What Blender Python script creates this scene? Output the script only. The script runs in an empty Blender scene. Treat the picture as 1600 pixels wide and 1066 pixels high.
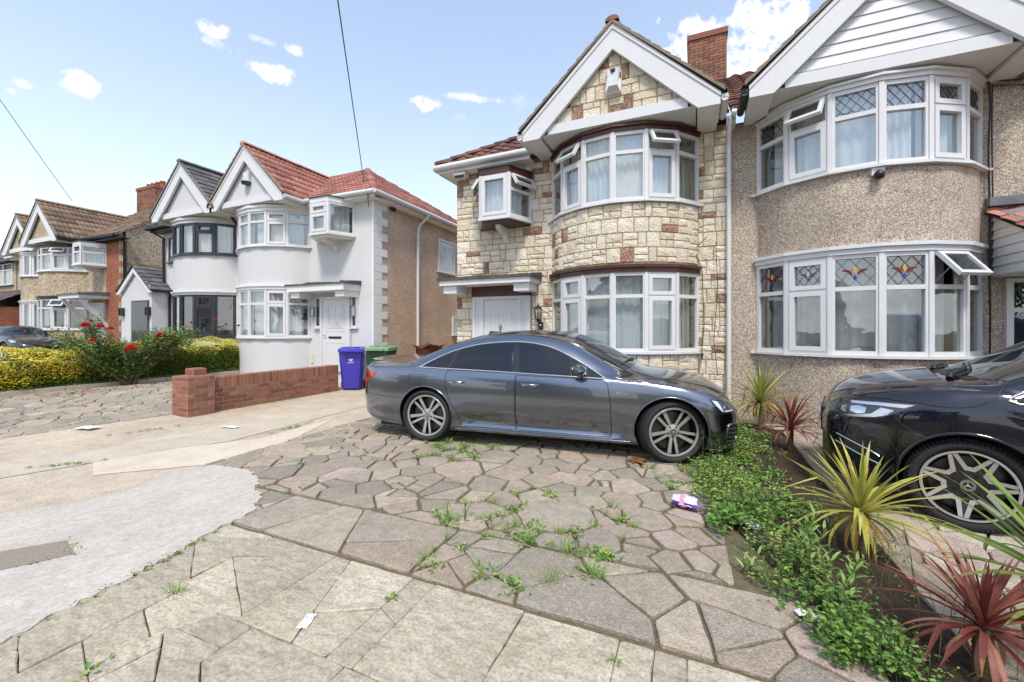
import bpy, bmesh, math, random
from mathutils import Vector, Matrix
from mathutils.geometry import delaunay_2d_cdt
R = math.radians
sc = bpy.context.scene
col = sc.collection
# ------------------------------------------------------------------ camera, sky, sun
cam = bpy.data.cameras.new('camera'); camo = bpy.data.objects.new('camera', cam); col.objects.link(camo)
cam.sensor_width = 36; cam.lens = 36*650/1600; cam.shift_y = -18/1600
cam.clip_start = .05; cam.clip_end = 1000
camo.location = (0, 0, 1.5); camo.rotation_euler = (R(90), 0, math.atan2(.402, .9156))
sc.camera = camo
sc.view_settings.view_transform = 'Standard'; sc.view_settings.look = 'None'
sc.view_settings.exposure = .95; sc.view_settings.gamma = 1
SUN_AZ, SUN_EL = R(158), R(56)     # compass angle from +Y, clockwise
w = bpy.data.worlds.new('World'); sc.world = w; w.use_nodes = True
def build_world():
    nt = w.node_tree; N = nt.nodes; L = nt.links; N.clear()
    out = N.new('ShaderNodeOutputWorld')
    sky = N.new('ShaderNodeTexSky'); sky.sky_type = 'NISHITA'; sky.sun_disc = False
    sky.sun_elevation = SUN_EL; sky.sun_rotation = SUN_AZ; sky.air_density = .9; sky.dust_density = .6; sky.ozone_density = 2.2
    b1 = N.new('ShaderNodeBackground'); b1.inputs[1].default_value = .15
    L.new(sky.outputs[0], b1.inputs[0])
    b2 = N.new('ShaderNodeBackground'); b2.inputs[0].default_value = (1, .99, .98, 1); b2.inputs[1].default_value = .60
    b3 = N.new('ShaderNodeBackground'); b3.inputs[0].default_value = (.80, .91, 1.0, 1); b3.inputs[1].default_value = .74
    mh = N.new('ShaderNodeMixShader'); L.new(b1.outputs[0], mh.inputs[1]); L.new(b3.outputs[0], mh.inputs[2])
    mix = N.new('ShaderNodeMixShader'); L.new(mh.outputs[0], mix.inputs[1]); L.new(b2.outputs[0], mix.inputs[2])
    L.new(mix.outputs[0], out.inputs[0])
    tc = N.new('ShaderNodeTexCoord'); sep = N.new('ShaderNodeSeparateXYZ'); L.new(tc.outputs['Generated'], sep.inputs[0])
    def m(op, a, b=None, c=None, clamp=False):
        n = N.new('ShaderNodeMath'); n.operation = op; n.use_clamp = clamp
        for i, v in enumerate((a, b, c)):
            if v is None: continue
            if isinstance(v, (int, float)): n.inputs[i].default_value = v
            else: L.new(v, n.inputs[i])
        return n.outputs[0]
    x, y, z = sep.outputs
    az = m('ARCTAN2', x, y); el = m('ARCSINE', z)
    ns = N.new('ShaderNodeTexNoise'); ns.inputs['Scale'].default_value = 27; ns.inputs['Detail'].default_value = 9; ns.inputs['Roughness'].default_value = .62
    L.new(tc.outputs['Generated'], ns.inputs['Vector'])
    nb = m('MULTIPLY_ADD', ns.outputs[0], 6.4, -3.3)
    total = None
    C, S = .9156, .402
    # the cumulus of the day: bearing and height of each, half sizes
    for (px, py, hw, hh, k) in CLOUDS:
        u = (px-800)/650; v = (515-py)/650
        dx, dy = C*u-S, S*u+C; dl = math.hypot(dx, dy)
        a0 = math.atan2(dx, dy); e0 = math.atan2(v, dl)
        wa = hw/650/(1+u*u); we = hh/650/(math.hypot(dl, v))
        da = m('MULTIPLY', m('SUBTRACT', az, a0), 1/wa); de = m('MULTIPLY', m('SUBTRACT', el, e0), 1/we)
        de = m('MAXIMUM', de, m('MULTIPLY', de, -1.5))
        r2 = m('ADD', m('MULTIPLY', da, da), m('MULTIPLY', de, de))
        val = m('MULTIPLY', m('ADD', m('SUBTRACT', 1.0, r2), nb), k, clamp=True)
        val = m('MULTIPLY', val, m('LESS_THAN', r2, 4.5))
        total = val if total is None else m('MAXIMUM', total, val)
    # broken cloud over the street side of the sky and a milky band by the horizon
    n2 = N.new('ShaderNodeTexNoise'); n2.inputs['Scale'].default_value = 3.2; n2.inputs['Detail'].default_value = 6
    L.new(tc.outputs['Generated'], n2.inputs['Vector'])
    br = m('MULTIPLY', m('SUBTRACT', n2.outputs[0], .49), 6, clamp=True)
    br = m('MULTIPLY', br, m('MULTIPLY_ADD', y, -2.5, -.3, clamp=True))
    total = m('MAXIMUM', total, br)
    hz = m('MULTIPLY', m('POWER', m('SUBTRACT', 1.0, m('MAXIMUM', z, 0)), 3.2), .66)
    hz = m('ADD', hz, .24); L.new(hz, mh.inputs[0])
    low = m('MULTIPLY', m('POWER', m('SUBTRACT', 1.0, m('MAXIMUM', z, 0)), 5.0), .8); total = m('MAXIMUM', total, low)
    L.new(total, mix.inputs[0])
CLOUDS = [(125,138,40,26,1.1),(35,132,22,10,.6),(18,143,10,8,.5),(90,163,10,5,.5),(330,48,34,15,.9),(325,64,26,9,.5),(353,76,28,9,.8),(405,63,26,6,.4),(460,78,20,11,.9),
          (428,117,42,17,1.1),(668,165,25,15,1.1),(720,152,28,8,.5),(757,157,28,7,.5),(818,160,22,14,.25),(720,185,20,8,.15),
          (1075,78,75,46,1.3),(1215,40,95,70,1.5),(1175,120,130,60,1.2),(1330,40,120,60,.8)]
build_world()
sl = bpy.data.lights.new('sun', 'SUN'); slo = bpy.data.objects.new('sun', sl); col.objects.link(slo)
sl.energy = 1.75; sl.angle = R(12); sl.color = (1, .93, .83)
sd = Vector((math.sin(SUN_AZ)*math.cos(SUN_EL), math.cos(SUN_AZ)*math.cos(SUN_EL), math.sin(SUN_EL)))
slo.rotation_euler = sd.to_track_quat('Z', 'Y').to_euler(); slo.location = (0, 0, 20)

# ------------------------------------------------------------------ helpers
def lin(r, g, b):
    f = lambda v: v/12.92 if v <= .04045 else ((v+.055)/1.055)**2.4
    return (f(r/255), f(g/255), f(b/255))
def mixc(a, b, t): return tuple(a[i]*(1-t)+b[i]*t for i in range(3))
def clamp(v, a=0., b=1.): return max(a, min(b, v))
def sstep(t): t = clamp(t); return t*t*(3-2*t)
class MB:
    def __init__(s, m=1): s.v = []; s.f = []; s.mi = []; s.c = []; s.m = m; s.sm = []
    def add(s, vs, fs, mi=0, c=(1, 1, 1), sm=False):
        o = len(s.v)
        s.v += [(s.m*p[0], p[1], p[2]) for p in vs]
        for f in fs:
            s.f.append([o+i for i in f]); s.mi.append(mi); s.c.append(c); s.sm.append(sm)
    def box(s, x0, x1, y0, y1, z0, z1, mi=0, c=(1, 1, 1)):
        vs = [(x, y, z) for z in (z0, z1) for y in (y0, y1) for x in (x0, x1)]
        s.add(vs, [(0, 2, 3, 1), (4, 5, 7, 6), (0, 1, 5, 4), (2, 6, 7, 3), (0, 4, 6, 2), (1, 3, 7, 5)], mi, c)
    def obox(s, O, d, n, s0, s1, o0, o1, z0, z1, mi=0, c=(1, 1, 1)):
        P = lambda a, o, z: (O[0]+d[0]*a+n[0]*o, O[1]+d[1]*a+n[1]*o, z)
        vs = [P(a, o, z) for z in (z0, z1) for o in (o0, o1) for a in (s0, s1)]
        s.add(vs, [(0, 2, 3, 1), (4, 5, 7, 6), (0, 1, 5, 4), (2, 6, 7, 3), (0, 4, 6, 2), (1, 3, 7, 5)], mi, c)
    def prism(s, poly, a, b, ax='z', mi=0, c=(1, 1, 1), sm=False):
        n = len(poly)
        def P(p, h):
            if ax == 'z': return (p[0], p[1], h)
            if ax == 'y': return (p[0], h, p[1])
            return (h, p[0], p[1])
        vs = [P(p, a) for p in poly]+[P(p, b) for p in poly]
        s.add(vs, [list(range(n)), list(range(2*n-1, n-1, -1))], mi, c)
        s.add(vs, [(i, (i+1) % n, n+(i+1) % n, n+i) for i in range(n)], mi, c, sm)
    def tube(s, pts, r, n=8, mi=0, c=(1, 1, 1), caps=True, closed=False):
        pts = [Vector(p) for p in pts]; k = len(pts); rr = r if isinstance(r, (list, tuple)) else [r]*k
        vs = []; up = None
        for i, p in enumerate(pts):
            if closed: t = pts[(i+1) % k]-pts[i-1]
            else: t = pts[min(i+1, k-1)]-pts[max(i-1, 0)]
            if t.length < 1e-9: t = Vector((0, 0, 1))
            t.normalize()
            if up is None: up = t.orthogonal()
            up = (up-t*up.dot(t))
            if up.length < 1e-6: up = t.orthogonal()
            up.normalize(); b = t.cross(up)
            for j in range(n):
                a = 2*math.pi*j/n; vs.append(tuple(p+(up*math.cos(a)+b*math.sin(a))*rr[i]))
        fs = []
        for i in range(k if closed else k-1):
            for j in range(n):
                i2 = (i+1) % k
                fs.append((i*n+j, i*n+(j+1) % n, i2*n+(j+1) % n, i2*n+j))
        s.add(vs, fs, mi, c, True)
        if caps and not closed: s.add(vs, [list(range(n))[::-1], [(k-1)*n+j for j in range(n)]], mi, c)
    def lathe(s, prof, O, axis='y', n=32, mi=0, c=(1, 1, 1), sm=True):
        vs = []
        for (r, h) in prof:
            for j in range(n):
                a = 2*math.pi*j/n; p, q = r*math.cos(a), r*math.sin(a)
                vs.append((O[0]+p, O[1]+h, O[2]+q) if axis == 'y' else (O[0]+p, O[1]+q, O[2]+h) if axis == 'z' else (O[0]+h, O[1]+p, O[2]+q))
        s.add(vs, [(i*n+j, i*n+(j+1) % n, (i+1)*n+(j+1) % n, (i+1)*n+j) for i in range(len(prof)-1) for j in range(n)], mi, c, sm)
    def grid(s, rows, mi=0, c=(1, 1, 1), sm=True):
        n = len(rows[0]); vs = [p for r in rows for p in r]
        s.add(vs, [(i*n+j, i*n+j+1, (i+1)*n+j+1, (i+1)*n+j) for i in range(len(rows)-1) for j in range(n-1)], mi, c, sm)
    def build(s, name, mats, parent=None, recalc=True, sharp=None):
        me = bpy.data.meshes.new(name); me.from_pydata(s.v, [], s.f); 
        for m in (mats if isinstance(mats, (list, tuple)) else [mats]): me.materials.append(m)
        me.polygons.foreach_set('material_index', s.mi); me.polygons.foreach_set('use_smooth', s.sm)
        at = me.color_attributes.new('Col', 'FLOAT_COLOR', 'CORNER')
        buf = []
        for f, c in zip(s.f, s.c): buf += [c[0], c[1], c[2], 1.0]*len(f)
        at.data.foreach_set('color', buf)
        if recalc:
            bm = bmesh.new(); bm.from_mesh(me); bmesh.ops.recalc_face_normals(bm, faces=bm.faces); bm.to_mesh(me); bm.free()
        if sharp: me.set_sharp_from_angle(angle=R(sharp))
        me.update()
        o = bpy.data.objects.new(name, me); col.objects.link(o)
        if parent: o.parent = parent
        return o
def tag(o, label=None, cat=None, group=None, kind=None):
    if label: o['label'] = label
    if cat: o['category'] = cat
    if group: o['group'] = group
    if kind: o['kind'] = kind
    return o
def thing(name, label, cat, loc=(0, 0, 0), rz=0, group=None):
    o = bpy.data.objects.new(name, None); col.objects.link(o); o.location = loc; o.rotation_euler = (0, 0, rz)
    o.empty_display_size = .2
    return tag(o, label, cat, group)

# ------------------------------------------------------------------ materials
def mat(name, c=(.5, .5, .5), rough=.6, metal=0, spec=.5, coat=0, attr=False, vary=None, bump=None, speck=None, streak=None):
    """vary=(scale, colour2, amount)  bump=(scale, distance, detail)  speck=(scale, [colours]) pebbles"""
    m = bpy.data.materials.new(name); m.use_nodes = True; nt = m.node_tree; N = nt.nodes; L = nt.links
    b = N['Principled BSDF']; b.inputs['Roughness'].default_value = rough; b.inputs['Metallic'].default_value = metal
    b.inputs['Specular IOR Level'].default_value = spec; b.inputs['Coat Weight'].default_value = coat; b.inputs['Coat Roughness'].default_value = .02
    tc = N.new('ShaderNodeTexCoord'); cur = None
    def mx(mode, f, a, bb):
        n = N.new('ShaderNodeMix'); n.data_type = 'RGBA'; n.blend_type = mode
        for sock, v in ((n.inputs[0], f), (n.inputs[6], a), (n.inputs[7], bb)):
            if isinstance(v, (int, float)): sock.default_value = v
            elif isinstance(v, tuple): sock.default_value = (*v, 1)
            else: L.new(v, sock)
        return n.outputs[2]
    if attr:
        a = N.new('ShaderNodeAttribute'); a.attribute_name = 'Col'; cur = a.outputs['Color']
        if c != (1, 1, 1): cur = mx('MULTIPLY', 1.0, cur, c)
    else: cur = c
    bsrc = None
    if speck:
        v = N.new('ShaderNodeTexVoronoi'); v.inputs['Scale'].default_value = speck[0]; L.new(tc.outputs['Object'], v.inputs['Vector'])
        sx = N.new('ShaderNodeSeparateColor'); L.new(v.outputs['Color'], sx.inputs[0])
        r = N.new('ShaderNodeValToRGB'); r.color_ramp.interpolation = 'CONSTANT'
        cs = speck[1]; e = r.color_ramp.elements
        while len(e) < len(cs): e.new(.5)
        for i, q in enumerate(cs): e[i].position = i/len(cs); e[i].color = (*q, 1)
        L.new(sx.outputs[0], r.inputs[0]); cur = r.outputs[0]
        n3 = N.new('ShaderNodeTexNoise'); n3.inputs['Scale'].default_value = 1.3; n3.inputs['Detail'].default_value = 5; L.new(tc.outputs['Object'], n3.inputs['Vector'])
        rr = N.new('ShaderNodeMapRange'); rr.inputs[1].default_value = .3; rr.inputs[2].default_value = .7; rr.inputs[3].default_value = .84; rr.inputs[4].default_value = 1.14; L.new(n3.outputs[0], rr.inputs[0])
        cc = N.new('ShaderNodeCombineColor')
        for i in range(3): L.new(rr.outputs[0], cc.inputs[i])
        cur = mx('MULTIPLY', 1.0, cur, cc.outputs[0]); bsrc = v.outputs['Distance']
    for vv in (vary if isinstance(vary, list) else [vary] if vary else []):
        n = N.new('ShaderNodeTexNoise'); n.inputs['Scale'].default_value = vv[0]; n.inputs['Detail'].default_value = 6; n.inputs['Roughness'].default_value = .62
        src = tc.outputs['Object']
        if len(vv) > 3:
            mp = N.new('ShaderNodeMapping'); mp.inputs['Scale'].default_value = vv[3]; L.new(src, mp.inputs[0]); src = mp.outputs[0]
        L.new(src, n.inputs['Vector'])
        r = N.new('ShaderNodeMapRange'); r.inputs[1].default_value = .42; r.inputs[2].default_value = .68; r.inputs[3].default_value = 0; r.inputs[4].default_value = vv[2]; L.new(n.outputs[0], r.inputs[0])
        cur = mx('MULTIPLY' if vv[1] == 'dark' else 'MIX', r.outputs[0], cur, (.45, .43, .4) if vv[1] == 'dark' else vv[1])
    if isinstance(cur, tuple): b.inputs['Base Color'].default_value = (*cur, 1)
    else: L.new(cur, b.inputs['Base Color'])
    if bump or bsrc:
        bp = N.new('ShaderNodeBump'); bp.inputs['Strength'].default_value = 1.0
        if bsrc: bp.inputs['Distance'].default_value = -.22/speck[0]; L.new(bsrc, bp.inputs['Height'])
        else:
            n = N.new('ShaderNodeTexNoise'); n.inputs['Scale'].default_value = bump[0]; n.inputs['Detail'].default_value = bump[2] if len(bump) > 2 else 4
            src = tc.outputs['Object']
            if len(bump) > 3:
                mp = N.new('ShaderNodeMapping'); mp.inputs['Scale'].default_value = bump[3]; L.new(src, mp.inputs[0]); src = mp.outputs[0]
            L.new(src, n.inputs['Vector']); bp.inputs['Distance'].default_value = bump[1]; L.new(n.outputs[0], bp.inputs['Height'])
        L.new(bp.outputs[0], b.inputs['Normal'])
    return m
def glass_mat(name, f0=.12, tint=(.93, .96, .96), rough=0.0):
    """thin clear pane: see-through with a mirror share that grows at glancing angles"""
    m = bpy.data.materials.new(name); m.use_nodes = True; nt = m.node_tree; N = nt.nodes; L = nt.links; N.clear()
    o = N.new('ShaderNodeOutputMaterial'); t = N.new('ShaderNodeBsdfTransparent'); t.inputs[0].default_value = (*tint, 1)
    g = N.new('ShaderNodeBsdfGlossy'); g.inputs['Roughness'].default_value = rough
    lw = N.new('ShaderNodeLayerWeight'); lw.inputs[0].default_value = .5
    p = N.new('ShaderNodeMath'); p.operation = 'POWER'; p.inputs[1].default_value = 4.0; L.new(lw.outputs['Facing'], p.inputs[0])
    q = N.new('ShaderNodeMath'); q.operation = 'MULTIPLY_ADD'; q.inputs[1].default_value = 1-f0; q.inputs[2].default_value = f0; L.new(p.outputs[0], q.inputs[0])
    mx = N.new('ShaderNodeMixShader'); L.new(q.outputs[0], mx.inputs[0]); L.new(t.outputs[0], mx.inputs[1]); L.new(g.outputs[0], mx.inputs[2]); L.new(mx.outputs[0], o.inputs[0])
    n = N.new('ShaderNodeTexNoise'); n.inputs['Scale'].default_value = 2.3; tc = N.new('ShaderNodeTexCoord'); L.new(tc.outputs['Object'], n.inputs['Vector'])
    bp = N.new('ShaderNodeBump'); bp.inputs['Distance'].default_value = .004; L.new(n.outputs[0], bp.inputs['Height']); L.new(bp.outputs[0], g.inputs['Normal'])
    return m
def leaf_mat(name, rough=.5, trans=.3):
    m = bpy.data.materials.new(name); m.use_nodes = True; nt = m.node_tree; N = nt.nodes; L = nt.links
    b = N['Principled BSDF']; b.inputs['Roughness'].default_value = rough; b.inputs['Specular IOR Level'].default_value = .35
    a = N.new('ShaderNodeAttribute'); a.attribute_name = 'Col'; L.new(a.outputs['Color'], b.inputs['Base Color'])
    t = N.new('ShaderNodeBsdfTranslucent'); L.new(a.outputs['Color'], t.inputs[0])
    mx = N.new('ShaderNodeMixShader'); mx.inputs[0].default_value = trans; L.new(b.outputs[0], mx.inputs[1]); L.new(t.outputs[0], mx.inputs[2])
    L.new(mx.outputs[0], N['Material Output'].inputs[0]); return m
WHITE = mat('white_pvc', (.69, .69, .71), .28, spec=.5, vary=[(1.7, (.66, .65, .61), .4), (9, (.60, .58, .52), .22, (1, 1, .2))])
WHITEWOOD = mat('white_paint', (.76, .76, .77), .45, vary=(2.2, (.62, .60, .56), .45))
SOFFIT = mat('soffit_board', (.72, .71, .68), .45, vary=(1.5, (.55, .52, .46), .5))
RENDER = mat('white_render', (.62, .62, .635), .85, bump=(160, .003, 3), vary=[(.9, (.66, .65, .63), .45), (1.4, (.56, .54, .50), .22, (2.2, 2.2, .35))])
PEB_R = mat('pebbledash_grey', rough=.9, speck=(82, [lin(*q) for q in ((190,176,160),(166,148,130),(142,127,113),(202,191,178),(174,158,141),(128,113,101),(178,161,144),(162,149,135),(214,203,188),(170,151,133))]))
PEB_W = mat('pebbledash_brown', rough=.9, speck=(70, [lin(*q) for q in ((204,180,158),(188,162,138),(218,196,174),(168,144,124),(198,174,150),(210,188,166),(156,136,118))]))
PEB_T = mat('pebbledash_buff', rough=.9, speck=(42, [lin(*q) for q in ((196,178,150),(170,148,120),(214,198,172),(140,120,98),(186,166,138),(204,188,164),(126,110,92))]))
MORTAR = mat('brown_mortar', lin(172, 142, 104), .9, bump=(90, .004), vary=(4, lin(112, 84, 58), .7))
STONE = mat('rock_faced_stone', (1, 1, 1), .88, attr=True, bump=(34, .03, 7), vary=[(9, lin(184, 166, 138), .5), (26, lin(232, 222, 202), .4), (1.1, 'dark', .16)])
BRICK = mat('red_brick', (1, 1, 1), .88, attr=True, bump=(70, .006, 5), vary=[(14, lin(112, 78, 64), .5), (2.2, 'dark', .3), (30, lin(172, 132, 112), .25)])
BRMORT = mat('brick_mortar', lin(176, 160, 142), .95, bump=(120, .004), vary=(6, lin(130, 112, 96), .6))
BROWN = mat('brown_gloss', lin(82, 44, 36), .35, vary=(7, lin(58, 30, 26), .6), bump=(8, .004, 3, (1, 1, 6)))
TILE = mat('roof_tile', (1, 1, 1), .8, attr=True, vary=[(5, 'dark', .45), (18, lin(150, 140, 120), .22)], bump=(60, .004))
LEAD = mat('lead_flashing', lin(92, 96, 106), .5, vary=(5, lin(130, 134, 140), .5))
FELT = mat('roof_felt', lin(70, 72, 68), .8, vary=(6, lin(96, 104, 80), .6), bump=(40, .004))
ANTH = mat('anthracite_pvc', lin(52, 54, 64), .35)
BLACKP = mat('black_plastic', (.012, .012, .013), .4)
GLASS = glass_mat('window_glass', .17)
GLASSD = mat('frosted_glass', (.62, .66, .68), .18, spec=.7, vary=(3, (.36, .40, .42), .8))
GLASSG = mat('dark_glass', (.035, .045, .05), .06, spec=.8)
CURT = mat('net_curtain', (.80, .81, .82), .9, vary=(2.0, (.52, .53, .53), .5))
CURT2 = mat('grey_net', lin(168, 168, 172), .9, vary=[(3.0, lin(116, 116, 122), .7), (14, lin(206, 206, 208), .4, (1, 1, .3))])
DRAPE = mat('drape', lin(176, 168, 150), .9)
DARK = mat('unlit_room_dark', (.06, .058, .055), .9)  # near-black colour stands in for the unlit rooms behind the glass
LEADC = mat('lead_came', (.09, .09, .095), .4, metal=.6)
SG_R = mat('red_glass', lin(110, 16, 22), .15); SG_Y = mat('yellow_glass', lin(206, 160, 40), .15); SG_B = mat('blue_glass', lin(46, 60, 150), .15); SG_P = mat('plum_glass', lin(84, 52, 66), .15); SG_W = mat('pale_glass', lin(196, 206, 188), .15)
CHROME = mat('bright_metal', (.75, .76, .78), .12, metal=1)
SATIN = mat('satin_metal', (.42, .42, .43), .35, metal=1)
GREYP = mat('grey_plastic', lin(150, 152, 156), .5)
# ------------------------------------------------------------------ generic builders
random.seed(7)
CREAM = [lin(*q) for q in ((230,219,198),(238,228,210),(222,209,185),(234,223,204),(216,203,178),(241,233,219))]
RUST = [lin(*q) for q in ((136,82,66),(122,72,58),(148,94,76))]
def ashlar(u0, u1, v0, v1, seed=0, ch=.245, red=.08):
    """list of (u0,u1,v0,v1,colour): broken-range stone courses"""
    r = random.Random(seed); out = []; v = v0
    n = max(1, round((v1-v0)/ch)); h = (v1-v0)/n
    for k in range(n):
        a = v0+k*h; b = a+h*1.0; u = u0-r.random()*.2
        while u < u1:
            t = r.random()
            if t < .42:
                wd = r.uniform(.14, .30); cells = [(0, 1, 0, 1)]
            elif t < .70:
                wd = r.uniform(.24, .42); q = r.choice((.38, .5, .62)); s = r.uniform(.35, .65)
                cells = [(0, 1, 0, q), (0, s, q, 1), (s, 1, q, 1)] if r.random() < .5 else [(0, s, 0, q), (s, 1, 0, q), (0, 1, q, 1)]
            elif t < .85:
                wd = r.uniform(.18, .36); q = r.choice((.4, .6)); cells = [(0, 1, 0, q), (0, 1, q, 1)]
            else:
                wd = r.uniform(.28, .4); cells = [(0, .36, 0, 1), (.36, 1, 0, .5), (.36, 1, .5, 1)]
            if u+wd > u1-.1: wd = u1-u
            for (p, q, e, f) in cells:
                if (q-p)*wd < .03: continue
                cc = r.choice(RUST) if (r.random() < red and (q-p)*(f-e) > .3) else r.choice(CREAM)
                out.append((max(u0, u+p*wd), min(u1, u+q*wd), a+e*h, a+f*h, cc))
            u += wd
    return [o for o in out if o[1]-o[0] > .02]
BRK = [lin(*q) for q in ((150,94,72),(136,82,64),(160,106,82),(124,74,58),(152,98,78),(112,70,58))]
def bricks(u0, u1, v0, v1, seed=0, L=.225, Hh=.075, pal=BRK, soldier=0):
    r = random.Random(seed); out = []; top = v1-soldier; n = max(1, round((top-v0)/Hh)); h = (top-v0)/n
    for k in range(n):
        u = u0-(L/2 if k % 2 else 0)
        while u < u1-1e-4:
            a, b = max(u, u0), min(u+L, u1)
            if b-a > .02: out.append((a, b, v0+k*h, v0+(k+1)*h, r.choice(pal)))
            u += L
    if soldier:
        n = round((u1-u0)/Hh); q = (u1-u0)/n
        for i in range(n): out.append((u0+i*q, u0+(i+1)*q, top, v1, r.choice(pal)))
    return out
def cut_rects(rects, holes):
    for (a, b, c, d) in holes:
        nx = []
        for (u0, u1, v0, v1, cc) in rects:
            if u1 <= a or u0 >= b or v1 <= c or v0 >= d: nx.append((u0, u1, v0, v1, cc)); continue
            if u0 < a: nx.append((u0, a, v0, v1, cc))
            if u1 > b: nx.append((b, u1, v0, v1, cc))
            x0, x1 = max(u0, a), min(u1, b)
            if v0 < c: nx.append((x0, x1, v0, c, cc))
            if v1 > d: nx.append((x0, x1, d, v1, cc))
        rects = [q for q in nx if q[1]-q[0] > .025 and q[3]-q[2] > .02]
    return rects
def blocks(mb, rects, fn, depth=.03, gap=.006, bev=.008, rough=.012, seed=1, clip=None, div=2):
    """raised stones or bricks on a wall: fn(u, v, out) -> point"""
    r = random.Random(seed)
    for (u0, u1, v0, v1, cc) in rects:
        u0 += gap; u1 -= gap; v0 += gap; v1 -= gap
        if u1-u0 < .012 or v1-v0 < .012: continue
        poly = [(u0, v0), (u1, v0), (u1, v1), (u0, v1)]
        if clip:
            poly = clip(poly)
            if not poly or len(poly) < 3: continue
            cu = sum(p[0] for p in poly)/len(poly); cv = sum(p[1] for p in poly)/len(poly)
            k = .9; n = len(poly)
            vs = [fn(p[0], p[1], 0) for p in poly]+[fn(cu+(p[0]-cu)*k, cv+(p[1]-cv)*k, depth) for p in poly]
            mb.add(vs, [(i, (i+1) % n, n+(i+1) % n, n+i) for i in range(n)]+[list(range(n, 2*n))], 0, cc); continue
        nu = max(div, min(6, int((u1-u0)/.09)+1)) if div > 1 else 1; nv = div
        rows = []
        us = [u0, ]+[u0+bev+(u1-u0-2*bev)*i/nu for i in range(nu+1)]+[u1]
        vs_ = [v0, ]+[v0+bev+(v1-v0-2*bev)*i/nv for i in range(nv+1)]+[v1]
        base = depth*r.uniform(.7, 1.1)
        for j, vv in enumerate(vs_):
            row = []
            for i, uu in enumerate(us):
                edge = i in (0, len(us)-1) or j in (0, len(vs_)-1)
                inner = 1 < i < len(us)-2 and 1 < j < len(vs_)-2
                o = 0 if edge else base+(rough*r.uniform(.2, 1.3) if inner else -rough*.35*r.random())
                row.append(fn(uu, vv, o))
            rows.append(row)
        mb.grid(rows, 0, cc, False)
def clip_half(poly, a, b, c):
    """keep a*u+b*v <= c"""
    out = []; n = len(poly)
    for i in range(n):
        p, q = poly[i], poly[(i+1) % n]; dp = a*p[0]+b*p[1]-c; dq = a*q[0]+b*q[1]-c
        if dp <= 0: out.append(p)
        if dp*dq < 0: t = dp/(dp-dq); out.append((p[0]+(q[0]-p[0])*t, p[1]+(q[1]-p[1])*t))
    return out
def area(poly): return .5*sum(poly[i][0]*poly[(i+1) % len(poly)][1]-poly[(i+1) % len(poly)][0]*poly[i][1] for i in range(len(poly)))
def roof_slope(name, mats, parent, corners, m=1, pal=None, tw=.3, th=.34, amp=.022, step=.025, style='roll', seed=3):
    """tiled slope on a planar polygon whose first edge is the eaves"""
    P = [Vector(c) for c in corners]; e = (P[1]-P[0]); e.z = 0; e.normalize()
    nrm = Vector((0, 0, 0))
    for i in range(len(P)): nrm += P[i].cross(P[(i+1) % len(P)])
    nrm.normalize()
    if nrm.z < 0: nrm = -nrm
    s = nrm.cross(e); 
    if s.z < 0: s = -s
    uv = [((p-P[0]).dot(e), (p-P[0]).dot(s)) for p in P]
    if area(uv) < 0: uv = uv[::-1]
    a0, a1 = min(q[0] for q in uv), max(q[0] for q in uv); b0, b1 = min(q[1] for q in uv), max(q[1] for q in uv)
    rnd = random.Random(seed); nt = int((a1-a0)/tw)+2; nr = int((b1-b0)/th)+2
    bm = bmesh.new(); cl = bm.loops.layers.float_color.new('Col')
    sub = 6 if style == 'roll' else 2 if style == 'flat' else 8
    def h(t):
        if style == 'roll': return amp*math.sin(2*math.pi*t)
        if style == 'flat': return 0
        k = (t*2) % 1.0
        return amp*(1.0 if k > .62 else .0) if style == 'inter' else amp*math.sin(math.pi*k)**2
    for k in range(nr):
        ua = a0+(tw/2 if (style == 'flat' and k % 2) else 0)-tw
        va, vb = b0+k*th, b0+(k+1)*th
        for i in range(nt+1):
            c = rnd.choice(pal); f = rnd.uniform(.8, 1.15); c = (c[0]*f, c[1]*f, c[2]*f, 1); dz = rnd.uniform(-.004, .004)
            vr = []
            for j in range(sub+1):
                t = j/sub; u = ua+(i+t)*tw-(.006 if style == 'flat' and j == sub else 0)
                hh = h(t)+dz
                vr.append([bm.verts.new((u, va, hh-.02)), bm.verts.new((u, va, hh+step)), bm.verts.new((u, vb+.02, hh-.002))])
            for j in range(sub):
                for q in range(2):
                    fa = bm.faces.new((vr[j][q], vr[j+1][q], vr[j+1][q+1], vr[j][q+1])); fa.smooth = style != 'flat' and q == 1
                    for lp in fa.loops: lp[cl] = c
    n = len(uv)
    for i in range(n):
        p, q = uv[i], uv[(i+1) % n]; d = (q[0]-p[0], q[1]-p[1])
        l = math.hypot(*d)
        if l < 1e-5: continue
        bmesh.ops.bisect_plane(bm, geom=bm.verts[:]+bm.edges[:]+bm.faces[:], plane_co=(p[0], p[1], 0), plane_no=(d[1]/l, -d[0]/l, 0), clear_outer=True)
    for v in bm.verts:
        w_ = P[0]+e*v.co.x+s*v.co.y+nrm*v.co.z; v.co = (m*w_.x, w_.y, w_.z)
    # solid deck under the tiles
    vs = [bm.verts.new((m*(p-nrm*.03).x, (p-nrm*.03).y, (p-nrm*.03).z)) for p in P]; fa = bm.faces.new(vs)
    for lp in fa.loops: lp[cl] = (.05, .05, .05, 1)
    me = bpy.data.meshes.new(name); bm.to_mesh(me); bm.free(); me.materials.append(mats)
    o = bpy.data.objects.new(name, me); col.objects.link(o); o.parent = parent
    return o
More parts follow.
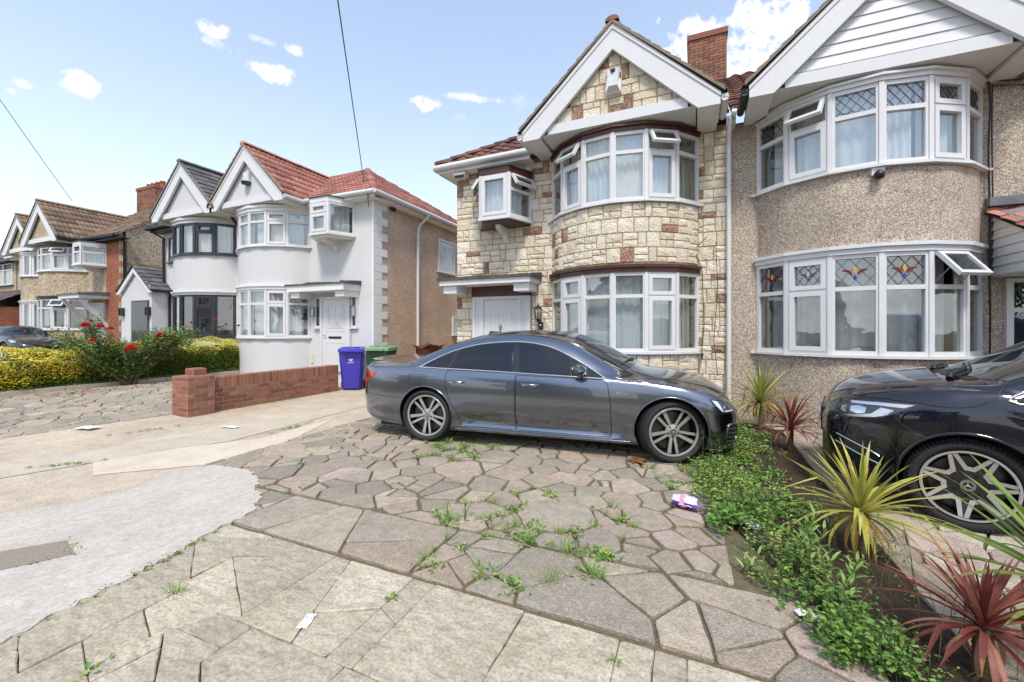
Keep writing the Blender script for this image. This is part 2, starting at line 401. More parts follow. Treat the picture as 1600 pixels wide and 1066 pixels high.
def arc_pts(xa, xb, p, n):
    c = (xa+xb)/2; h = (xb-xa)/2; Rr = (h*h+p*p)/(2*p); th = math.asin(h/Rr); 
    if p > h: th = math.pi-th
    return [(c+Rr*math.sin(-th+2*th*i/n), -(Rr*math.cos(-th+2*th*i/n)-(Rr-p))) for i in range(n+1)]
def offs(pts, o):
    """offset an open plan polyline outwards (towards the street)"""
    out = []; k = len(pts)
    for i in range(k):
        a, b = Vector(pts[max(i-1, 0)]), Vector(pts[min(i+1, k-1)]); t = (b-a).normalized(); n = Vector((t.y, -t.x))
        f = 1.0
        if 0 < i < k-1:
            t1 = (Vector(pts[i])-a).normalized(); f = 1/max(.5, t.dot(t1))
        out.append((pts[i][0]+n.x*o*f, pts[i][1]+n.y*o*f))
    return out
def arc_wall(mb, pts, z0, z1, mi=0, back=.0):
    poly = list(pts)+[(pts[-1][0], back), (pts[0][0], back)]
    mb.prism(poly, z0, z1, 'z', mi, sm=False)
def band(mb, pts, o0, o1, z0, z1, mi=0):
    A = offs(pts, o0); B = offs(pts, o1); n = len(A)
    for i in range(n-1):
        poly = [A[i], A[i+1], B[i+1], B[i]]
        mb.prism(poly, z0, z1, 'z', mi)
def facet(P0, P1):
    d = Vector((P1[0]-P0[0], P1[1]-P0[1])); l = d.length; d.normalize(); return (d.x, d.y), (d.y, -d.x), l
def window(name, parent, m, pts, z0, z1, kinds, fm=WHITE, cm=None, trf=.3, mul=.05, lead=False, tulips=None, curtain=True, open_deg=32, gl=GLASS, sill=True, sillm=None, drape=False, cz=None):
    """run of framed lights along a plan polyline. kinds: per facet (top, bottom) of fixed / sash / open / none"""
    fr, pn, cu = MB(m), MB(m), MB(m); op = []; LD = []; ST_ = []
    zt = z1-(z1-z0)*trf
    sect = random.Random(int(abs(pts[0][0])*1000)+int(z0*10))
    for i in range(len(pts)-1):
        ld = MB(m); st = MB(m); LD.append(ld); ST_.append(st)
        d, n, l = facet(pts[i], pts[i+1]); O = pts[i]; top, bot = kinds[i % len(kinds)]
        bx = lambda s0, s1, o0, o1, a, b, mb=fr: mb.obox(O, d, n, s0, s1, o0, o1, a, b)
        F = mul; 
        bx(.0, F, -.05, .02, z0, z1); bx(l-F, l, -.05, .02, z0, z1); bx(F, l-F, -.05, .02, z1-.055, z1); bx(F, l-F, -.05, .02, z0, z0+.06)
        if top != 'none': bx(F, l-F, -.045, .024, zt-.03, zt+.03)
        def light(a, b, c, dd, kind, istop):
            if kind == 'sash':
                q = .05; bx(a-.012, b+.012, -.02, .038, c-.012, c+q); bx(a-.012, b+.012, -.02, .038, dd-q, dd+.012)
                bx(a-.012, a+q, -.02, .038, c+q, dd-q); bx(b-q, b+.012, -.02, .038, c+q, dd-q)
                a, b, c, dd = a+q, b-q, c+q, dd-q
            if kind == 'open':
                om = MB(m); q = .05; ca, sa = math.cos(R(open_deg)), math.sin(R(open_deg))
                def P(s, h, o): # hinge at the top
                    y_ = h*ca-o*sa; oo = h*sa+o*ca
                    return (O[0]+d[0]*s+n[0]*(oo+.03), O[1]+d[1]*s+n[1]*(oo+.03), dd+.01-y_-.0)
                def ob(s0, s1, h0, h1, o0, o1, mi):
                    vs = [P(s, h, o) for o in (o0, o1) for h in (h0, h1) for s in (s0, s1)]
                    om.add(vs, [(0, 2, 3, 1), (4, 5, 7, 6), (0, 1, 5, 4), (2, 6, 7, 3), (0, 4, 6, 2), (1, 3, 7, 5)], mi)
                H_ = dd-c+.02; a2, b2 = a-.012, b+.012
                ob(a2, b2, 0, q, 0, .05, 0); ob(a2, b2, H_-q, H_, 0, .05, 0); ob(a2, a2+q, q, H_-q, 0, .05, 0); ob(b2-q, b2, q, H_-q, 0, .05, 0)
                ob(a2+q, b2-q, q, H_-q, .015, .02, 1)
                if lead:
                    for t in (-.5, 0, .5, 1): 
                        pass
                # stay arms
                om.tube([P(a+.02, H_*.6, 0), (O[0]+d[0]*(a+.02), O[1]+d[1]*(a+.02), c+.03)], .006, 5, 2)
                om.tube([P(b-.02, H_*.6, 0), (O[0]+d[0]*(b-.02), O[1]+d[1]*(b-.02), c+.03)], .006, 5, 2)
                op.append(om); return
            pn.obox(O, d, n, a, b, -.022, -.016, c, dd)
            if lead and istop:
                # diamond leading clipped to the light
                W_, H_ = b-a, dd-c; g = H_/2.0; w2 = g*.78
                k = -8
                for sgn in (1, -1):
                    for k in range(-10, 14):
                        # line: (s-a)/w2 +- (z-c)/g = k
                        seg = []
                        for zz in (0, H_):
                            s_ = (k-sgn*zz/g)*w2; seg.append((s_, zz))
                        (sa_, za_), (sb_, zb_) = seg
                        if sa_ > sb_: (sa_, za_), (sb_, zb_) = (sb_, zb_), (sa_, za_)
                        if sb_ <= 0 or sa_ >= W_: continue
                        def at(s_): t = (s_-sa_)/(sb_-sa_); return za_+(zb_-za_)*t
                        p, q_ = max(0, sa_), min(W_, sb_); 
                        if q_-p < .01: continue
                        ld.tube([(O[0]+d[0]*(a+p)+n[0]*-.012, O[1]+d[1]*(a+p)+n[1]*-.012, c+at(p)), (O[0]+d[0]*(a+q_)+n[0]*-.012, O[1]+d[1]*(a+q_)+n[1]*-.012, c+at(q_))], .0045, 4)
            if tulips and istop and tulips[i]:
                cs, cz_ = (a+b)/2, c+(dd-c)*.55; k = (dd-c)*.9
                def sh(poly, mi):
                    vs = [(O[0]+d[0]*(cs+x_*k)+n[0]*o_, O[1]+d[1]*(cs+x_*k)+n[1]*o_, cz_+y_*k) for o_ in (-.008, -.004) for (x_, y_) in poly]
                    nn = len(poly); st.add(vs, [list(range(nn)), list(range(nn, 2*nn))]+[(j, (j+1) % nn, nn+(j+1) % nn, nn+j) for j in range(nn)], mi)
                wing = [(.06, -.16), (.11, -.02), (.2, .06), (.32, .08), (.42, .02), (.30, .0), (.2, -.06), (.12, -.14)]
                sh(wing, 0 if tulips[i] != 2 else 3); sh([(-x_, y_) for x_, y_ in wing], 0 if tulips[i] != 2 else 3)
                sh([(0, -.10), (.07, .03), (.04, .16), (0, .2), (-.04, .16), (-.07, .03)], 1 if tulips[i] != 2 else 4)
                sh([(0, -.14), (.06, -.24), (.05, -.32), (0, -.35), (-.05, -.32), (-.06, -.24)], 2)
        if top == 'none': light(F, l-F, z0+.06, z1-.055, bot, False)
        else:
            light(F, l-F, zt+.03, z1-.055, top, True); light(F, l-F, z0+.06, zt-.03, bot, False)
        if curtain:
            k = max(8, int(l/.022)); rows = [[], []]; ph = sect.random()*6; w1_, w2_, am = sect.uniform(34, 74), sect.uniform(11, 27), sect.uniform(.6, 1.5); g0, g1 = (sect.choice((0, 0, .08, .2)), sect.choice((0, 0, .06, .22)))
            for j in range(k+1):
                s_ = l*(g0+(1-g0-g1)*j/k); o_ = -.15+am*(.018*math.sin(s_*w1_+ph+.8*math.sin(s_*9+ph))+.012*math.sin(s_*w2_+ph*2))
                for q, zz in enumerate((z0+.02, z1-.03)): rows[q].append((O[0]+d[0]*s_+n[0]*o_, O[1]+d[1]*s_+n[1]*o_, zz))
            cu.grid(rows, 0)
            if drape and i in (0, len(pts)-2):
                rows = [[], []]
                for j in range(k//2+1):
                    s_ = (l*j/k) if i == 0 else l-(l*j/k); o_ = -.11+.022*math.sin(s_*70)
                    for q, zz in enumerate((z0+.02, z1-.03)): rows[q].append((O[0]+d[0]*s_+n[0]*o_, O[1]+d[1]*s_+n[1]*o_, zz))
                cu.grid(rows, 1)
    # corner posts
    for i in range(1, len(pts)-1):
        P = offs(pts, 0)[i]; n1 = facet(pts[i-1], pts[i])[1]; n2 = facet(pts[i], pts[i+1])[1]; nn = Vector(((n1[0]+n2[0])/2, (n1[1]+n2[1])/2)).normalized(); tt = (-nn.y, nn.x)
        fr.obox(P, tt, tuple(nn), -.028, .028, -.05, .034, z0+.001, z1-.001)
    f = fr.build(name, fm, parent)
    pn.build('pane', gl, f)
    if curtain: cu.build('curtain', [cm or CURT, DRAPE], f, recalc=False)
    for om in op: om.build('opening_light', [fm, GLASSG, SATIN], f)
    for ld in LD:
        if ld.v: ld.build('leading', LEADC, f)
    for st in ST_:
        if st.v: st.build('stained_glass', [SG_R, SG_Y, SG_B, SG_P, SG_W], f)
    if sill:
        s_ = MB(m); band(s_, pts, -.06, .085, z0-.035, z0-.001); 
        for q in (0, -1):
            P = pts[q]; s_.box(P[0]-(.1 if q == 0 else -.0), P[0]+(.0 if q == 0 else .1), -.06, .03, z0-.034, z0-.002)
        s_.build('window_sill', sillm or fm, f)
    return f
# ------------------------------------------------------------------ ground height
def gh(X): return .25*sstep((-X-7)/6)+.12*sstep((-X-13)/8)
# ------------------------------------------------------------------ houses
RED_T = [lin(*q) for q in ((176,116,102),(166,106,94),(184,128,114),(154,96,84))]
BRN_T = [lin(*q) for q in ((118,74,62),(104,64,56),(132,86,72),(92,58,52))]
GRY_T = [lin(*q) for q in ((92,90,94),(82,80,84),(102,100,104))]
TAN_T = [lin(*q) for q in ((136,112,92),(122,98,80),(148,124,104),(112,92,76))]
TOPZ = 5.02
def house(name, label, X0, Y0, m, W, dep, p):
    root = thing(name, label, 'house', (X0, Y0, 0))
    zb = p.get('zb', 0)-.3; wm = p['wall']; s1, h1, s2, h2 = p['z']; xa, xb = p['bay']; pr = p.get('proj', .8)
    slope = p.get('slope', .67); ov = .33; zr0 = TOPZ+.06
    hip = p.get('hip', True); ry = dep/2; zr = zr0+slope*(ry+ov)
    wl = MB(m)
    wl.box(-.0, W, 0, dep, zb, TOPZ-.02)
    if not hip: wl.prism([(0.0, TOPZ-.021), (dep, TOPZ-.021), (dep, zr0+slope*ov-.05), (ry, zr-.05), (0.0, zr0+slope*ov-.05)], W-.25, W-.0, 'x')
    f6 = arc_pts(xa, xb, pr, 6); f24 = arc_pts(xa, xb, pr, 30); hb = p.get('head', .14)
    arc_wall(wl, f24, zb, s1-.036); arc_wall(wl, f24, h1, s2-.036); arc_wall(wl, f24, h2+.0, TOPZ-.03)
    wl.box(xa+.02, xb-.02, -.02, .02, s1-.04, h2+.01, 1)  # dark panel in place of the unlit room behind the bay
    wall = wl.build('wall', [wm, DARK], root)
    # ---- bay windows
    hm = p.get('headm', WHITEWOOD); fm = p.get('frame', WHITE)
    kw = p.get('win', {})
    w1 = window('bay_window', root, m, f6, s1, h1, p['k1'], fm, sillm=p.get('sillm'), **{**kw, **p.get('w1', {})})
    w2 = window('bay_window', root, m, f6, s2, h2, p['k2'], fm, sillm=p.get('sillm'), **{**kw, **p.get('w2', {})})
    for z in ((h1, h1+hb), (h2, TOPZ-.03)):
        hd = MB(m); band(hd, f6, -.05, .05, z[0]+.002, z[1]-.03); band(hd, f6, -.05, .085, z[0]+(z[1]-z[0])*.5, z[1]-.028)
        hd.build('window_head', hm, root)
    # ---- gable over the bay
    gx, gw = p['gable']; gy = p.get('gy', -.9); za, ze = 6.62, 5.10; k = (za-ze)/gw
    gm = p.get('gablem', wm)
    g = MB(m); g.prism([(gx-gw+.2, ze-.0), (gx+gw-.2, ze-.0), (gx, za-.22)], gy+.07, .3, 'y'); gf = g.build('gable_wall', p.get('gable_base', gm), root)
    if p.get('boards'):
        b = MB(m); z = 5.2; i = 0
        while z < za-.45:
            hw = (za-.30-z)/k
            hw2 = (za-.30-z-.15)/k
            b.add([(gx-hw, gy+.045, z), (gx+hw, gy+.045, z), (gx+hw2, gy+.06, z+.15), (gx-hw2, gy+.06, z+.15), (gx-hw, gy+.075, z), (gx+hw, gy+.075, z), (gx+hw2, gy+.075, z+.15), (gx-hw2, gy+.075, z+.15)],
                  [(0, 1, 2, 3), (4, 7, 6, 5), (0, 4, 5, 1), (3, 2, 6, 7)]); z += .153
        b.build('cladding_boards', WHITE, gf)
    bb = MB(m); t = .055
    for sgn in (1, -1):
        poly = [(gx, za), (gx+sgn*(gw+.04), ze), (gx+sgn*(gw+.04), ze-.17), (gx+sgn*(gw-.27), ze-.17), (gx, za-.42)]
        bb.prism(poly, gy-t, gy+.01, 'y'); poly2 = [(gx, za+.005), (gx+sgn*(gw+.045), ze+.0), (gx+sgn*(gw+.045), ze-.055), (gx, za-.085)]
        bb.prism(poly2, gy-t-.018, gy-t+.001, 'y')
    bb.build('bargeboard', WHITE, root)
    fs = MB(m); fs.box(gx-gw+.42, gx+gw-.42, gy+.012, gy+.05, 5.0, 5.17); fs.build('gable_fascia', WHITE, root)
    so = MB(m)
    n = 22
    for i in range(n):
        y0 = gy+.05+( -gy-.05)*i/n; so.box(gx-gw+.3, gx+gw-.3, y0+.003, y0+(-gy-.05)/n-.003, 4.992, 5.03)
    so.box(gx-gw+.3, gx+gw-.3, gy+.051, 0, 5.0, 5.029)
    for sgn in (1, -1):
        a, b = sorted((gx+sgn*(gw-.28), gx+sgn*(gw+.02))); so.box(a, b, gy+.011, -.002, 4.93, 5.04)
        a, b = sorted((gx+sgn*(gw+.0), gx+sgn*(gw+.035))); so.box(a, b, gy+.012, -.3, 4.928, 5.1)
    so.build('soffit', SOFFIT, root)
    tp, ts = p['tile'], p.get('tstyle', 'roll'); th = p.get('th', .33); tw = p.get('tw', .3)
    yb = (za+.06-zr0)/slope-ov
    for sgn in (1, -1):
        ex = gx+sgn*(gw+.12)
        o = roof_slope('gable_roof', TILE, root, [(ex, gy-.09, ze-.02), (ex, -ov+.05, ze-.02), (gx, yb, za+.045), (gx, gy-.09, za+.045)], m, tp, tw, th, style=ts)
    rd = MB(m); rr = random.Random(2); y = gy-.1
    while y < yb-.1:
        c = rr.choice(tp); rd.add(*half_pipe((gx, y, za+.03), (gx, y+.44, za+.03), .11), 0, c, True); y += .43
    # verge mortar and tile ends
    for sgn in (1, -1):
        nn = 11
        for i in range(nn):
            f0, f1 = i/nn, (i+1)/nn; c = mixc(rr.choice(tp), lin(150, 146, 128), .55)
            xA, zA = gx+sgn*(gw+.1)*(1-f0), ze+(za-ze)*f0; xB, zB = gx+sgn*(gw+.1)*(1-f1), ze+(za-ze)*f1
            rd.prism([(xA, zA+.0), (xB, zB+.0), (xB, zB+.045), (xA, zA+.075)], gy-.10, gy-.02, 'y', 0, c)
    rd.build('ridge_tiles', TILE, root)
    for sgn in (1, -1):
        gt = MB(m); x = gx+sgn*(gw+.1); gt.tube([(x, gy-.05, ze-.08), (x, -.32, ze-.09)], .055, 8)
        gt.box(x-.045, x+.045, gy-.06, -.32, ze-.08, ze-.03)
        gt.build('gutter', p.get('ggm', p.get('gutm', WHITE)), root)
    # ---- main roof
    xo = W+(ov if hip else .06); r = ry+ov
    x0 = p.get('x0', 0)
    if hip:
        roof_slope('roof', TILE, root, [(x0, -ov, zr0), (xo, -ov, zr0), (xo-r, ry, zr), (x0, ry, zr)] if xo-r > x0 else [(x0, -ov, zr0), (xo, -ov, zr0), (x0, xo-x0-ov, zr0+slope*(xo-x0))], m, tp, tw, th, style=ts)
        roof_slope('roof', TILE, root, [(xo, -ov, zr0), (xo, dep+ov, zr0), (xo-r, ry, zr)], m, tp, tw, th, style=ts, seed=5)
        hp = MB(m); n = 18
        for i in range(n):
            f0, f1 = i/n, (i+1.05)/n
            A = Vector((xo, -ov, zr0)).lerp((xo-r, ry, zr), f0); B = Vector((xo, -ov, zr0)).lerp((xo-r, ry, zr), f1)
            hp.add(*half_pipe(tuple(A), tuple(B+Vector((0, 0, -.02))), .11), 0, rr.choice(tp), True)
        hp.build('hip_tiles', TILE, root)
    else:
        roof_slope('roof', TILE, root, [(x0, -ov, zr0), (xo, -ov, zr0), (xo, ry, zr), (x0, ry, zr)], m, tp, tw, th, style=ts)
        vv = MB(m); vv.prism([(-ov, zr0-.06), (ry, zr-.06), (ry, zr-.01), (-ov, zr0-.01)], xo-.05, xo+.012, 'x'); vv.build('verge', MORTAR, root)
    gm_ = p.get('gutm', WHITE)
    ev = MB(m); ga = gx+gw+.16
    ev.box(ga, W+ov-.04, -ov+.06, .0, 4.90, 4.93); ev.box(ga, W+ov-.03, -ov+.04, -ov+.065, 4.90, 5.07)
    if x0 < gx-gw-.2: ev.box(x0, gx-gw-.16, -ov+.06, .0, 4.90, 4.93); ev.box(x0, gx-gw-.16, -ov+.04, -ov+.065, 4.90, 5.07)
    if hip: ev.box(W, W+ov-.06, .0, dep+ov, 4.90, 4.93); ev.box(W+ov-.065, W+ov-.04, -ov+.06, dep+ov, 4.90, 5.07)
    ev.build('eaves', p.get('evm', WHITEWOOD), root)
    runs = [[(ga, -ov-.03, 5.03), (W+(ov if hip else .0)+.03, -ov-.03, 5.01)]]
    if x0 < gx-gw-.2: runs.append([(x0, -ov-.03, 5.03), (gx-gw-.16, -ov-.03, 5.02)])
    if hip: runs.append([(W+ov+.03, -ov-.03, 5.01), (W+ov+.03, dep+ov, 5.0)])
    for run in runs: g2 = MB(m); g2.tube(run, .06, 10); g2.build('gutter', gm_, root)
    for dpp in p.get('pipes', []):
        d = MB(m); d.tube(dpp[0], dpp[1], 10)
        d.build('downpipe', dpp[2], root)
    # ---- oriel
    if 'oriel' in p:
        a, fa, fb, b, op_, z0, z1 = p['oriel']; pts = [(a, 0), (fa, -op_), (fb, -op_), (b, 0)]
        ow = window('oriel_window', root, m, pts, z0, z1, p['ko'], fm, sill=False, trf=.36, **{**kw, **p.get('wo', {})})
        q = MB(m); arc_wall(q, offs(pts, .03), z1+.002, z1+.13, 0); arc_wall(q, offs(pts, .06), z1+.13, z1+.155, 1)
        q.build('oriel_head', [hm if hm is BROWN else WHITEWOOD, FELT], ow)
        q = MB(m); arc_wall(q, offs(pts, .06), z0-.05, z0-.002, 0); arc_wall(q, offs(pts, -.02), z0-.10, z0-.051, 1); q.build('window_sill', [fm if fm is not ANTH else ANTH, p.get('oum', WHITEWOOD)], ow)
        q = MB(m); cx = (fa+fb)/2; q.prism([(-.0, z0-.102), (-.46, z0-.102), (-.46, z0-.17), (-.34, z0-.22), (-.14, z0-.27), (-.05, z0-.40), (0, z0-.42)], cx-.05, cx+.05, 'x'); q.build('bracket', SOFFIT, ow)
        q = MB(m); q.box(min(a, b)+.03, max(a, b)-.03, -.025, .01, z0, z1, 0); q.build('room_back', DARK, ow)  # dark sheet for the unlit room behind the oriel panes
    return root
def half_pipe(A, B, r, n=8):
    A, B = Vector(A), Vector(B); t = (B-A).normalized(); s = t.cross(Vector((0, 0, 1))).normalized(); u = s.cross(t)
    vs = []
    for P, q in ((A, r*1.04), (B, r*.97)):
        for j in range(n+1): a = math.pi*j/n; vs.append(tuple(P+s*math.cos(a)*q+u*math.sin(a)*q*.75))
    fs = [(j, j+1, n+2+j, n+1+j) for j in range(n)]+[list(range(n+1))]
    return vs, fs
def chimney(parent, m, x0, x1, y0, y1, z0, z1, pots=2, seed=1):
    c = MB(m); c.box(x0, x1, y0, y1, z0, z1); ch = c.build('chimney', BRMORT, parent)
    b = MB(m); 
    blocks(b, bricks(0, x1-x0, z0, z1, seed), lambda u, v, o: (x0+u, y0-o, v), .012, .006, .004, .003, div=1)
    blocks(b, bricks(0, y1-y0, z0, z1, seed+1), lambda u, v, o: (x1+o, y0+u, v), .012, .006, .004, .003, div=1)
    blocks(b, bricks(0, y1-y0, z0, z1, seed+2), lambda u, v, o: (x0-o, y0+u, v), .012, .006, .004, .003, div=1)
    b.build('brickwork', BRICK, ch)
    q = MB(m); q.box(x0-.04, x1+.04, y0-.04, y1+.04, z1-.14, z1-.002); q.build('cap_course', BRICK, ch).data.color_attributes['Col'].data.foreach_set('color', [v for _ in range(24) for v in (.26, .10, .065, 1)])
    if pots:
        q = MB(m)
        for i in range(pots):
            cx = x0+(x1-x0)*(i+.5)/pots; cc = lin(176, 96, 66)
            q.lathe([(.13, 0), (.12, .06), (.10, .26), (.13, .28), (.13, .33), (.09, .33), (.09, .02)], (cx, (y0+y1)/2, z1-.01), 'z', 16, 0, cc)
        q.build('chimney_pot', BRICK, ch)
def door(parent, m, x0, x1, z0, z1, y, side=.0, panes=None, frost=GLASSG, colr=WHITE):
    """door with frame and side lights, facing the street at local y"""
    f = MB(m); t = .07
    f.box(x0, x0+t, y-.06, y+.02, z0, z1); f.box(x1-t, x1, y-.06, y+.02, z0, z1); f.box(x0+t, x1-t, y-.06, y+.02, z1-t, z1)
    dx0, dx1 = x0+t+side, x1-t-side
    sg = []
    if side:
        f.box(dx0-.075, dx0, y-.06, y+.02, z0, z1-t); f.box(dx1, dx1+.075, y-.06, y+.02, z0, z1-t)
        for a, b in ((x0+t, dx0-.075), (dx1+.075, x1-t)):
            f.box(a, a+.06, y-.045, y+.01, z0, z1-t); f.box(b-.06, b, y-.045, y+.01, z0, z1-t); f.box(a+.06, b-.06, y-.045, y+.01, z1-t-.06, z1-t); f.box(a+.06, b-.06, y-.045, y+.01, z0, z0+.12)
            sg.append((a+.06, b-.06, z0+.12, z1-t-.06))
    fo = f.build('door_frame', WHITE, parent)
    if sg:
        g = MB(m)
        for a, b, c, d in sg: g.box(a, b, y-.015, y-.008, c, d)
        g.build('side_light', frost, fo)
    d = MB(m); d.box(dx0+.004, dx1-.004, y-.035, y+.015, z0+.02, z1-t-.004)
    W_ = dx1-dx0; H_ = z1-t-z0
    def panel(a, b, c, e):
        for (p, q, r_, s_) in ((a, b, c, c+.02), (a, b, e-.02, e), (a, a+.02, c+.02, e-.02), (b-.02, b, c+.02, e-.02)): d.box(dx0+p*1, dx0+q, y-.043, y-.034, z0+r_, z0+s_)
    if panes is None:
        panel(.14, W_/2-.05, .95, H_-.26); panel(W_/2+.05, W_-.14, .95, H_-.26); panel(.14, W_/2-.05, .2, .8); panel(W_/2+.05, W_-.14, .2, .8)
    else: panel(.12, W_-.12, .2, .82); panel(.12, W_-.12, 1.12, H_-.14)
    do = d.build('front_door', colr, parent)
    h = MB(m)
    if panes is None:
        cx, cz = (dx0+dx1)/2, z0+1.42
        h.tube([(cx-.03, y-.05, cz+.02), (cx+.03, y-.05, cz+.02)], .018, 8); h.tube([(cx, y-.05, cz+.1), (cx, y-.06, cz), (cx, y-.05, cz-.1)], [.006, .022, .008], 8); h.box(cx-.08, cx+.08, y-.046, y-.036, z0+1.12, z0+1.16)
        h.build('door_knocker', SATIN, do)
    else:
        h.box(dx0+.24, dx1-.24, y-.046, y-.036, z0+.92, z0+.98); h.build('letter_box', BLACKP, do)
        g = MB(m); a, b, c, e = dx0+.22, dx1-.2, z0+1.2, z0+1.82
        g.box(a, b, y-.042, y-.033, c, e); g.build('pane', GLASSD, do)
        g = MB(m); 
        for i in range(1, 3): g.box(a, b, y-.05, y-.034, c+(e-c)*i/3-.01, c+(e-c)*i/3+.01)
        g.box((a+b)/2-.01, (a+b)/2+.01, y-.049, y-.034, c, e); g.box(a-.02, a, y-.05, y-.03, c-.02, e+.02); g.box(b, b+.02, y-.05, y-.03, c-.02, e+.02)
        g.build('glazing_bar', WHITE, do)
        g = MB(m); g.tube([(dx0+.07, y-.06, z0+1.0), (dx0+.07, y-.075, z0+1.0), (dx0+.17, y-.075, z0+1.0)], .011, 6); g.build('door_handle', SATIN, do)
    return do
# ---- the stone faced house
ST = dict(wall=MORTAR, z=(1.12, 2.47, 3.68, 4.86), bay=(.47, 3.13), gable=(1.78, 1.58), tile=BRN_T, headm=BROWN, gutm=WHITE, head=.155, dz=0,
          k1=[('fixed', 'fixed'), ('sash', 'sash'), ('fixed', 'fixed'), ('fixed', 'fixed'), ('sash', 'sash'), ('fixed', 'fixed')],
          k2=[('fixed', 'fixed'), ('open', 'sash'), ('fixed', 'fixed'), ('fixed', 'fixed'), ('open', 'sash'), ('fixed', 'fixed')], w1=dict(drape=True), w2=dict(drape=True),
          oriel=(3.60, 3.84, 4.45, 4.78, .6, 3.72, 4.57), ko=[('open', 'fixed'), ('none', 'sash'), ('open', 'fixed')], oum=BROWN,
          pipes=[([(.0, -.36, 4.98), (.0, -.36, 4.93), (-.01, -.12, 4.72), (-.01, -.09, 4.5), (-.01, -.09, 2.0), (-.01, -.09, .0)], .036, WHITE)])
stone = house('stone_clad_house', 'cream stone clad house with brown trimmed bow windows', .52, 8.0, -1, 5.37, 8.0, ST)
def stone_cladding():
    b = MB(-1)
    fn = lambda u, v, o: (u, -o, v)
    rects = ashlar(.0, 5.37, -.02, 4.92, 11)
    rects = cut_rects(rects, [(.47, 3.13, -1, 5), (3.59, 4.95, -1, 2.43)])
    blocks(b, rects, fn, .019, .005, .009, .010, 3)
    f = arc_pts(.47, 3.13, .8, 60); L = [0]
    for i in range(60): L.append(L[-1]+math.dist(f[i], f[i+1]))
    def bf(u, v, o):
        u = clamp(u, 0, L[-1]-1e-6); i = 0
        while L[i+1] < u: i += 1
        t = (u-L[i])/(L[i+1]-L[i]); x = f[i][0]+(f[i+1][0]-f[i][0])*t; y = f[i][1]+(f[i+1][1]-f[i][1])*t
        d = Vector((f[i+1][0]-f[i][0], f[i+1][1]-f[i][1])).normalized(); return (x+d.y*o, y-d.x*o, v)
    blocks(b, ashlar(0, L[-1], -.02, 1.08, 21, red=.05), bf, .019, .005, .009, .010, 4)
    blocks(b, ashlar(0, L[-1], 2.63, 3.64, 25, ch=.25, red=.09), bf, .019, .005, .009, .010, 5)
    b.build('stone_cladding', STONE, stone); b = MB(-1)
    def cl(poly):
        k = (6.62-5.10)/1.58
        q = clip_half(poly, k, 1, 6.62-.32+k*1.78)
        return clip_half(q, -k, 1, 6.62-.32-k*1.78) if q else q
    blocks(b, ashlar(.2, 3.4, 5.17, 6.5, 33, ch=.26, red=.14), lambda u, v, o: (u, -.83-o, v), .019, .005, .009, .01, 6, clip=cl)
    b.build('stone_cladding', STONE, stone)
stone_cladding()
door(stone, -1, 3.60, 4.94, .12, 2.20, -.02, .2)
q = MB(-1); q.box(3.59, 4.95, -.09, .02, 2.205, 2.42); q.build('door_lintel', BROWN, stone)
def canopy(parent, m, x0, x1, z, pr, topm, edge=.13, leg=True, wav=0, tp=.055):
    c = MB(m); c.box(x0+.05, x1-.05, -pr+.04, 0, z, z+edge); 
    if leg:
        for a, b in ((x0+.1, x0+.42), (x1-.42, x1-.1)): c.box(a, b, -pr+.12, .0, z-.16, z-.002)
    o = c.build('porch_canopy', WHITEWOOD, parent)
    t = MB(m); n = 16; rw = random.Random(4)
    for i in range(n):
        a, b = x0+(x1-x0)*i/n, x0+(x1-x0)*(i+1)/n; j = rw.uniform(-.008, .008)*(1+wav*2)
        t.add([(a, -pr, z+edge-.03), (b, -pr, z+edge-.03), (b, -pr, z+edge+tp*.6+j), (a, -pr, z+edge+tp*.6+j), (a, 0, z+edge+tp+.06), (b, 0, z+edge+tp+.06)], [(0, 1, 2, 3), (3, 2, 5, 4)])
    for x in (x0, x1): t.add([(x, -pr, z+edge-.03), (x, 0, z+edge-.03), (x, 0, z+edge+tp+.06), (x, -pr, z+edge+tp*.6)], [(0, 1, 2, 3)])
    t.add([(x0, -pr, z+edge-.03), (x1, -pr, z+edge-.03), (x1, 0, z+edge-.03), (x0, 0, z+edge-.03)], [(0, 1, 2, 3)])
    t.build('canopy_roof', topm, o)
    return o
canopy(stone, -1, 3.36, 5.50, 2.42, .62, FELT)
chimney(stone, -1, -.2, .66, 3.6, 4.6, 6.6, 9.02, 0)
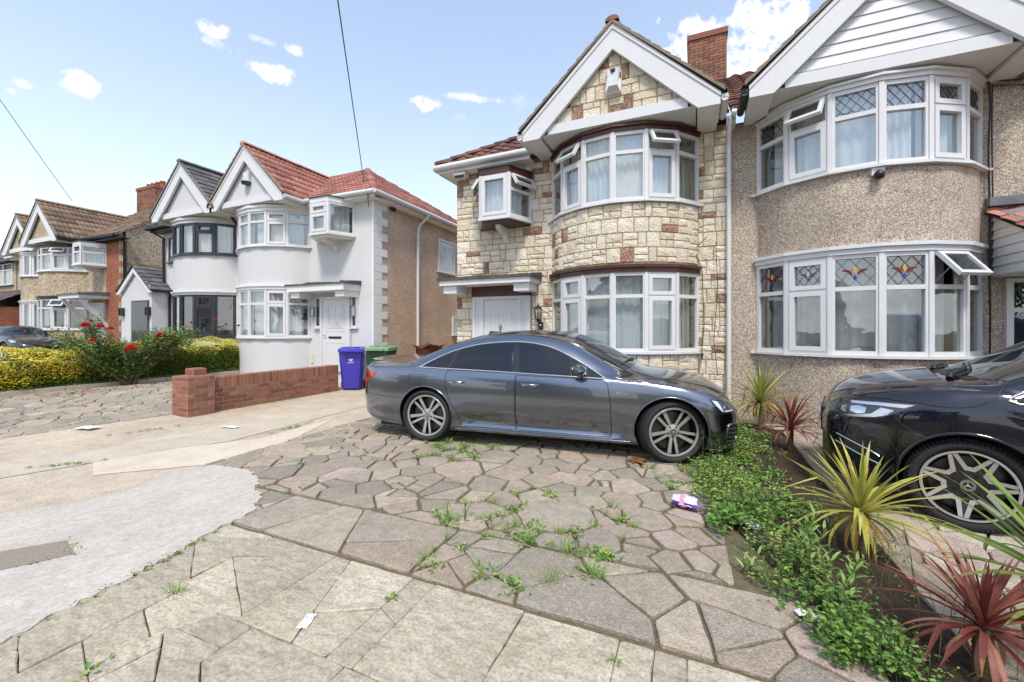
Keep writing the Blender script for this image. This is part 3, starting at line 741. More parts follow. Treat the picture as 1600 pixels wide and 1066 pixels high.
# ---- the pebbledashed neighbour
PB = dict(wall=PEB_R, z=(1.14, 2.55, 3.74, 4.87), bay=(.44, 3.16), gable=(1.86, 1.6), tile=BRN_T, headm=WHITE, boards=True, ggm=BLACKP, hip=False, gable_base=WHITE, head=.15,
          k1=[('fixed', 'fixed'), ('sash', 'sash'), ('fixed', 'fixed'), ('fixed', 'fixed'), ('open', 'fixed'), ('fixed', 'fixed')],
          k2=[('fixed', 'fixed'), ('open', 'sash'), ('fixed', 'fixed'), ('fixed', 'fixed'), ('sash', 'sash'), ('fixed', 'fixed')], win=dict(lead=True, trf=.34, mul=.055), w1=dict(tulips=[1, 2, 1, 1, 0, 0], cm=CURT2, open_deg=40), x0=.03)
peb = house('pebbledash_house', 'grey pebbledashed house with leaded bow windows and white boarded gable', .52, 8.0, 1, 5.6, 8.0, PB)
def peb_extra():
    # lean-to porch beyond the bay
    q = MB(); q.box(3.27, 6.4, -1.0, -.02, 2.22, 3.12); 
    pw = MB(); pw.prism([(-.03, 3.13), (-1.0, 2.62), (-1.0, 2.24), (-.03, 2.24)], 3.27, 3.31, 'x'); z = 2.24
    pw = MB()
    for i in range(7):
        z = 2.24+i*.125; y1 = -1.0 if z < 2.6 else -1.0+(z-2.6)*1.9
        if y1 > -.1: break
        pw.add([(3.25, -.03, z), (3.25, -.95, z), (3.265, -.95 if z+.122 < 2.62 else y1+.1, z+.122), (3.265, -.03, z+.122)], [(0, 1, 2, 3)])
    pc = MB(); pc.prism([(-.02, 3.12), (-1.12, 2.56), (-1.12, 2.22), (-.02, 2.22)], 3.268, 6.4, 'x')
    o = pc.build('porch_wall', WHITE, peb)
    pw.build('cladding_boards', WHITE, o)
    roof_slope('porch_roof', TILE, o, [(3.18, -1.25, 2.53), (6.5, -1.25, 2.53), (6.5, .0, 3.17), (3.18, .0, 3.17)], 1, RED_T, .3, .33, style='roll')
    l = MB(); l.box(3.2, 6.4, -.12, -.01, 3.2, 3.32); l.build('lead_flashing', LEAD, o)
    f = window('porch_window', peb, 1, [(3.40, -.03), (5.6, -.03)], .75, 2.2, [('fixed', 'fixed')], curtain=False, trf=.30, mul=.07, sill=True)
    q = MB(); q.box(3.42, 5.6, .0, .012, .8, 2.18); q.build('room_back', DRAPE, f)
    c = MB()
    c.tube([(3.22, -.05, 5.0), (3.23, -.06, 4.6), (3.215, -.05, 4.0), (3.225, -.06, 3.2), (3.22, -.06, 2.4), (3.235, -.05, 1.7), (3.22, -.06, .6)], .011, 6)
    c.tube([(3.26, -.04, 4.9), (3.25, -.05, 4.2), (3.26, -.05, 3.3), (3.255, -.05, 2.3)], .008, 6)
    c.tube([(3.22, -.05, 4.95), (3.5, -.05, 4.90), (4.2, -.05, 4.97), (5.4, -.05, 4.93)], .01, 6)
    c.tube([(3.26, -.04, 4.88), (3.7, -.04, 4.80), (4.4, -.04, 4.93)], .007, 6)
    c.build('cable', BLACKP, peb)
    k = MB(); k.tube([(.32, -.28, 5.17), (.32, -.62, 5.13), (.30, -.86, 5.1)], .05, 8); k.build('valley_felt', BLACKP, peb)
peb_extra()
# ---- white rendered semi-detached pair further along
WH = dict(wall=RENDER, z=(1.28, 2.62, 3.84, 4.80), bay=(.12, 2.94), gable=(1.52, 1.5), tile=RED_T, zb=.1, slope=.66, tstyle='inter', headm=WHITEWOOD, gablem=RENDER, head=.16,
          k1=[('fixed', 'fixed')]*3+[('fixed', 'fixed'), ('sash', 'sash'), ('fixed', 'fixed')], k2=[('fixed', 'fixed')]*3+[('fixed', 'fixed'), ('sash', 'sash'), ('fixed', 'fixed')],
          oriel=(3.28, 3.72, 4.32, 4.62, .62, 4.02, 4.82), ko=[('fixed', 'fixed'), ('sash', 'sash'), ('none', 'fixed')], x0=0,
          pipes=[([(5.62, 1.95, 4.98), (5.62, 1.95, 4.9), (5.34, 1.9, 4.66), (5.32, 1.85, 4.4), (5.32, 1.85, 0)], .045, WHITE)])
white = house('white_rendered_house', 'white rendered house under red roof tiles with flat door canopy', -13.0, 8.55, 1, 5.26, 5.2, WH)
def white_extra():
    s = MB(); s.box(5.262, 5.275, .14, 5.2, -.2, 4.91); s.build('side_wall', PEB_W, white)
    b = MB(); r = random.Random(5); z = .1; k = 0
    while z < 4.86:
        l = .52 if k % 2 == 0 else .30
        c = (.80, .80, .80)
        b.box(5.24, 5.295, -.03, l, z+.0, z+.205, 0, c); 
        z += .21; k += 1
    b.build('quoins', mat('painted_brick', (.78, .78, .78), .7, bump=(30, .004, 3)), white)
    # oblong casement panes in the side wall
    for (y0, y1, z0, z1) in ((2.98, 4.0, 3.42, 4.5), (3.85, 4.3, 1.32, 1.95)):
        f = MB(); t = .06
        f.box(5.27, 5.32, y0, y1, z0, z0+t); f.box(5.27, 5.32, y0, y1, z1-t, z1); f.box(5.27, 5.32, y0, y0+t, z0+t, z1-t); f.box(5.27, 5.32, y1-t, y1, z0+t, z1-t)
        fo = f.build('side_window', WHITE, white); g = MB(); g.box(5.276, 5.285, y0+t, y1-t, z0+t, z1-t); g.build('pane', GLASSD, fo)
        g = MB(); g.box(5.27, 5.36, y0-.05, y1+.05, z0-.04, z0-.002); g.build('window_sill', WHITE, fo)
    v = MB(); v.box(5.27, 5.33, .66, .82, 4.80, 4.90); v.build('air_vent', BLACKP, white)
    door(white, 1, 3.44, 4.52, .33, 2.40, -.03, .0, panes=6)
    q = MB()
    for a, b in ((3.2, 3.42), (4.54, 4.74)):
        for (p, q_, r_, s_) in ((a, b, 1.56, 1.6), (a, b, 2.36, 2.4), (a, a+.04, 1.6, 2.36), (b-.04, b, 1.6, 2.36)): q.box(p, q_, -.05, .01, r_, s_)
        q.box(a-.05, b+.03, -.08, .01, 1.52, 1.558)
    f = q.build('side_light', WHITE, white); g = MB(); g.box(3.24, 3.38, -.02, -.01, 1.6, 2.36); g.box(4.58, 4.70, -.02, -.01, 1.6, 2.36); g.build('pane', GLASSG, f)
    canopy(white, 1, 2.70, 4.86, 2.52, .62, FELT, edge=.2, wav=1, tp=.02)
    b = MB(); b.box(3.0, 3.1, -.025, .01, .55, .82); b.build('gas_vent', mat('cream_vent', lin(214, 206, 182), .6), white)
    a = MB(); a.tube([(5.36, -.3, 5.02), (5.38, -.32, 4.8), (5.42, -.33, 4.62)], .012, 5); a.build('cable_bracket', BLACKP, white)
white_extra()
# ---- its dark framed other half
DK = dict(wall=RENDER, z=(1.27, 2.58, 3.84, 4.80), bay=(.3, 3.14), gable=(1.46, 1.5), tile=GRY_T, zb=.1, slope=.66, tstyle='flat', th=.24, tw=.28, headm=RENDER, gablem=RENDER, frame=ANTH, gutm=BLACKP, sillm=ANTH, hip=True,
          k1=[('none', 'fixed'), ('sash', 'fixed'), ('none', 'fixed'), ('none', 'fixed'), ('fixed', 'sash'), ('none', 'fixed')], k2=[('none', 'fixed'), ('sash', 'fixed'), ('none', 'fixed'), ('none', 'fixed'), ('fixed', 'sash'), ('none', 'fixed')], win=dict(mul=.075), evm=BLACKP, w1=dict(curtain=False),
          x0=0, pipes=[([(-.06, -.36, 5.0), (-.06, -.36, 4.92), (-.02, -.1, 4.66), (-.02, -.08, 4.3), (-.02, -.08, 3.9)], .04, BLACKP), ([(-.02, -.08, 2.6), (-.02, -.08, .3)], .04, BLACKP),
                      ([(4.35, -.36, 5.0), (4.35, -.36, 4.92), (4.1, -.08, 4.7), (4.1, -.07, 3.0)], .04, BLACKP)])
dark = house('dark_framed_house', 'white rendered house with charcoal window frames and grey slate roof', -13.0, 8.55, -1, 4.25, 5.2, DK)
def dark_extra():
    f = window('entrance_window', dark, -1, [(3.32, -.02), (3.9, -.02)], 3.85, 4.72, [('none', 'fixed')], ANTH, curtain=True, sill=True)
    # gabled entrance porch
    p = MB(-1); x0, x1, y0 = 3.85, 5.75, -.55; p.box(x0, x1, y0, 2.6, -.1, 2.88); p.prism([(x0, 2.879), (x1, 2.879), ((x0+x1)/2, 3.62)], y0, 2.6, 'y')
    o = p.build('porch', RENDER, dark)
    cx = (x0+x1)/2
    for s in (1, -1):
        e = cx+s*(.95+.14)
        roof_slope('porch_roof', TILE, o, [(e, y0-.12, 2.84), (e, 2.6, 2.84), (cx, 2.6, 3.72), (cx, y0-.12, 3.72)], -1, GRY_T, .28, .24, style='flat')
    b = MB(-1)
    for s in (1, -1): b.prism([(cx, 3.70), (cx+s*1.08, 2.86), (cx+s*1.08, 2.74), (cx+s*.9, 2.74), (cx, 3.48)], y0-.09, y0-.03, 'y')
    b.build('bargeboard', WHITE, o)
    g = MB(-1); g.tube([(x0-.15, y0-.08, 2.82), (x0-.15, 2.6, 2.81)], .05, 8); g.tube([(x0-.1, y0+.5, 2.8), (x0-.05, y0+.5, 2.6), (x0-.04, y0+.5, .2)], .036, 8); g.build('gutter', BLACKP, o)
    d = MB(-1); d.box(x0+.14, x0+1.2, y0-.03, y0+.01, .35, 2.5); do = d.build('front_door', ANTH, o)
    g = MB(-1); g.box(x0+.2, x0+1.14, y0-.036, y0-.031, .42, 2.44); g.build('pane', GLASSG, do)
    t = MB(-1); t.tube([(.10, -.035, 1.93), (.135, -.035, 1.88), (.12, -.035, 1.84)], .008, 5); t.tube([(.16, -.035, 1.86), (.19, -.035, 1.80), (.13, -.035, 1.81)], .008, 5); t.build('house_number', BLACKP, dark)
dark_extra()
# ---- brown roofed pair
TH = dict(wall=PEB_T, z=(1.5, 2.72, 3.86, 4.80), bay=(.1, 3.2), gable=(1.75, 1.5), tile=TAN_T, zb=.3, hip=False, tstyle='wave', headm=mat('dark_head', lin(62, 50, 50), .5), gablem=PEB_T, frame=WHITE, gutm=BLACKP, sillm=WHITE, evm=BLACKP,
          k1=[('fixed', 'fixed'), ('fixed', 'fixed'), ('fixed', 'fixed'), ('fixed', 'fixed'), ('open', 'sash'), ('fixed', 'fixed')], k2=[('fixed', 'fixed'), ('fixed', 'fixed'), ('fixed', 'fixed'), ('fixed', 'fixed'), ('open', 'sash'), ('fixed', 'fixed')],
          win=dict(lead=True), w1=dict(curtain=False), oriel=(3.7, 3.95, 4.5, 4.72, .68, 4.0, 4.72), ko=[('fixed', 'fixed')]*3, head=.16,
          pipes=[([(6.12, -.3, 4.98), (6.12, -.06, 4.8), (6.13, -.05, .2)], .05, BLACKP)], x0=0)
third = house('buff_pebbledash_house', 'buff pebbledashed house with brown tiles and red brick corner pier', -25.8, 8.55, 1, 6.08, 8.0, TH)
def third_extra():
    c = MB(); c.box(4.68, 5.78, -.02, .02, .2, 4.88); c.build('pier_backing', BRMORT, third)
    b = MB(); R_ = []
    for (u0, u1, v0, v1, cc) in bricks(4.7, 5.62, .3, 4.88, 9): R_.append((u0, u1, v0, v1, mixc(cc, lin(190, 92, 50), .5)))
    z = .3; k = 0
    while z < 4.8:
        if k % 2 == 0: R_ += [(a, b_, v0, v1, mixc(cc, lin(190, 92, 50), .5)) for (a, b_, v0, v1, cc) in bricks(5.62, 5.86, z, z+.22, k)]
        z += .225; k += 1
    blocks(b, R_, lambda u, v, o: (u, -.02-o, v), .012, .007, .004, .003, div=1); b.build('corner_pier', BRICK, third)
    canopy(third, 1, 3.3, 5.0, 2.68, .95, LEAD, edge=.16, leg=False)
    for x in (3.45, 4.8):
        g = MB(); g.prism([(-.85, 2.67), (-.75, 2.67), (-.55, 2.4), (-.38, 2.25), (-.2, 1.9), (-.02, 1.75), (-.02, 1.55), (-.14, 1.62), (-.3, 1.95), (-.5, 2.12), (-.68, 2.36)], x-.05, x+.05, 'x')
        g.build('canopy_bracket', WHITEWOOD, third)
    door(third, 1, 3.6, 4.66, .3, 2.55, -.03, 0, panes=6)
    b = MB(); b.box(6.08, 6.1, -.02, 8, 3.98, 4.05); b.build('side_band', MORTAR, third)
    chimney(third, 1, -.5, 1.1, 3.3, 4.2, 6.9, 8.75, 4, 3)
third_extra()
FO = dict(wall=PEB_T, z=(1.44, 2.68, 3.9, 4.85), bay=(.2, 3.0), gable=(1.7, 1.5), tile=TAN_T, zb=.3, hip=False, tstyle='wave', headm=WHITEWOOD, gablem=PEB_T, k1=[('none', 'fixed')]*6, k2=[('none', 'fixed')]*6, win=dict(mul=.12), x0=0)
fourth = house('far_pebbledash_house', 'pebbledashed house with plain white bay beside parked sports car', -26.1, 9.1, -1, 5.0, 8.0, FO)
bq = MB(-1); blocks(bq, bricks(0, 3.6, .3, 1.42, 4), (lambda f: (lambda u, v, o: (f[min(29, int(u/3.6*30))][0], f[min(29, int(u/3.6*30))][1]-.012-o, v)))(arc_pts(.2, 3.0, .8, 30)), .012, .006, .004, .003, div=1); bq.build('brick_plinth', BRICK, fourth)
def fifth_house():
    root = thing('brick_garage_house', 'far house with leaded upper window over brick garage at the frame edge', 'house', (-31.2, 9.1, 0))
    w_ = MB(); w_.box(-6, 0.2, 0, 8, 0, 5.0); w_.build('wall', PEB_T, root)
    roof_slope('roof', TILE, root, [(-6, -.3, 5.05), (.3, -.3, 5.05), (.3, 4, 7.9), (-6, 4, 7.9)], 1, TAN_T, .3, .33, style='wave')
    ga = MB(); ga.box(-3.0, 1.9, -1.2, -.02, 0, 2.55); g = ga.build('garage', BRMORT, root)
    b = MB(); pal = [lin(*q) for q in ((176,92,58),(164,84,54),(188,104,70))]
    blocks(b, bricks(-3, 1.9, .3, 2.55, 6, pal=pal), lambda u, v, o: (u, -1.2-o, v), .012, .007, .004, .003, div=1)
    blocks(b, bricks(0, 1.18, .3, 2.55, 7, pal=pal), lambda u, v, o: (1.9+o, -1.2+u, v), .012, .007, .004, .003, div=1); b.build('brickwork', BRICK, g)
    roof_slope('garage_roof', TILE, g, [(-3.1, -1.4, 2.62), (2.0, -1.4, 2.62), (2.0, .0, 3.45), (-3.1, .0, 3.45)], 1, [lin(96, 80, 88), lin(84, 70, 78)], .3, .3, style='roll')
    f = MB(); f.box(-3.1, 2.0, -1.36, -1.3, 2.44, 2.62); f.build('fascia', BLACKP, g)
    window('upper_window', root, 1, [(-2.6, -.03), (-1.3, -.03), (-.25, -.03)], 3.75, 4.85, [('fixed', 'fixed')], lead=True, sillm=BLACKP)
    e = MB(); e.box(-6, .25, -.3, 0, 4.9, 5.05); e.build('eaves', BLACKP, root)
fifth_house()
# ------------------------------------------------------------------ ground
SOIL = mat('joint_soil', lin(112, 98, 78), .95, vary=[(2.4, lin(82, 92, 48), .8), (30, lin(140, 128, 108), .5)], bump=(60, .02, 5))
GRAVC = mat('exposed_aggregate', rough=.92, speck=(110, [lin(*q) for q in ((200,186,165),(190,174,154),(208,194,174),(178,163,143),(194,178,158),(204,189,168),(168,153,134))]), vary=[(1.1, lin(168, 148, 124), .5), (3.5, 'dark', .22), (9, lin(214, 202, 182), .3)])
CONC = mat('worn_concrete', lin(190, 178, 160), .9, vary=[(2.2, lin(160, 146, 128), .6), (40, lin(214, 204, 188), .5)], bump=(70, .004, 5))
WCONC = mat('pale_cement_skim', lin(214, 208, 198), .88, vary=[(1.3, lin(186, 178, 168), .6, (1.3, .7, 1)), (4, lin(200, 182, 162), .45, (1.4, .7, 1)), (13, lin(164, 156, 146), .35, (1.5, .6, 1)), (45, lin(150, 142, 132), .4), (150, lin(130, 122, 114), .45)], bump=(22, .018, 9, (1.4, .6, 1)))
SLAB = mat('paving_slab', (1, 1, 1), .9, attr=True, vary=[(4.5, 'dark', .42), (55, lin(222, 212, 194), .4), (130, lin(84, 78, 70), .62), (14, lin(120, 112, 100), .42)], bump=(90, .010, 6))
FLAG = mat('sandstone_flag', (1, 1, 1), .9, attr=True, vary=[(2.0, lin(150, 138, 116), .55), (7, lin(196, 186, 160), .5), (60, lin(112, 104, 92), .55), (11, 'dark', .5, (1, 2.2, 1))], bump=(13, .026, 8))
ASPH = mat('asphalt', lin(72, 72, 74), .95, speck=None, vary=[(60, lin(110, 110, 110), .5)], bump=(120, .006))
EARTH = mat('bed_soil', lin(64, 48, 36), .98, vary=[(26, lin(34, 26, 20), .8), (90, lin(118, 96, 74), .35)], bump=(45, .045, 7))
def sheet(name, poly, dz, m, base=0.0, res=None):
    mb = MB(); n = len(poly)
    mb.add([(x, y, gh(x)+dz) for x, y in poly], [list(range(n))]); o = mb.build(name, m, None, recalc=False)
    return tag(o, kind='structure')
def gsheet(name, x0, x1, y0, y1, dz, m, nx=24, ny=4):
    mb = MB(); mb.grid([[(x0+(x1-x0)*i/nx, y0+(y1-y0)*j/ny, gh(x0+(x1-x0)*i/nx)+dz) for i in range(nx+1)] for j in range(ny+1)], sm=True)
    return tag(mb.build(name, m, None), kind='structure')
g = MB(); xs = [-400, -60]+[-30+i*1.0 for i in range(0, 31)]+[20, 60, 400]; ys = [-400, -30, -6, -1.2, 2, 8, 20, 60, 400]
g.grid([[(x, y, gh(x)-.018) for x in xs] for y in ys], sm=True); tag(g.build('ground', SOIL, None), kind='structure')
gsheet('road', -60, 60, -8.2, -1.5, -.10+.075, ASPH)
kb = MB(); 
for i in range(60): kb.box(-30+i*1.0, -30+i*1.0+.985, -1.5, -1.37, -.05, gh(-30+i)+.012)
tag(kb.build('kerb', CONC, None), kind='structure')
gsheet('shared_driveway', -9.2, -4.6, .2, 22, -.012, GRAVC, 12, 10)
tag(sheet('drive_strip', [(-7.35, .4), (-6.9, .4), (-6.0, 3.1), (-5.75, 3.6), (-6.05, 8), (-6.2, 16), (-6.62, 16), (-6.5, 8), (-6.35, 4.2), (-6.9, 2.6)], -.006, CONC), kind='structure')
tag(sheet('drive_slab', [(-5.7, 2.2), (-4.9, 2.95), (-5.05, 4.0), (-5.6, 5.3), (-5.5, 3.9), (-5.9, 3.3), (-6.5, 2.5)], -.007, mat('smooth_concrete', lin(206, 192, 172), .9, vary=[(3, lin(176, 160, 140), .6), (50, lin(224, 214, 198), .5)], bump=(70, .004))), kind='structure')
# pale cement crossing, broken outline, with an inspection cover let into it
PATCH = [(-2.96, -1.3), (-3.0, .55), (-3.02, .84), (-3.08, 1.07), (-3.1, 1.3), (-3.22, 1.76), (-3.3, 2.1), (-3.33, 2.3), (-3.46, 2.37), (-3.52, 2.5), (-3.80, 2.62), (-3.88, 2.72), (-4.1, 2.84), (-4.37, 2.93), (-4.6, 2.9), (-4.83, 2.88), (-4.95, 2.74), (-5.02, 2.55), (-4.86, 2.3), (-4.80, 2.08), (-4.88, 1.9), (-4.95, 1.71), (-5.05, 1.55), (-5.12, 1.4), (-5.4, .9), (-5.9, .2), (-6.4, -1.3)]
def ragged(poly, amp, step, seed):
    r = random.Random(seed); out = []; n = len(poly)
    for i in range(n):
        p, q = poly[i], poly[(i+1) % n]; l = math.dist(p, q); k = max(1, int(l/step)); nx, ny = (q[1]-p[1])/max(l, 1e-6), -(q[0]-p[0])/max(l, 1e-6)
        for j in range(k):
            t = j/k; d = r.uniform(-amp, amp)*(0 if j == 0 else 1); out.append((p[0]+(q[0]-p[0])*t+nx*d, p[1]+(q[1]-p[1])*t+ny*d))
    return out
pm = MB(); pp = ragged(PATCH, .024, .035, 3); n = len(pp)
pm.add([(x, y, .011) for x, y in pp]+[(x, y, -.03) for x, y in pp], [list(range(n))]+[(i, (i+1) % n, n+(i+1) % n, n+i) for i in range(n)])
tag(pm.build('crossing', WCONC, None), kind='structure')
mc = MB(); mc.prism([(-3.93, 1.08), (-3.76, 1.36), (-4.06, 1.42), (-4.28, 1.14)], -.02, .015); tag(mc.build('access_cover', mat('cover_concrete', lin(150, 138, 124), .9, vary=[(60, lin(120, 110, 100), .6)], bump=(90, .006)), None), 'small rough concrete access cover edged with moss in the pale cement', 'drain cover')
# crazy paving: each slab a raised stone with its own tilt and tone
GREYS = [lin(*q) for q in ((180,164,146),(188,171,151),(172,160,143),(194,178,156),(182,163,143),(162,152,137),(198,182,160),(186,166,144),(170,158,140),(176,160,142))]
PINKS = [lin(*q) for q in ((200,174,162),(194,166,154),(204,180,168))]
SANDS = [lin(*q) for q in ((206,194,172),(198,187,166),(212,201,180),(190,179,160),(203,191,170))]
JOINTS = []
def shatter(poly, amin, amax, rnd, ortho=0.0):
    A = abs(area(poly))
    if A < rnd.uniform(amin, amax) or A < amin: return [poly]
    best = None; cx = sum(p[0] for p in poly)/len(poly); cy = sum(p[1] for p in poly)/len(poly)
    # longest axis
    far = max(((p, q) for p in poly for q in poly), key=lambda e: math.dist(*e)); ang = math.atan2(far[1][1]-far[0][1], far[1][0]-far[0][0])
    best = None
    def sharp_(q):
        w_ = 9
        for i in range(len(q)):
            u = Vector(q[i-1])-Vector(q[i]); v = Vector(q[(i+1) % len(q)])-Vector(q[i])
            if u.length < .01 or v.length < .01: continue
            w_ = min(w_, u.angle(v))
        return w_+(0 if len(q) > 3 else -.5)
    for k in range(9):
        t = ang+math.pi/2+rnd.uniform(-.5, .5); d = math.dist(*far); ox = rnd.uniform(-.16, .16)*d
        px, py = cx+math.cos(ang)*ox, cy+math.sin(ang)*ox; nx, ny = -math.sin(t), math.cos(t); c = nx*px+ny*py
        a = clip_half(poly, nx, ny, c); b = clip_half(poly, -nx, -ny, -c)
        if len(a) < 3 or len(b) < 3: continue
        q = min(sharp_(a), sharp_(b))
        if best is None or q > best[0]: best = (q, a, b)
        if q > 1.0: break
    if best is None: return [poly]
    a, b = best[1:]
    return shatter(a, amin, amax, rnd)+shatter(b, amin, amax, rnd)
def mosaic(poly, rmin, rmax, rnd, split=.28, bias=1.6):
    """irregular broken slabs: cells of different size, some snapped in two"""
    xs = [p[0] for p in poly]; ys = [p[1] for p in poly]; P = []
    for k in range(6000):
        q = (rnd.uniform(min(xs)-.1, max(xs)+.1), rnd.uniform(min(ys)-.1, max(ys)+.1)); r_ = rmin+(rmax-rmin)*rnd.random()**bias*(1 if k < 2500 else .35)
        if all((q[0]-p[0])**2+(q[1]-p[1])**2 > ((r_+p[2])*.88)**2 for p in P): P.append((q[0], q[1], r_))
    out = []
    if area(poly) < 0: poly = poly[::-1]
    for i, p in enumerate(P):
        c = [(p[0]-1, p[1]-1), (p[0]+1, p[1]-1), (p[0]+1, p[1]+1), (p[0]-1, p[1]+1)]
        for j, q in enumerate(P):
            if i == j: continue
            dx, dy = q[0]-p[0], q[1]-p[1]; d2 = dx*dx+dy*dy
            if d2 > 1.6: continue
            t = .5*(1+(p[2]**2-q[2]**2)/d2); c = clip_half(c, dx, dy, dx*(p[0]+dx*t)+dy*(p[1]+dy*t))
            if len(c) < 3: break
        if len(c) < 3: continue
        for a in range(len(poly)):
            u, v = poly[a], poly[(a+1) % len(poly)]; nx, ny = v[1]-u[1], -(v[0]-u[0]); c = clip_half(c, nx, ny, nx*u[0]+ny*u[1])
            if len(c) < 3: break
        if len(c) < 3 or abs(area(c)) < .006: continue
        out += shatter(c, abs(area(c))*.4, abs(area(c))*.95, rnd) if rnd.random() < split and abs(area(c)) > .05 else [c]
    return out
def inset(poly, d):
    if area(poly) < 0: poly = poly[::-1]
    q = poly; n = len(poly)
    for i in range(n):
        p, r = poly[i], poly[(i+1) % n]; l = math.dist(p, r)
        if l < 1e-5: continue
        nx, ny = (r[1]-p[1])/l, -(r[0]-p[0])/l; q = clip_half(q, nx, ny, nx*p[0]+ny*p[1]-d)
        if len(q) < 3: return None
    return q
def corner_cut(poly, k, rnd):
    out = []; n = len(poly)
    for i in range(n):
        a, b, c = Vector(poly[i-1]), Vector(poly[i]), Vector(poly[(i+1) % n])
        d = min(k*rnd.uniform(.3, 1.6), (a-b).length*.3, (c-b).length*.3)
        p = b+(a-b).normalized()*d; q = b+(c-b).normalized()*d; m_ = (p+q)/2*.45+b*.55
        out += [tuple(p), tuple(m_), tuple(q)]
    return out
def slabs(mb, polys, rnd, gap=(.006, .018), tops=(-.004, .006), pal=GREYS, pink=.1, wob=.005, bev=.007, cut=.03, zf=gh):
    for poly in polys:
        q = inset(poly, rnd.uniform(*gap))
        if not q or abs(area(q)) < .003: continue
        if area(q) < 0: q = q[::-1]
        for p in q:
            if rnd.random() < .7: JOINTS.append(p)
        for i in range(len(q)):
            t = rnd.random(); JOINTS.append((q[i][0]*(1-t)+q[i-1][0]*t, q[i][1]*(1-t)+q[i-1][1]*t))
        q = ragged(corner_cut(q, cut, rnd), wob, .09, rnd.random()); n = len(q)
        cx = sum(p[0] for p in q)/n; cy = sum(p[1] for p in q)/n; tx, ty = rnd.uniform(-.012, .012), rnd.uniform(-.012, .012); z0 = rnd.uniform(*tops)
        c = rnd.choice(PINKS if rnd.random() < pink else pal); f = rnd.uniform(.80, 1.14); c = tuple(v*f for v in c)
        Z = lambda p: zf(p[0])+z0+tx*(p[0]-cx)+ty*(p[1]-cy)
        r_ = [(cx+(p[0]-cx)*(1-bev/max(.05, math.dist(p, (cx, cy)))), cy+(p[1]-cy)*(1-bev/max(.05, math.dist(p, (cx, cy))))) for p in q]
        vs = [(p[0], p[1], Z(p)) for p in r_]+[(p[0], p[1], Z(p)-bev*.8) for p in q]+[(p[0], p[1], -.06+zf(p[0])) for p in q]
        mb.add(vs, [list(range(n))]+[(i, (i+1) % n, n+(i+1) % n, n+i) for i in range(n)]+[(n+i, n+(i+1) % n, 2*n+(i+1) % n, 2*n+i) for i in range(n)], 0, c)
rnd = random.Random(12)
cp = MB()
big = shatter([(-3.3, 2.09), (-1.62, 2.09), (-1.62, 2.70), (-3.3, 2.66)], .3, .5, rnd)
br_ = mosaic([(-1.61, 2.09), (.82, 2.09), (.62, 2.74), (-1.61, 2.69)], .17, .36, rnd, .3, 1.0); slabs(cp, br_, rnd, (.004, .018), pink=.03, tops=(-.006, .008), cut=.014, wob=.007)
slabs(cp, big, rnd, (.004, .012), pink=.0, pal=[GREYS[0], GREYS[1], GREYS[3], GREYS[4], lin(192, 178, 160)])
mid = mosaic([(-5.0, 2.66), (.62, 2.75), (.2, 4.0), (.18, 5.2), (-5.12, 5.2)], .10, .30, rnd); slabs(cp, mid, rnd, (.003, .020), pink=.07, tops=(-.008, .008), cut=.016, wob=.007)
fr_ = mosaic([(-5.12, 5.2), (.18, 5.2), (.3, 8.0), (-4.95, 8.0)], .12, .3, rnd, .2); slabs(cp, fr_, rnd)
lf = mosaic([(-4.6, 2.2), (-3.31, 2.1), (-3.31, 2.66), (-5.0, 2.66)], .12, .28, rnd, .2); slabs(cp, lf, rnd, (.004, .012), pink=.05)
rd_ = mosaic([(1.22, 1.0), (5.0, 1.0), (5.0, 7.2), (1.3, 7.2)], .14, .36, rnd); slabs(cp, rd_, rnd, (.004, .01), pink=.22, pal=GREYS+SANDS)
wd = mosaic([(-12.0, 2.3), (-8.55, 2.3), (-8.3, 4.3), (-8.25, 8.0), (-11.95, 8.0)], .10, .28, rnd); slabs(cp, wd, rnd, (.005, .016), pink=.04, pal=[lin(192,180,158), lin(182,170,150), lin(200,187,164), lin(172,162,146)])
tag(cp.build('crazy_paving', SLAB, None, recalc=False), kind='structure')
# narrow pink and grey path along the front wall of the pebbledashed house
fp = MB(); slabs(fp, [[(1.0+i*.45, 7.22), (1.44+i*.45, 7.22), (1.44+i*.45, 7.55), (1.0+i*.45, 7.55)] for i in range(12)], rnd, (.003, .006), pink=.5, tops=(.02, .03)); tag(fp.build('path', SLAB, None, recalc=False), kind='structure')
# footpath flags
ff = MB(); polys = []
y = 2.06
for k, hgt in enumerate((.66, .8, .9, .9)):
    x = -3.36-rnd.random()*.1
    while x < 4.5:
        wd_ = (rnd.choice((.14, .18, .16)) if int(x*1000) % 2 and rnd.random() < .5 else rnd.choice((.56, .66, .5, .62))); 
        q = [(x, y-hgt), (x+wd_, y-hgt), (x+wd_, y), (x, y)]
        if x < -1.9 and wd_ > .3: polys += shatter(q, .06, .26, rnd)
        elif rnd.random() < .14 and wd_ > .3: polys += shatter(q, .2, .5, rnd)
        elif wd_ < .3: polys += shatter(q, .05, .2, rnd)
        else: polys.append(q)
        x += wd_
    y -= hgt
slabs(ff, polys, rnd, (.0005, .0035), (-.004, .003), SANDS, .0, .004, .006, .015)
tag(ff.build('pavement', FLAG, None, recalc=False), kind='structure')
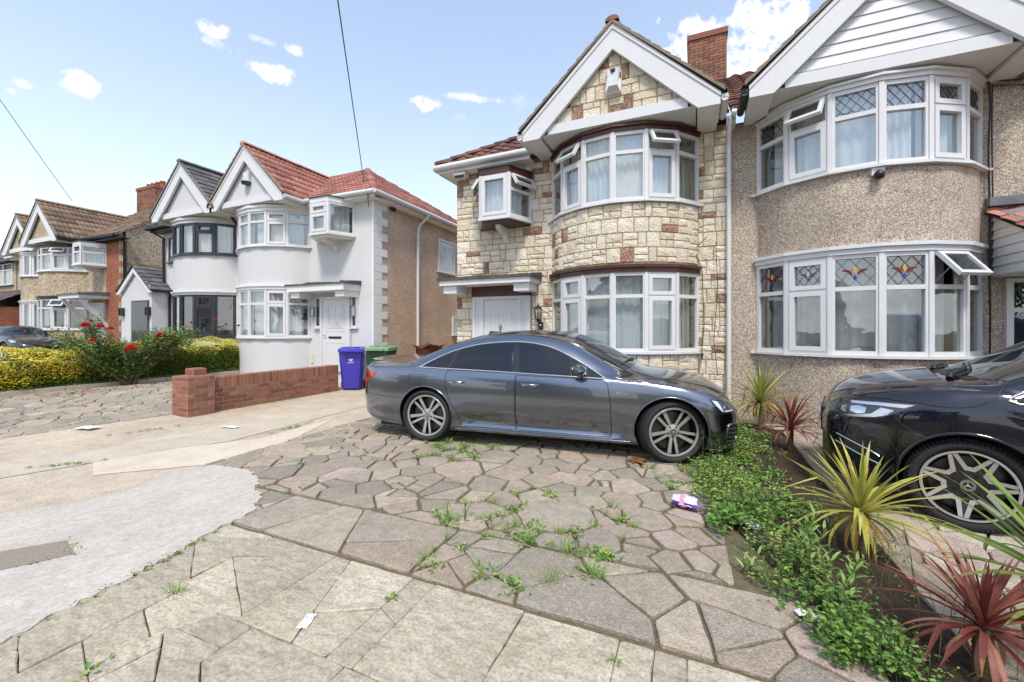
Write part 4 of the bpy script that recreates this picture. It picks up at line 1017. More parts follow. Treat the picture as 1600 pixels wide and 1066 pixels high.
# planting bed
def bed_edge(y): return .2 if y > 3.8 else .2+(3.8-y)*.36
bd = MB(); rows = []
for j in range(26):
    yy = 1.95+j*.214; e = bed_edge(yy)
    rows.append([(e+(1.2-e)*i/9, yy, .0+.05*math.sin(math.pi*i/9)+.012*math.sin(i*5+j*3.1)) for i in range(10)])
bd.grid(rows, sm=True); tag(bd.build('flower_bed', EARTH, None), kind='structure')
ke = MB(); rk = random.Random(8); yy = 2.0
while yy < 7.2:
    l = rk.uniform(.4, .7); c = rk.choice(SANDS+GREYS)
    ke.box(1.16, 1.28, yy, yy+l-.015, -.05, .03+rk.uniform(-.008, .008), 0, c)
    yy += l
tag(ke.build('bed_edging', SLAB, None), kind='structure')
hk = MB(); yy = 2.4
while yy < 8.0: hk.box(-12.18, -12.06, yy, yy+.9, .1, .25+.06); yy += .91
tag(hk.build('kerb', CONC, None), kind='structure')
sb = MB(); sb.grid([[(-13.6+i*.2, 2.4+j*.6, .24) for i in range(8)] for j in range(11)]); tag(sb.build('hedge_bed', EARTH, None), kind='structure')
# ------------------------------------------------------------------ low brick wall
BLK = [lin(*q) for q in ((150,94,74),(138,84,66),(160,106,84),(126,76,60),(152,100,80),(166,114,92))]
def brick_wall():
    P0, P1 = Vector((-7.97, 4.42)), Vector((-7.95, 7.58)); L = (P1-P0).length
    root = thing('brick_wall', 'low red brick wall with stepped end pillar beside the driveway', 'wall', (P0.x, P0.y, gh(P0.x)), math.atan2(P1.y-P0.y, P1.x-P0.x))
    c = MB(); c.box(.24, L, 0, .215, -.3, .61); c.build('mortar_core', BRMORT, root)
    b = MB(); pat = bricks(.25, L, -.15, .62, 4, soldier=.215, pal=BLK, Hh=.075)
    blocks(b, pat, lambda u, v, o: (u, -o, v), .01, .006, .004, .003, div=1)
    blocks(b, pat, lambda u, v, o: (u, .215+o, v), .01, .006, .004, .003, div=1)
    blocks(b, bricks(.25, L, 0, .075, 4, pal=BLK, L=.075), lambda u, v, o: (u, .01+v*2.6, .61+o), .01, .005, .004, .003, div=1)
    b.build('brickwork', BRICK, root)
    p = MB(); p.box(-.18, .26, -.1, .33, -.3, .67); p.box(-.03, .19, .02, .24, .66, .79); pl = p.build('pillar', BRMORT, root)
    q = MB()
    for (x0, x1, y0, y1, z0, z1, L_) in ((-.18, .26, -.1, .33, -.225, .67, .22), (-.03, .19, .02, .24, .685, .79, .22)):
        for s_ in range(4):
            fn = [lambda u, v, o: (u, y0-o, v), lambda u, v, o: (u, y1+o, v), lambda u, v, o: (x0-o, u, v), lambda u, v, o: (x1+o, u, v)][s_]
            R_ = bricks(x0 if s_ < 2 else y0, x1 if s_ < 2 else y1, z0, z1, s_+2, pal=BLK, Hh=.075)
            blocks(q, R_, fn, .01, .006, .004, .003, div=1)
        q.box(x0+.004, x1-.004, y0+.004, y1-.004, z1, z1+.008, 0, BLK[2])
    q.build('brickwork', BRICK, pl)
brick_wall()
# ------------------------------------------------------------------ cars
def pchip(keys):
    xs = [k[0] for k in keys]; ys = [k[1] for k in keys]; n = len(xs)
    if n == 2: return lambda x: ys[0]+(ys[1]-ys[0])*clamp((x-xs[0])/(xs[1]-xs[0]))
    h = [xs[i+1]-xs[i] for i in range(n-1)]; d = [(ys[i+1]-ys[i])/h[i] for i in range(n-1)]; mm = [0]*n
    for i in range(1, n-1):
        if d[i-1]*d[i] <= 0: mm[i] = 0
        else: w1, w2 = 2*h[i]+h[i-1], h[i]+2*h[i-1]; mm[i] = (w1+w2)/(w1/d[i-1]+w2/d[i])
    mm[0], mm[-1] = d[0], d[-1]
    def f(x):
        if x <= xs[0]: return ys[0]
        if x >= xs[-1]: return ys[-1]
        i = 0
        while xs[i+1] < x: i += 1
        t = (x-xs[i])/h[i]; t2, t3 = t*t, t*t*t
        return (2*t3-3*t2+1)*ys[i]+(t3-2*t2+t)*h[i]*mm[i]+(-2*t3+3*t2)*ys[i+1]+(t3-t2)*h[i]*mm[i+1]
    return f
class CarShape:
    """lofted car body: x runs from the tail (0) to the nose (L), y outwards, z up"""
    def __init__(s, L, K):
        s.L = L; s.f = {k: pchip(v) for k, v in K.items()}; s.cache = {}
    def ctrl(s, x):
        f = {k: v(x) for k, v in s.f.items()}
        wm, zb, zbt, ybt, zr, yr, zc = f['wm'], f['zb'], f['zbt'], f['ybt'], f['zr'], f['yr'], f['zc']
        lz = lambda t: zb+(zbt-zb)*t
        k = f.get('ind', 0)
        zr = max(zr, zbt+.004); zc = max(zc, zr+.004)
        g = f.get('bow', .02)
        P = [(0, zb), (wm*.82, zb), (wm-.05, zb+.012), (wm-.022, lz(.09)), (wm-.022-.05*k, lz(.18)), (wm-.010*k-.002, lz(.34)), (wm, lz(.58)), (wm-.012, lz(.84)), (ybt, zbt)]
        P += [((ybt+yr)/2+g, (zbt+zr)/2), (yr, zr), (yr*.80, zr+(zc-zr)*.46), (yr*.45, zr+(zc-zr)*.83), (0, zc)]
        return P
    NV = 13
    def pt(s, x, v):
        """v from 0 (floor centre) to 13 (roof centre); 8 = belt, 10 = roof rail"""
        P = s.cache.get(round(x, 5))
        if P is None: P = s.ctrl(x); s.cache[round(x, 5)] = P
        i = min(int(v), 12); t = v-i
        p0, p1, p2, p3 = P[max(i-1, 0)], P[i], P[i+1], P[min(i+2, 13)]
        if i == 12: p3 = (-P[12][0], P[12][1])
        if i == 0: p0 = (-P[1][0], P[1][1])
        def h(a, b, c, d):
            m1, m2 = (c-a)*.5, (d-b)*.5
            if abs(c-b) < 1e-9: return b
            # limit overshoot
            m1 = max(min(m1, 2.2*abs(c-b)), -2.2*abs(c-b)); m2 = max(min(m2, 2.2*abs(c-b)), -2.2*abs(c-b))
            t2, t3 = t*t, t*t*t
            return (2*t3-3*t2+1)*b+(t3-2*t2+t)*m1+(-2*t3+3*t2)*c+(t3-t2)*m2
        return h(p0[0], p1[0], p2[0], p3[0]), h(p0[1], p1[1], p2[1], p3[1])
    def W(s, x, z):
        lo, hi = 2.0, 12.9
        for _ in range(26):
            m = (lo+hi)/2
            if s.pt(x, m)[1] < z: lo = m
            else: hi = m
        return s.pt(x, (lo+hi)/2)[0]
    def T(s, x, y):
        lo, hi = 8.0, 13.0; y = abs(y)
        for _ in range(26):
            m = (lo+hi)/2
            if s.pt(x, m)[0] > y: lo = m
            else: hi = m
        return s.pt(x, (lo+hi)/2)[1]
    def body(s, n=150, k=4):
        xs = []
        for i in range(n+1):
            t = i/n; xs.append(s.L*(t*.45+.55*(.5-.5*math.cos(math.pi*t))))
        vs_ = [j/k for j in range(1, s.NV*k+1)]
        mb = MB(); prof = []
        for x in xs:
            half = [s.pt(x, v) for v in vs_]
            ring = [(x, 0, half[0][1])]
            ring = [(x, -y, z) for y, z in half]+[(x, y, z) for y, z in half[-2::-1]]
            prof.append(ring)
        m = len(prof[0]); vs = [p for r in prof for p in r]
        fs = [(i*m+j, i*m+(j+1) % m, (i+1)*m+(j+1) % m, (i+1)*m+j) for i in range(n) for j in range(m)]
        mb.add(vs, fs, 0, (1, 1, 1), True)
        mb.add(vs, [list(range(m)), list(range(n*m, n*m+m))[::-1]], 0, (1, 1, 1), False)
        return mb
    def patch(s, mb, poly, side, off=.003, mode='side', step=.04, mi=0, thick=.004):
        """panel that follows the body: outline in (x, z) seen from the side, or (x, y) seen from above"""
        q = ragged(poly, 0, step, 1); n = len(q)
        xs = [p[0] for p in q]; ys = [p[1] for p in q]; pts = [Vector(p) for p in q]
        a = min(xs)
        while a < max(xs):
            b = min(ys)
            while b < max(ys):
                if inside((a, b), q) and min(math.dist((a, b), p) for p in q) > step*.45: pts.append(Vector((a, b)))
                b += step
            a += step
        r = delaunay_2d_cdt(pts, [(i, (i+1) % n) for i in range(n)], [], 1, 1e-5)
        V2, F = r[0], r[2]
        def P(p, o):
            if mode == 'side': return (p[0], side*(s.W(p[0], p[1])+o), p[1])
            if mode == 'top': return (p[0], p[1], s.T(p[0], p[1])+o)
            if mode == 'front': return (s.L+o, p[0], p[1])
        mb.add([P(p, off) for p in V2], [tuple(f) for f in F], mi, (1, 1, 1), True)
        # rim of the panel
        cnt = {}
        for f in F:
            for i in range(len(f)): e = tuple(sorted((f[i], f[(i+1) % len(f)]))); cnt[e] = cnt.get(e, 0)+1
        bd = [e for e, c in cnt.items() if c == 1]; idx = sorted({i for e in bd for i in e}); mp = {i: j for j, i in enumerate(idx)}; k = len(idx)
        mb.add([P(V2[i], off) for i in idx]+[P(V2[i], off-thick-.006) for i in idx], [(mp[a], mp[b], k+mp[b], k+mp[a]) for a, b in bd], mi)
    def line(s, mb, pts, side, r=.004, off=.0, mode='side', mi=0, step=.05, n=6, closed=False):
        P = []
        src = pts+[pts[0]] if closed else pts
        for i in range(len(src)-1):
            p, q = src[i], src[i+1]; k = max(1, int(math.dist(p, q)/step))
            for j in range(k): P.append((p[0]+(q[0]-p[0])*j/k, p[1]+(q[1]-p[1])*j/k))
        if not closed: P.append(src[-1])
        if mode == 'side': P3 = [(x, side*(s.W(x, z)+off), z) for x, z in P]
        else: P3 = [(x, y, s.T(x, y)+off) for x, y in P]
        mb.tube(P3, r, n, mi, closed=closed)
def inside(p, poly):
    c = False; n = len(poly)
    for i in range(n):
        a, b = poly[i], poly[i-1]
        if (a[1] > p[1]) != (b[1] > p[1]) and p[0] < (b[0]-a[0])*(p[1]-a[1])/(b[1]-a[1])+a[0]: c = not c
    return c
def smooth_poly(pts, k=4, closed=True):
    out = []; n = len(pts)
    for i in range(n if closed else n-1):
        p0, p1, p2, p3 = pts[(i-1) % n] if closed or i > 0 else pts[i], pts[i], pts[(i+1) % n], pts[(i+2) % n] if closed or i+2 < n else pts[i+1]
        for j in range(k):
            t = j/k; t2, t3 = t*t, t*t*t
            out.append(tuple(.5*((2*p1[a])+(-p0[a]+p2[a])*t+(2*p0[a]-5*p1[a]+4*p2[a]-p3[a])*t2+(-p0[a]+3*p1[a]-3*p2[a]+p3[a])*t3) for a in (0, 1)))
    if not closed: out.append(pts[-1])
    return out
def cut_arches(o, axles, zc, r, y0, L):
    """wheel wells cut into the body"""
    c = MB()
    for ax in axles:
        for sgn in (1, -1):
            n = 56; ring = [(ax+r*math.cos(2*math.pi*i/n), zc+r*math.sin(2*math.pi*i/n)) for i in range(n)]
            a, b = sorted((sgn*y0, sgn*1.4)); c.prism(ring, a, b, 'y')
    k = c.build('cutter', BLACKP, o.parent); md = o.modifiers.new('arch', 'BOOLEAN'); md.operation = 'DIFFERENCE'; md.object = k; md.solver = 'EXACT'
    dg = bpy.context.evaluated_depsgraph_get(); ev = o.evaluated_get(dg); me = bpy.data.meshes.new_from_object(ev); o.modifiers.clear(); old = o.data; o.data = me
    bpy.data.objects.remove(k)
    for p in me.polygons:
        p.use_smooth = True
        for ax in axles:
            d = math.hypot(p.center.x-ax, p.center.z-zc)
            if d < r+.004 and abs(p.center.y) > y0-.01 and (abs(d-r) < .02 and abs(p.normal.y) < .35 or abs(abs(p.center.y)-y0) < .01): p.material_index = 1
    me.set_sharp_from_angle(angle=R(38))
TYRE = mat('tyre_rubber', (.018, .018, .019), .75, bump=(60, .002))
DISC = mat('brake_disc', (.10, .098, .095), .45, metal=.8)
RIMD = mat('dark_rim', (.012, .012, .013), .4, coat=.3)
RIMS = mat('machined_alloy', (.52, .51, .49), .34, metal=.6)
LAMPC = glass_mat('lamp_lens', .04, (.97, .98, 1))
REDL = mat('red_lens', (.45, .008, .012), .12, spec=.8, coat=1); 
TINT = mat('tinted_glass', (.006, .008, .016), .012, spec=.55)
SCREEN = mat('windscreen_glass', (.02, .026, .03), .012, spec=.8)
TRIM = mat('gloss_black_trim', (.008, .008, .009), .12, coat=.6)
def wheel(parent, loc, rz, side, r, rim, w, kind):
    """side -1: outer face towards local -y"""
    o = MB(); h = w/2; s = side
    prof = [(rim+.0, -h*.55), (rim+.012, -h*.8), (rim+(r-rim)*.45, -h*1.02), (rim+(r-rim)*.78, -h*.98), (r-.018, -h*.84), (r-.006, -h*.66), (r, -h*.35), (r+.001, 0), (r, h*.35), (r-.006, h*.66), (r-.018, h*.84), (rim+(r-rim)*.5, h), (rim, h*.6)]
    o.lathe(prof, (0, 0, 0), 'y', 64)
    # tread blocks across the crown and shoulder
    n = 72
    for i in range(n):
        a = 2*math.pi*i/n; a2 = a+2*math.pi/n*.62
        for (ya, yb, ra, rb) in ((-h*.90, -h*.66, r-.02, r-.001), (-h*.62, -h*.22, r-.002, r+.004), (-h*.18, h*.18, r, r+.005), (h*.22, h*.62, r-.002, r+.004), (h*.66, h*.90, r-.001, r-.02)):
            d = .25*2*math.pi/n
            vs = [(q*math.cos(t), y, q*math.sin(t)) for q_ in (0, 1) for (t, y, q) in ((a, ya, ra-.012+.016*q_), (a2, ya, ra-.012+.016*q_), (a2+d, yb, rb-.012+.016*q_), (a+d, yb, rb-.012+.016*q_))]
            o.add(vs, [(4, 5, 6, 7), (0, 1, 5, 4), (1, 2, 6, 5), (2, 3, 7, 6), (3, 0, 4, 7)])
    W_ = o.build('wheel', TYRE, parent); W_.location = loc; W_.rotation_euler = (0, 0, rz)
    b = MB(); b.lathe([(rim+.012, -h*.80), (rim+.004, -h*.86), (rim-.012, -h*.84), (rim-.016, -h*.78)], (0, 0, 0), 'y', 64, 0 if kind == 'five' else 1)
    if kind != 'five': b.lathe([(rim+.006, -h*.862), (rim-.008, -h*.866), (rim-.009, -h*.84)], (0, 0, 0), 'y', 64, 0)
    b.lathe([(rim-.022, -h*.7), (rim-.03, -h*.2), (rim-.035, h*.5), (rim, h*.62)], (0, 0, 0), 'y', 64, 1)
    b.lathe([(rim-.03, h*.1), (.02, h*.12)], (0, 0, 0), 'y', 48, 1)
    b.lathe([(rim*.80, -h*.10), (rim*.80, -h*.02), (rim*.3, -h*.02)], (0, 0, 0), 'y', 48, 2); b.lathe([(rim*.80, -h*.10), (rim*.34, -h*.10)], (0, 0, 0), 'y', 48, 2)
    yo = -h*.62; yi = -h*.30
    def spoke(a0, r0, w0, r1, w1, a1, mi, y0a, y1a, dep=.045):
        e0 = (math.cos(a0), math.sin(a0)); e1 = (math.cos(a1), math.sin(a1)); t0 = (-e0[1], e0[0]); t1 = (-e1[1], e1[0])
        q = [(e0[0]*r0-t0[0]*w0, e0[1]*r0-t0[1]*w0, y0a), (e0[0]*r0+t0[0]*w0, e0[1]*r0+t0[1]*w0, y0a), (e1[0]*r1+t1[0]*w1, e1[1]*r1+t1[1]*w1, y1a), (e1[0]*r1-t1[0]*w1, e1[1]*r1-t1[1]*w1, y1a)]
        vs = [(x, y, z) for x, z, y in q]+[(x, y+dep, z) for x, z, y in q]
        b.add(vs, [(0, 1, 2, 3)], mi); b.add(vs, [(4, 7, 6, 5), (0, 4, 5, 1), (1, 5, 6, 2), (2, 6, 7, 3), (3, 7, 4, 0)], 1)
    if kind == 'five':
        for i in range(5):
            a = 2*math.pi*i/5-math.pi/2
            spoke(a-.32, .048, .014, rim-.008, .022, a-.19, 0, yo+.012, yo-.005, .06); spoke(a+.32, .048, .014, rim-.008, .015, a+.18, 0, yo+.012, yo-.005, .06)
            spoke(a, .05, .02, rim*.55, .03, a, 1, yo+.03, yo+.03, .03)
            b.tube([(.058*math.cos(a), yo+.004, .058*math.sin(a)), (.058*math.cos(a), yo+.03, .058*math.sin(a))], .011, 8, 1)
        b.lathe([(0, yo-.006), (.032, yo-.006), (.036, yo), (.036, yo+.03)], (0, 0, 0), 'y', 24, 3); b.lathe([(.036, yo+.002), (.075, yo+.010), (.082, yo+.02), (.075, yo+.05)], (0, 0, 0), 'y', 30, 0)
        for q in (-.0135, -.0045, .0045, .0135):
            b.tube([(q+.0062*math.cos(t*math.pi/6), yo-.007, .0062*math.sin(t*math.pi/6)) for t in range(12)], .0011, 4, 0, closed=True)
    else:
        for i in range(7):
            a = 2*math.pi*(i+.5)/7+.12; st = 2*math.pi/7
            lo, hi = a-st*.5+.03, a+st*.5-.03
            e = .115
            spoke(a-.10, e, .017, rim-.004, .013, lo+.02, 0, yo+.004, -h*.83, .05); spoke(a+.10, e, .017, rim-.004, .013, hi-.02, 0, yo+.004, -h*.83, .05)
            # foot of the V and rim arc
            f0 = [(e*.98*math.cos(t), e*.98*math.sin(t)) for t in (a-.24, a-.1, a+.1, a+.24)]; f1 = [((e+.03)*math.cos(t), (e+.03)*math.sin(t)) for t in (a-.20, a, a+.20)]
            pts = f0+f1[::-1]; vs = [(x, yo+.003, z) for x, z in pts]; b.add(vs, [list(range(len(vs)))], 0)
            k = 8; A = [((rim-.014)*math.cos(lo+(hi-lo)*j/k), -h*.835, (rim-.012)*math.sin(lo+(hi-lo)*j/k)) for j in range(k+1)]; B = [((rim-.001)*math.cos(lo+(hi-lo)*j/k), -h*.865, (rim-.001)*math.sin(lo+(hi-lo)*j/k)) for j in range(k+1)]
            b.grid([A, B], 0)
            spoke(lo, .08, .03, rim-.01, .024, lo-.03, 1, yo+.022, -h*.76, .05)
            b.tube([(.085*math.cos(a+st/2), yo+.012, .085*math.sin(a+st/2)), (.085*math.cos(a+st/2), yo+.03, .085*math.sin(a+st/2))], .013, 8, 1)
        b.lathe([(.0, yo+.012), (.11, yo+.012), (.118, yo+.02), (.118, yo+.05)], (0, 0, 0), 'y', 36, 1)
        b.lathe([(.0, yo-.008), (.034, yo-.008)], (0, 0, 0), 'y', 30, 1); b.lathe([(.034, yo-.010), (.043, yo-.010), (.045, yo), (.045, yo+.02)], (0, 0, 0), 'y', 30, 3)
        b.lathe([(.028, yo-.0105), (.031, yo-.0105), (.031, yo-.006), (.028, yo-.006), (.028, yo-.0105)], (0, 0, 0), 'y', 30, 0)
        for i in range(3):
            a = math.pi/2+i*2*math.pi/3; t = a+math.pi/2
            vs = [(0, yo-.013, 0)]+[(.006*math.cos(a+math.pi/3), yo-.0095, .006*math.sin(a+math.pi/3)), (.030*math.cos(a), yo-.0095, .030*math.sin(a)), (.006*math.cos(a-math.pi/3), yo-.0095, .006*math.sin(a-math.pi/3))]
            b.add(vs, [(0, 1, 2), (0, 2, 3)], 0)
    if s > 0:
        b.v = [(-x, -y, z) for x, y, z in b.v]; 
    rm = b.build('rim', [RIMS, RIMD, DISC, SATIN], W_, sharp=40)
    return W_
def paint(name, c, metal, rough, flake=True):
    m = mat(name, c, rough, metal, spec=.15, coat=1.0); nt = m.node_tree; b = nt.nodes['Principled BSDF']
    b.inputs['Coat IOR'].default_value = 1.7
    n = nt.nodes.new('ShaderNodeTexNoise'); n.inputs['Scale'].default_value = 900; bp = nt.nodes.new('ShaderNodeBump'); bp.inputs['Distance'].default_value = .0006; bp.inputs['Strength'].default_value = .5
    tc = nt.nodes.new('ShaderNodeTexCoord'); nt.links.new(tc.outputs['Object'], n.inputs['Vector']); nt.links.new(n.outputs[0], bp.inputs['Height']); nt.links.new(bp.outputs[0], b.inputs['Normal'])
    return m
def text_mesh(name, body, size, ext, m, parent):
    txt = bpy.data.curves.new(name, 'FONT'); txt.body = body; txt.size = size; txt.extrude = ext; txt.resolution_u = 3
    to = bpy.data.objects.new(name, txt); col.objects.link(to)
    me = bpy.data.meshes.new_from_object(to.evaluated_get(bpy.context.evaluated_depsgraph_get())); bpy.data.objects.remove(to)
    o = bpy.data.objects.new(name, me); col.objects.link(o); me.materials.clear(); me.materials.append(m); o.parent = parent; return o
def saloon():
    L = 4.94; AX = (1.095, 4.019); r = .345; zc = .335
    K = dict(
        wm=[(0, .62), (.03, .70), (.10, .79), (.25, .868), (.5, .915), (1.1, .942), (2.5, .938), (3.9, .943), (4.3, .925), (4.55, .875), (4.75, .79), (4.87, .69), (4.94, .56)],
        zb=[(0, .36), (.15, .26), (.4, .20), (.8, .17), (1.5, .155), (3.5, .155), (4.3, .155), (4.6, .165), (4.8, .19), (4.94, .25)],
        zbt=[(0, .70), (.04, .84), (.09, .93), (.3, .955), (1.0, .955), (2.0, .93), (3.3, .885), (3.7, .875), (4.03, .845), (4.4, .765), (4.65, .685), (4.85, .60), (4.94, .53)],
        ybt=[(0, .60), (.03, .68), (.10, .765), (.25, .835), (.5, .872), (1.1, .892), (2.5, .892), (3.6, .892), (4.1, .880), (4.4, .835), (4.65, .755), (4.85, .63), (4.94, .50)],
        zr=[(0, .715), (.04, .87), (.09, .985), (.16, 1.0), (.5, 1.0), (.72, 1.012), (.9, 1.07), (1.1, 1.155), (1.35, 1.248), (1.7, 1.338), (2.1, 1.375), (2.5, 1.36), (2.85, 1.275), (3.2, 1.10), (3.45, .96), (3.62, .905), (3.75, .895), (4.1, .868), (4.5, .775), (4.8, .655), (4.94, .545)],
        yr=[(0, .50), (.1, .64), (.4, .71), (.72, .72), (1.0, .70), (1.3, .665), (1.7, .63), (2.2, .615), (2.7, .635), (3.0, .68), (3.3, .745), (3.55, .79), (3.75, .79), (4.2, .72), (4.6, .58), (4.94, .38)],
        zc=[(0, .73), (.04, .90), (.08, 1.0), (.13, 1.035), (.45, 1.03), (.70, 1.05), (.95, 1.14), (1.3, 1.29), (1.65, 1.395), (2.0, 1.445), (2.3, 1.457), (2.7, 1.44), (2.95, 1.395), (3.25, 1.26), (3.55, 1.095), (3.72, 1.0), (3.8, .975), (4.1, .945), (4.5, .855), (4.75, .755), (4.87, .665), (4.94, .56)],
        ind=[(0, 0), (1.5, .0), (1.75, 1), (3.3, 1), (3.6, 0), (4.94, 0)], bow=[(0, .0), (.75, .005), (1.4, .025), (2.2, .03), (3.0, .02), (3.5, .0), (4.94, 0)])
    S = CarShape(L, K)
    PT = paint('graphite_paint', lin(116, 122, 134), 1.0, .18)
    k = 1.053; H_ = math.atan2(.33, 3.06); d = Vector((math.cos(H_), math.sin(H_))); nrm = Vector((-d.y, d.x))
    rear = Vector((-3.31, 4.70))+nrm*.86*k; org = rear-d*1.095*k
    root = thing('saloon_car', 'dark grey saloon car parked across the crazy paving with front wheels turned', 'car', (org.x, org.y, .004), H_)
    root.scale = (k, k, 1.02)
    bd = S.body(190, 4).build('body', [PT, BLACKP], root, sharp=None); cut_arches(bd, AX, zc+.01, .372, .56, L)
    for ax, st in ((AX[0], 0), (AX[1], R(20))):
        for s in (-1, 1):
            wy = .80 if ax < 2 else .79
            wheel(root, (ax, s*wy, zc), st, s, r, .262, .245, 'five')
    # arch lips
    lip = MB()
    for ax in AX:
        for s in (-1, 1):
            P = []
            for i in range(41):
                a = R(-14)+(math.pi+R(28))*i/40; x, z = ax+.378*math.cos(a), zc+.01+.378*math.sin(a)
                if z < .2: continue
                P.append((x, s*(S.W(x, z)+.001), z))
            lip.tube(P, .010, 6)
    lip.build('arch_lip', PT, root)
    for s in (-1, 1):
        top = smooth_poly([(1.0, .972), (1.14, 1.055), (1.3, 1.135), (1.5, 1.21), (1.78, 1.275), (2.15, 1.307), (2.45, 1.295), (2.72, 1.232), (3.0, 1.10), (3.2, .985), (3.33, .902)], 4, False)
        bot = [(3.33, .902), (2.6, .925), (2.0, .947), (1.4, .962), (1.0, .972)]
        surround = MB(); S.patch(surround, top+bot[1:-1], s, .002, step=.06, thick=.003); surround.build('window_surround', TRIM, root)
        gl = top+bot[1:-1]
        def part(x0b, x0t, x1b, x1t):
            f = lambda z, b, t: b+(t-b)*(z-.95)/.33
            q = [p for p in gl]
            sl0 = (x0t-x0b)/.33; sl1 = (x1t-x1b)/.33
            q = clip_half(q, -1, sl0, -(x0b-sl0*.95)); q = clip_half(q, 1, -sl1, x1b-sl1*.95)
            cx = sum(p[0] for p in q)/len(q); cz = sum(p[1] for p in q)/len(q)
            return [(p[0]+(cx-p[0])*.012, p[1]+(cz-p[1])*.06) for p in q]
        for (a, b, c, e) in ((.9, .9, 1.375, 1.50), (1.405, 1.535, 2.235, 2.215), (2.325, 2.275, 3.08, 3.08), (3.12, 3.12, 3.5, 3.5)):
            m_ = MB(); S.patch(m_, part(a, b, c, e), s, .006, step=.05, thick=.004); m_.build('window', TINT if s else TINT, root)
        ch = MB(); S.line(ch, top, s, .0105, .004); S.line(ch, [(p[0], p[1]-.004) for p in bot], s, .0095, .005); 
        ch.tube([(1.0, s*(S.W(1.0, .972)+.004), .972), (.94, s*(S.W(.94, .962)+.002), .963)], [.011, .004], 6); ch.build('window_trim', CHROME, root)
        # doors: thin skins with shut lines
        rd = [(2.285, .235), (2.285, .90), (2.28, .925), (1.44, .945), (1.385, .925), (1.375, .80), (1.40, .66), (1.475, .50), (1.56, .37), (1.60, .235)]
        fd = [(2.30, .235), (2.30, .905), (3.30, .885), (3.36, .845), (3.395, .60), (3.40, .30), (3.39, .235)]
        for nm, q in (('rear_door', rd), ('front_door', fd)):
            m_ = MB(); S.patch(m_, q, s, .0015, step=.055, thick=.002); o = m_.build('door', PT, root)
            l_ = MB(); S.line(l_, q, s, .0045, .0005, closed=True); l_.build('shut_line', BLACKP, o)
            hx = (1.52 if nm == 'rear_door' else 2.46); hz = .80
            hd = MB(); y = s*(S.W(hx, hz)); yy = lambda x: s*(S.W(x, hz)+.026)
            hd.tube([(hx-.10, s*(S.W(hx-.1, hz)+.004), hz+.004), (hx-.075, yy(hx-.075), hz+.003), (hx, yy(hx)+s*.004, hz), (hx+.09, yy(hx+.09), hz-.003), (hx+.115, s*(S.W(hx+.115, hz)+.004), hz-.003)], [.012, .017, .018, .016, .012], 8)
            hd.build('handle', PT, o); h2 = MB(); h2.tube([(hx-.07, yy(hx)+s*.012, hz-.008), (hx+.09, yy(hx)+s*.010, hz-.011)], .0065, 6); h2.build('handle_trim', CHROME, o)
        sk = MB(); S.line(sk, [(1.52, .20), (3.6, .198)], s, .012, -.002); sk.build('sill_trim', PT, root)
        # fuel flap and fender line
        if s < 0:
            q = [(.86, .755), (.86, .86), (.875, .875), (1.10, .868), (1.115, .85), (1.10, .765), (1.07, .74), (.90, .738)]
            m_ = MB(); S.line(m_, q, s, .003, .0005, closed=True); m_.build('fuel_flap', BLACKP, root)
        bl = MB(); S.line(bl, [(.02, .60), (.30, .575), (.62, .56), (.74, .55)], s, .003, .0); S.line(bl, [(4.36, .60), (4.5, .565), (4.62, .56)], s, .003, .0); S.line(bl, [(3.395, .86), (3.60, .885)], s, .003); bl.build('shut_line', BLACKP, root)
        # lamps
        tl = [(.045, .70), (.11, .69), (.16, .735), (.24, .80), (.335, .878), (.31, .895), (.06, .885), (.045, .80)]
        m_ = MB(); S.patch(m_, tl, s, .006, step=.035); o = m_.build('taillight', REDL, root)
        m_ = MB(); S.patch(m_, [(.10, .80), (.17, .79), (.225, .845), (.15, .85)], s, .009, step=.03); S.patch(m_, [(.06, .715), (.09, .715), (.12, .75), (.07, .755)], s, .009, step=.03); m_.build('lamp_segment', mat('smoked_red', (.12, .004, .008), .15, coat=1), o)
        hl = [(4.405, .712), (4.52, .625), (4.60, .570), (4.72, .566), (4.84, .575), (4.85, .605), (4.74, .655), (4.58, .695)]
        m_ = MB(); S.patch(m_, hl, s, .003, step=.04); o = m_.build('headlight', mat('lamp_housing', (.06, .06, .065), .25), root)
        m_ = MB(); S.patch(m_, [(4.43, .705), (4.50, .652), (4.60, .585), (4.63, .585), (4.58, .64), (4.52, .692)], s, .006, step=.03); S.patch(m_, [(4.64, .58), (4.80, .583), (4.80, .592), (4.65, .594)], s, .006, step=.03); m_.build('light_strip', mat('white_lens', (.72, .74, .78), .1, coat=1), o)
        m_ = MB(); S.patch(m_, [(4.62, .62), (4.70, .60), (4.74, .625), (4.66, .655)], s, .006, step=.03); m_.build('projector', CHROME, o)
        m_ = MB(); S.patch(m_, hl, s, .012, step=.05); m_.build('lens', LAMPC, o)
        q = MB(); S.line(q, hl, s, .005, .004, closed=True); q.build('lamp_edge', TRIM, o)
        # bumper intake with bars
        it = [(4.66, .23), (4.70, .40), (4.73, .44), (4.87, .44), (4.90, .30), (4.84, .22)]
        m_ = MB(); S.patch(m_, it, s, .003, step=.04); o = m_.build('air_intake', BLACKP, root)
        q = MB(); 
        for j in range(4): S.line(q, [(4.69+.012*j, .26+.045*j), (4.86, .25+.045*j)], s, .006, .006)
        q.build('intake_bar', SATIN, o); q = MB(); S.line(q, it, s, .012, .004, closed=True); q.build('intake_surround', PT, o)
        q = MB(); S.line(q, [(4.40, .165), (4.6, .17), (4.8, .195)], s, .011, .002); q.build('splitter', PT, root)
        # mirror
        mr = MB(); cx, cy, cz = 3.03, .99, .985; rows = []
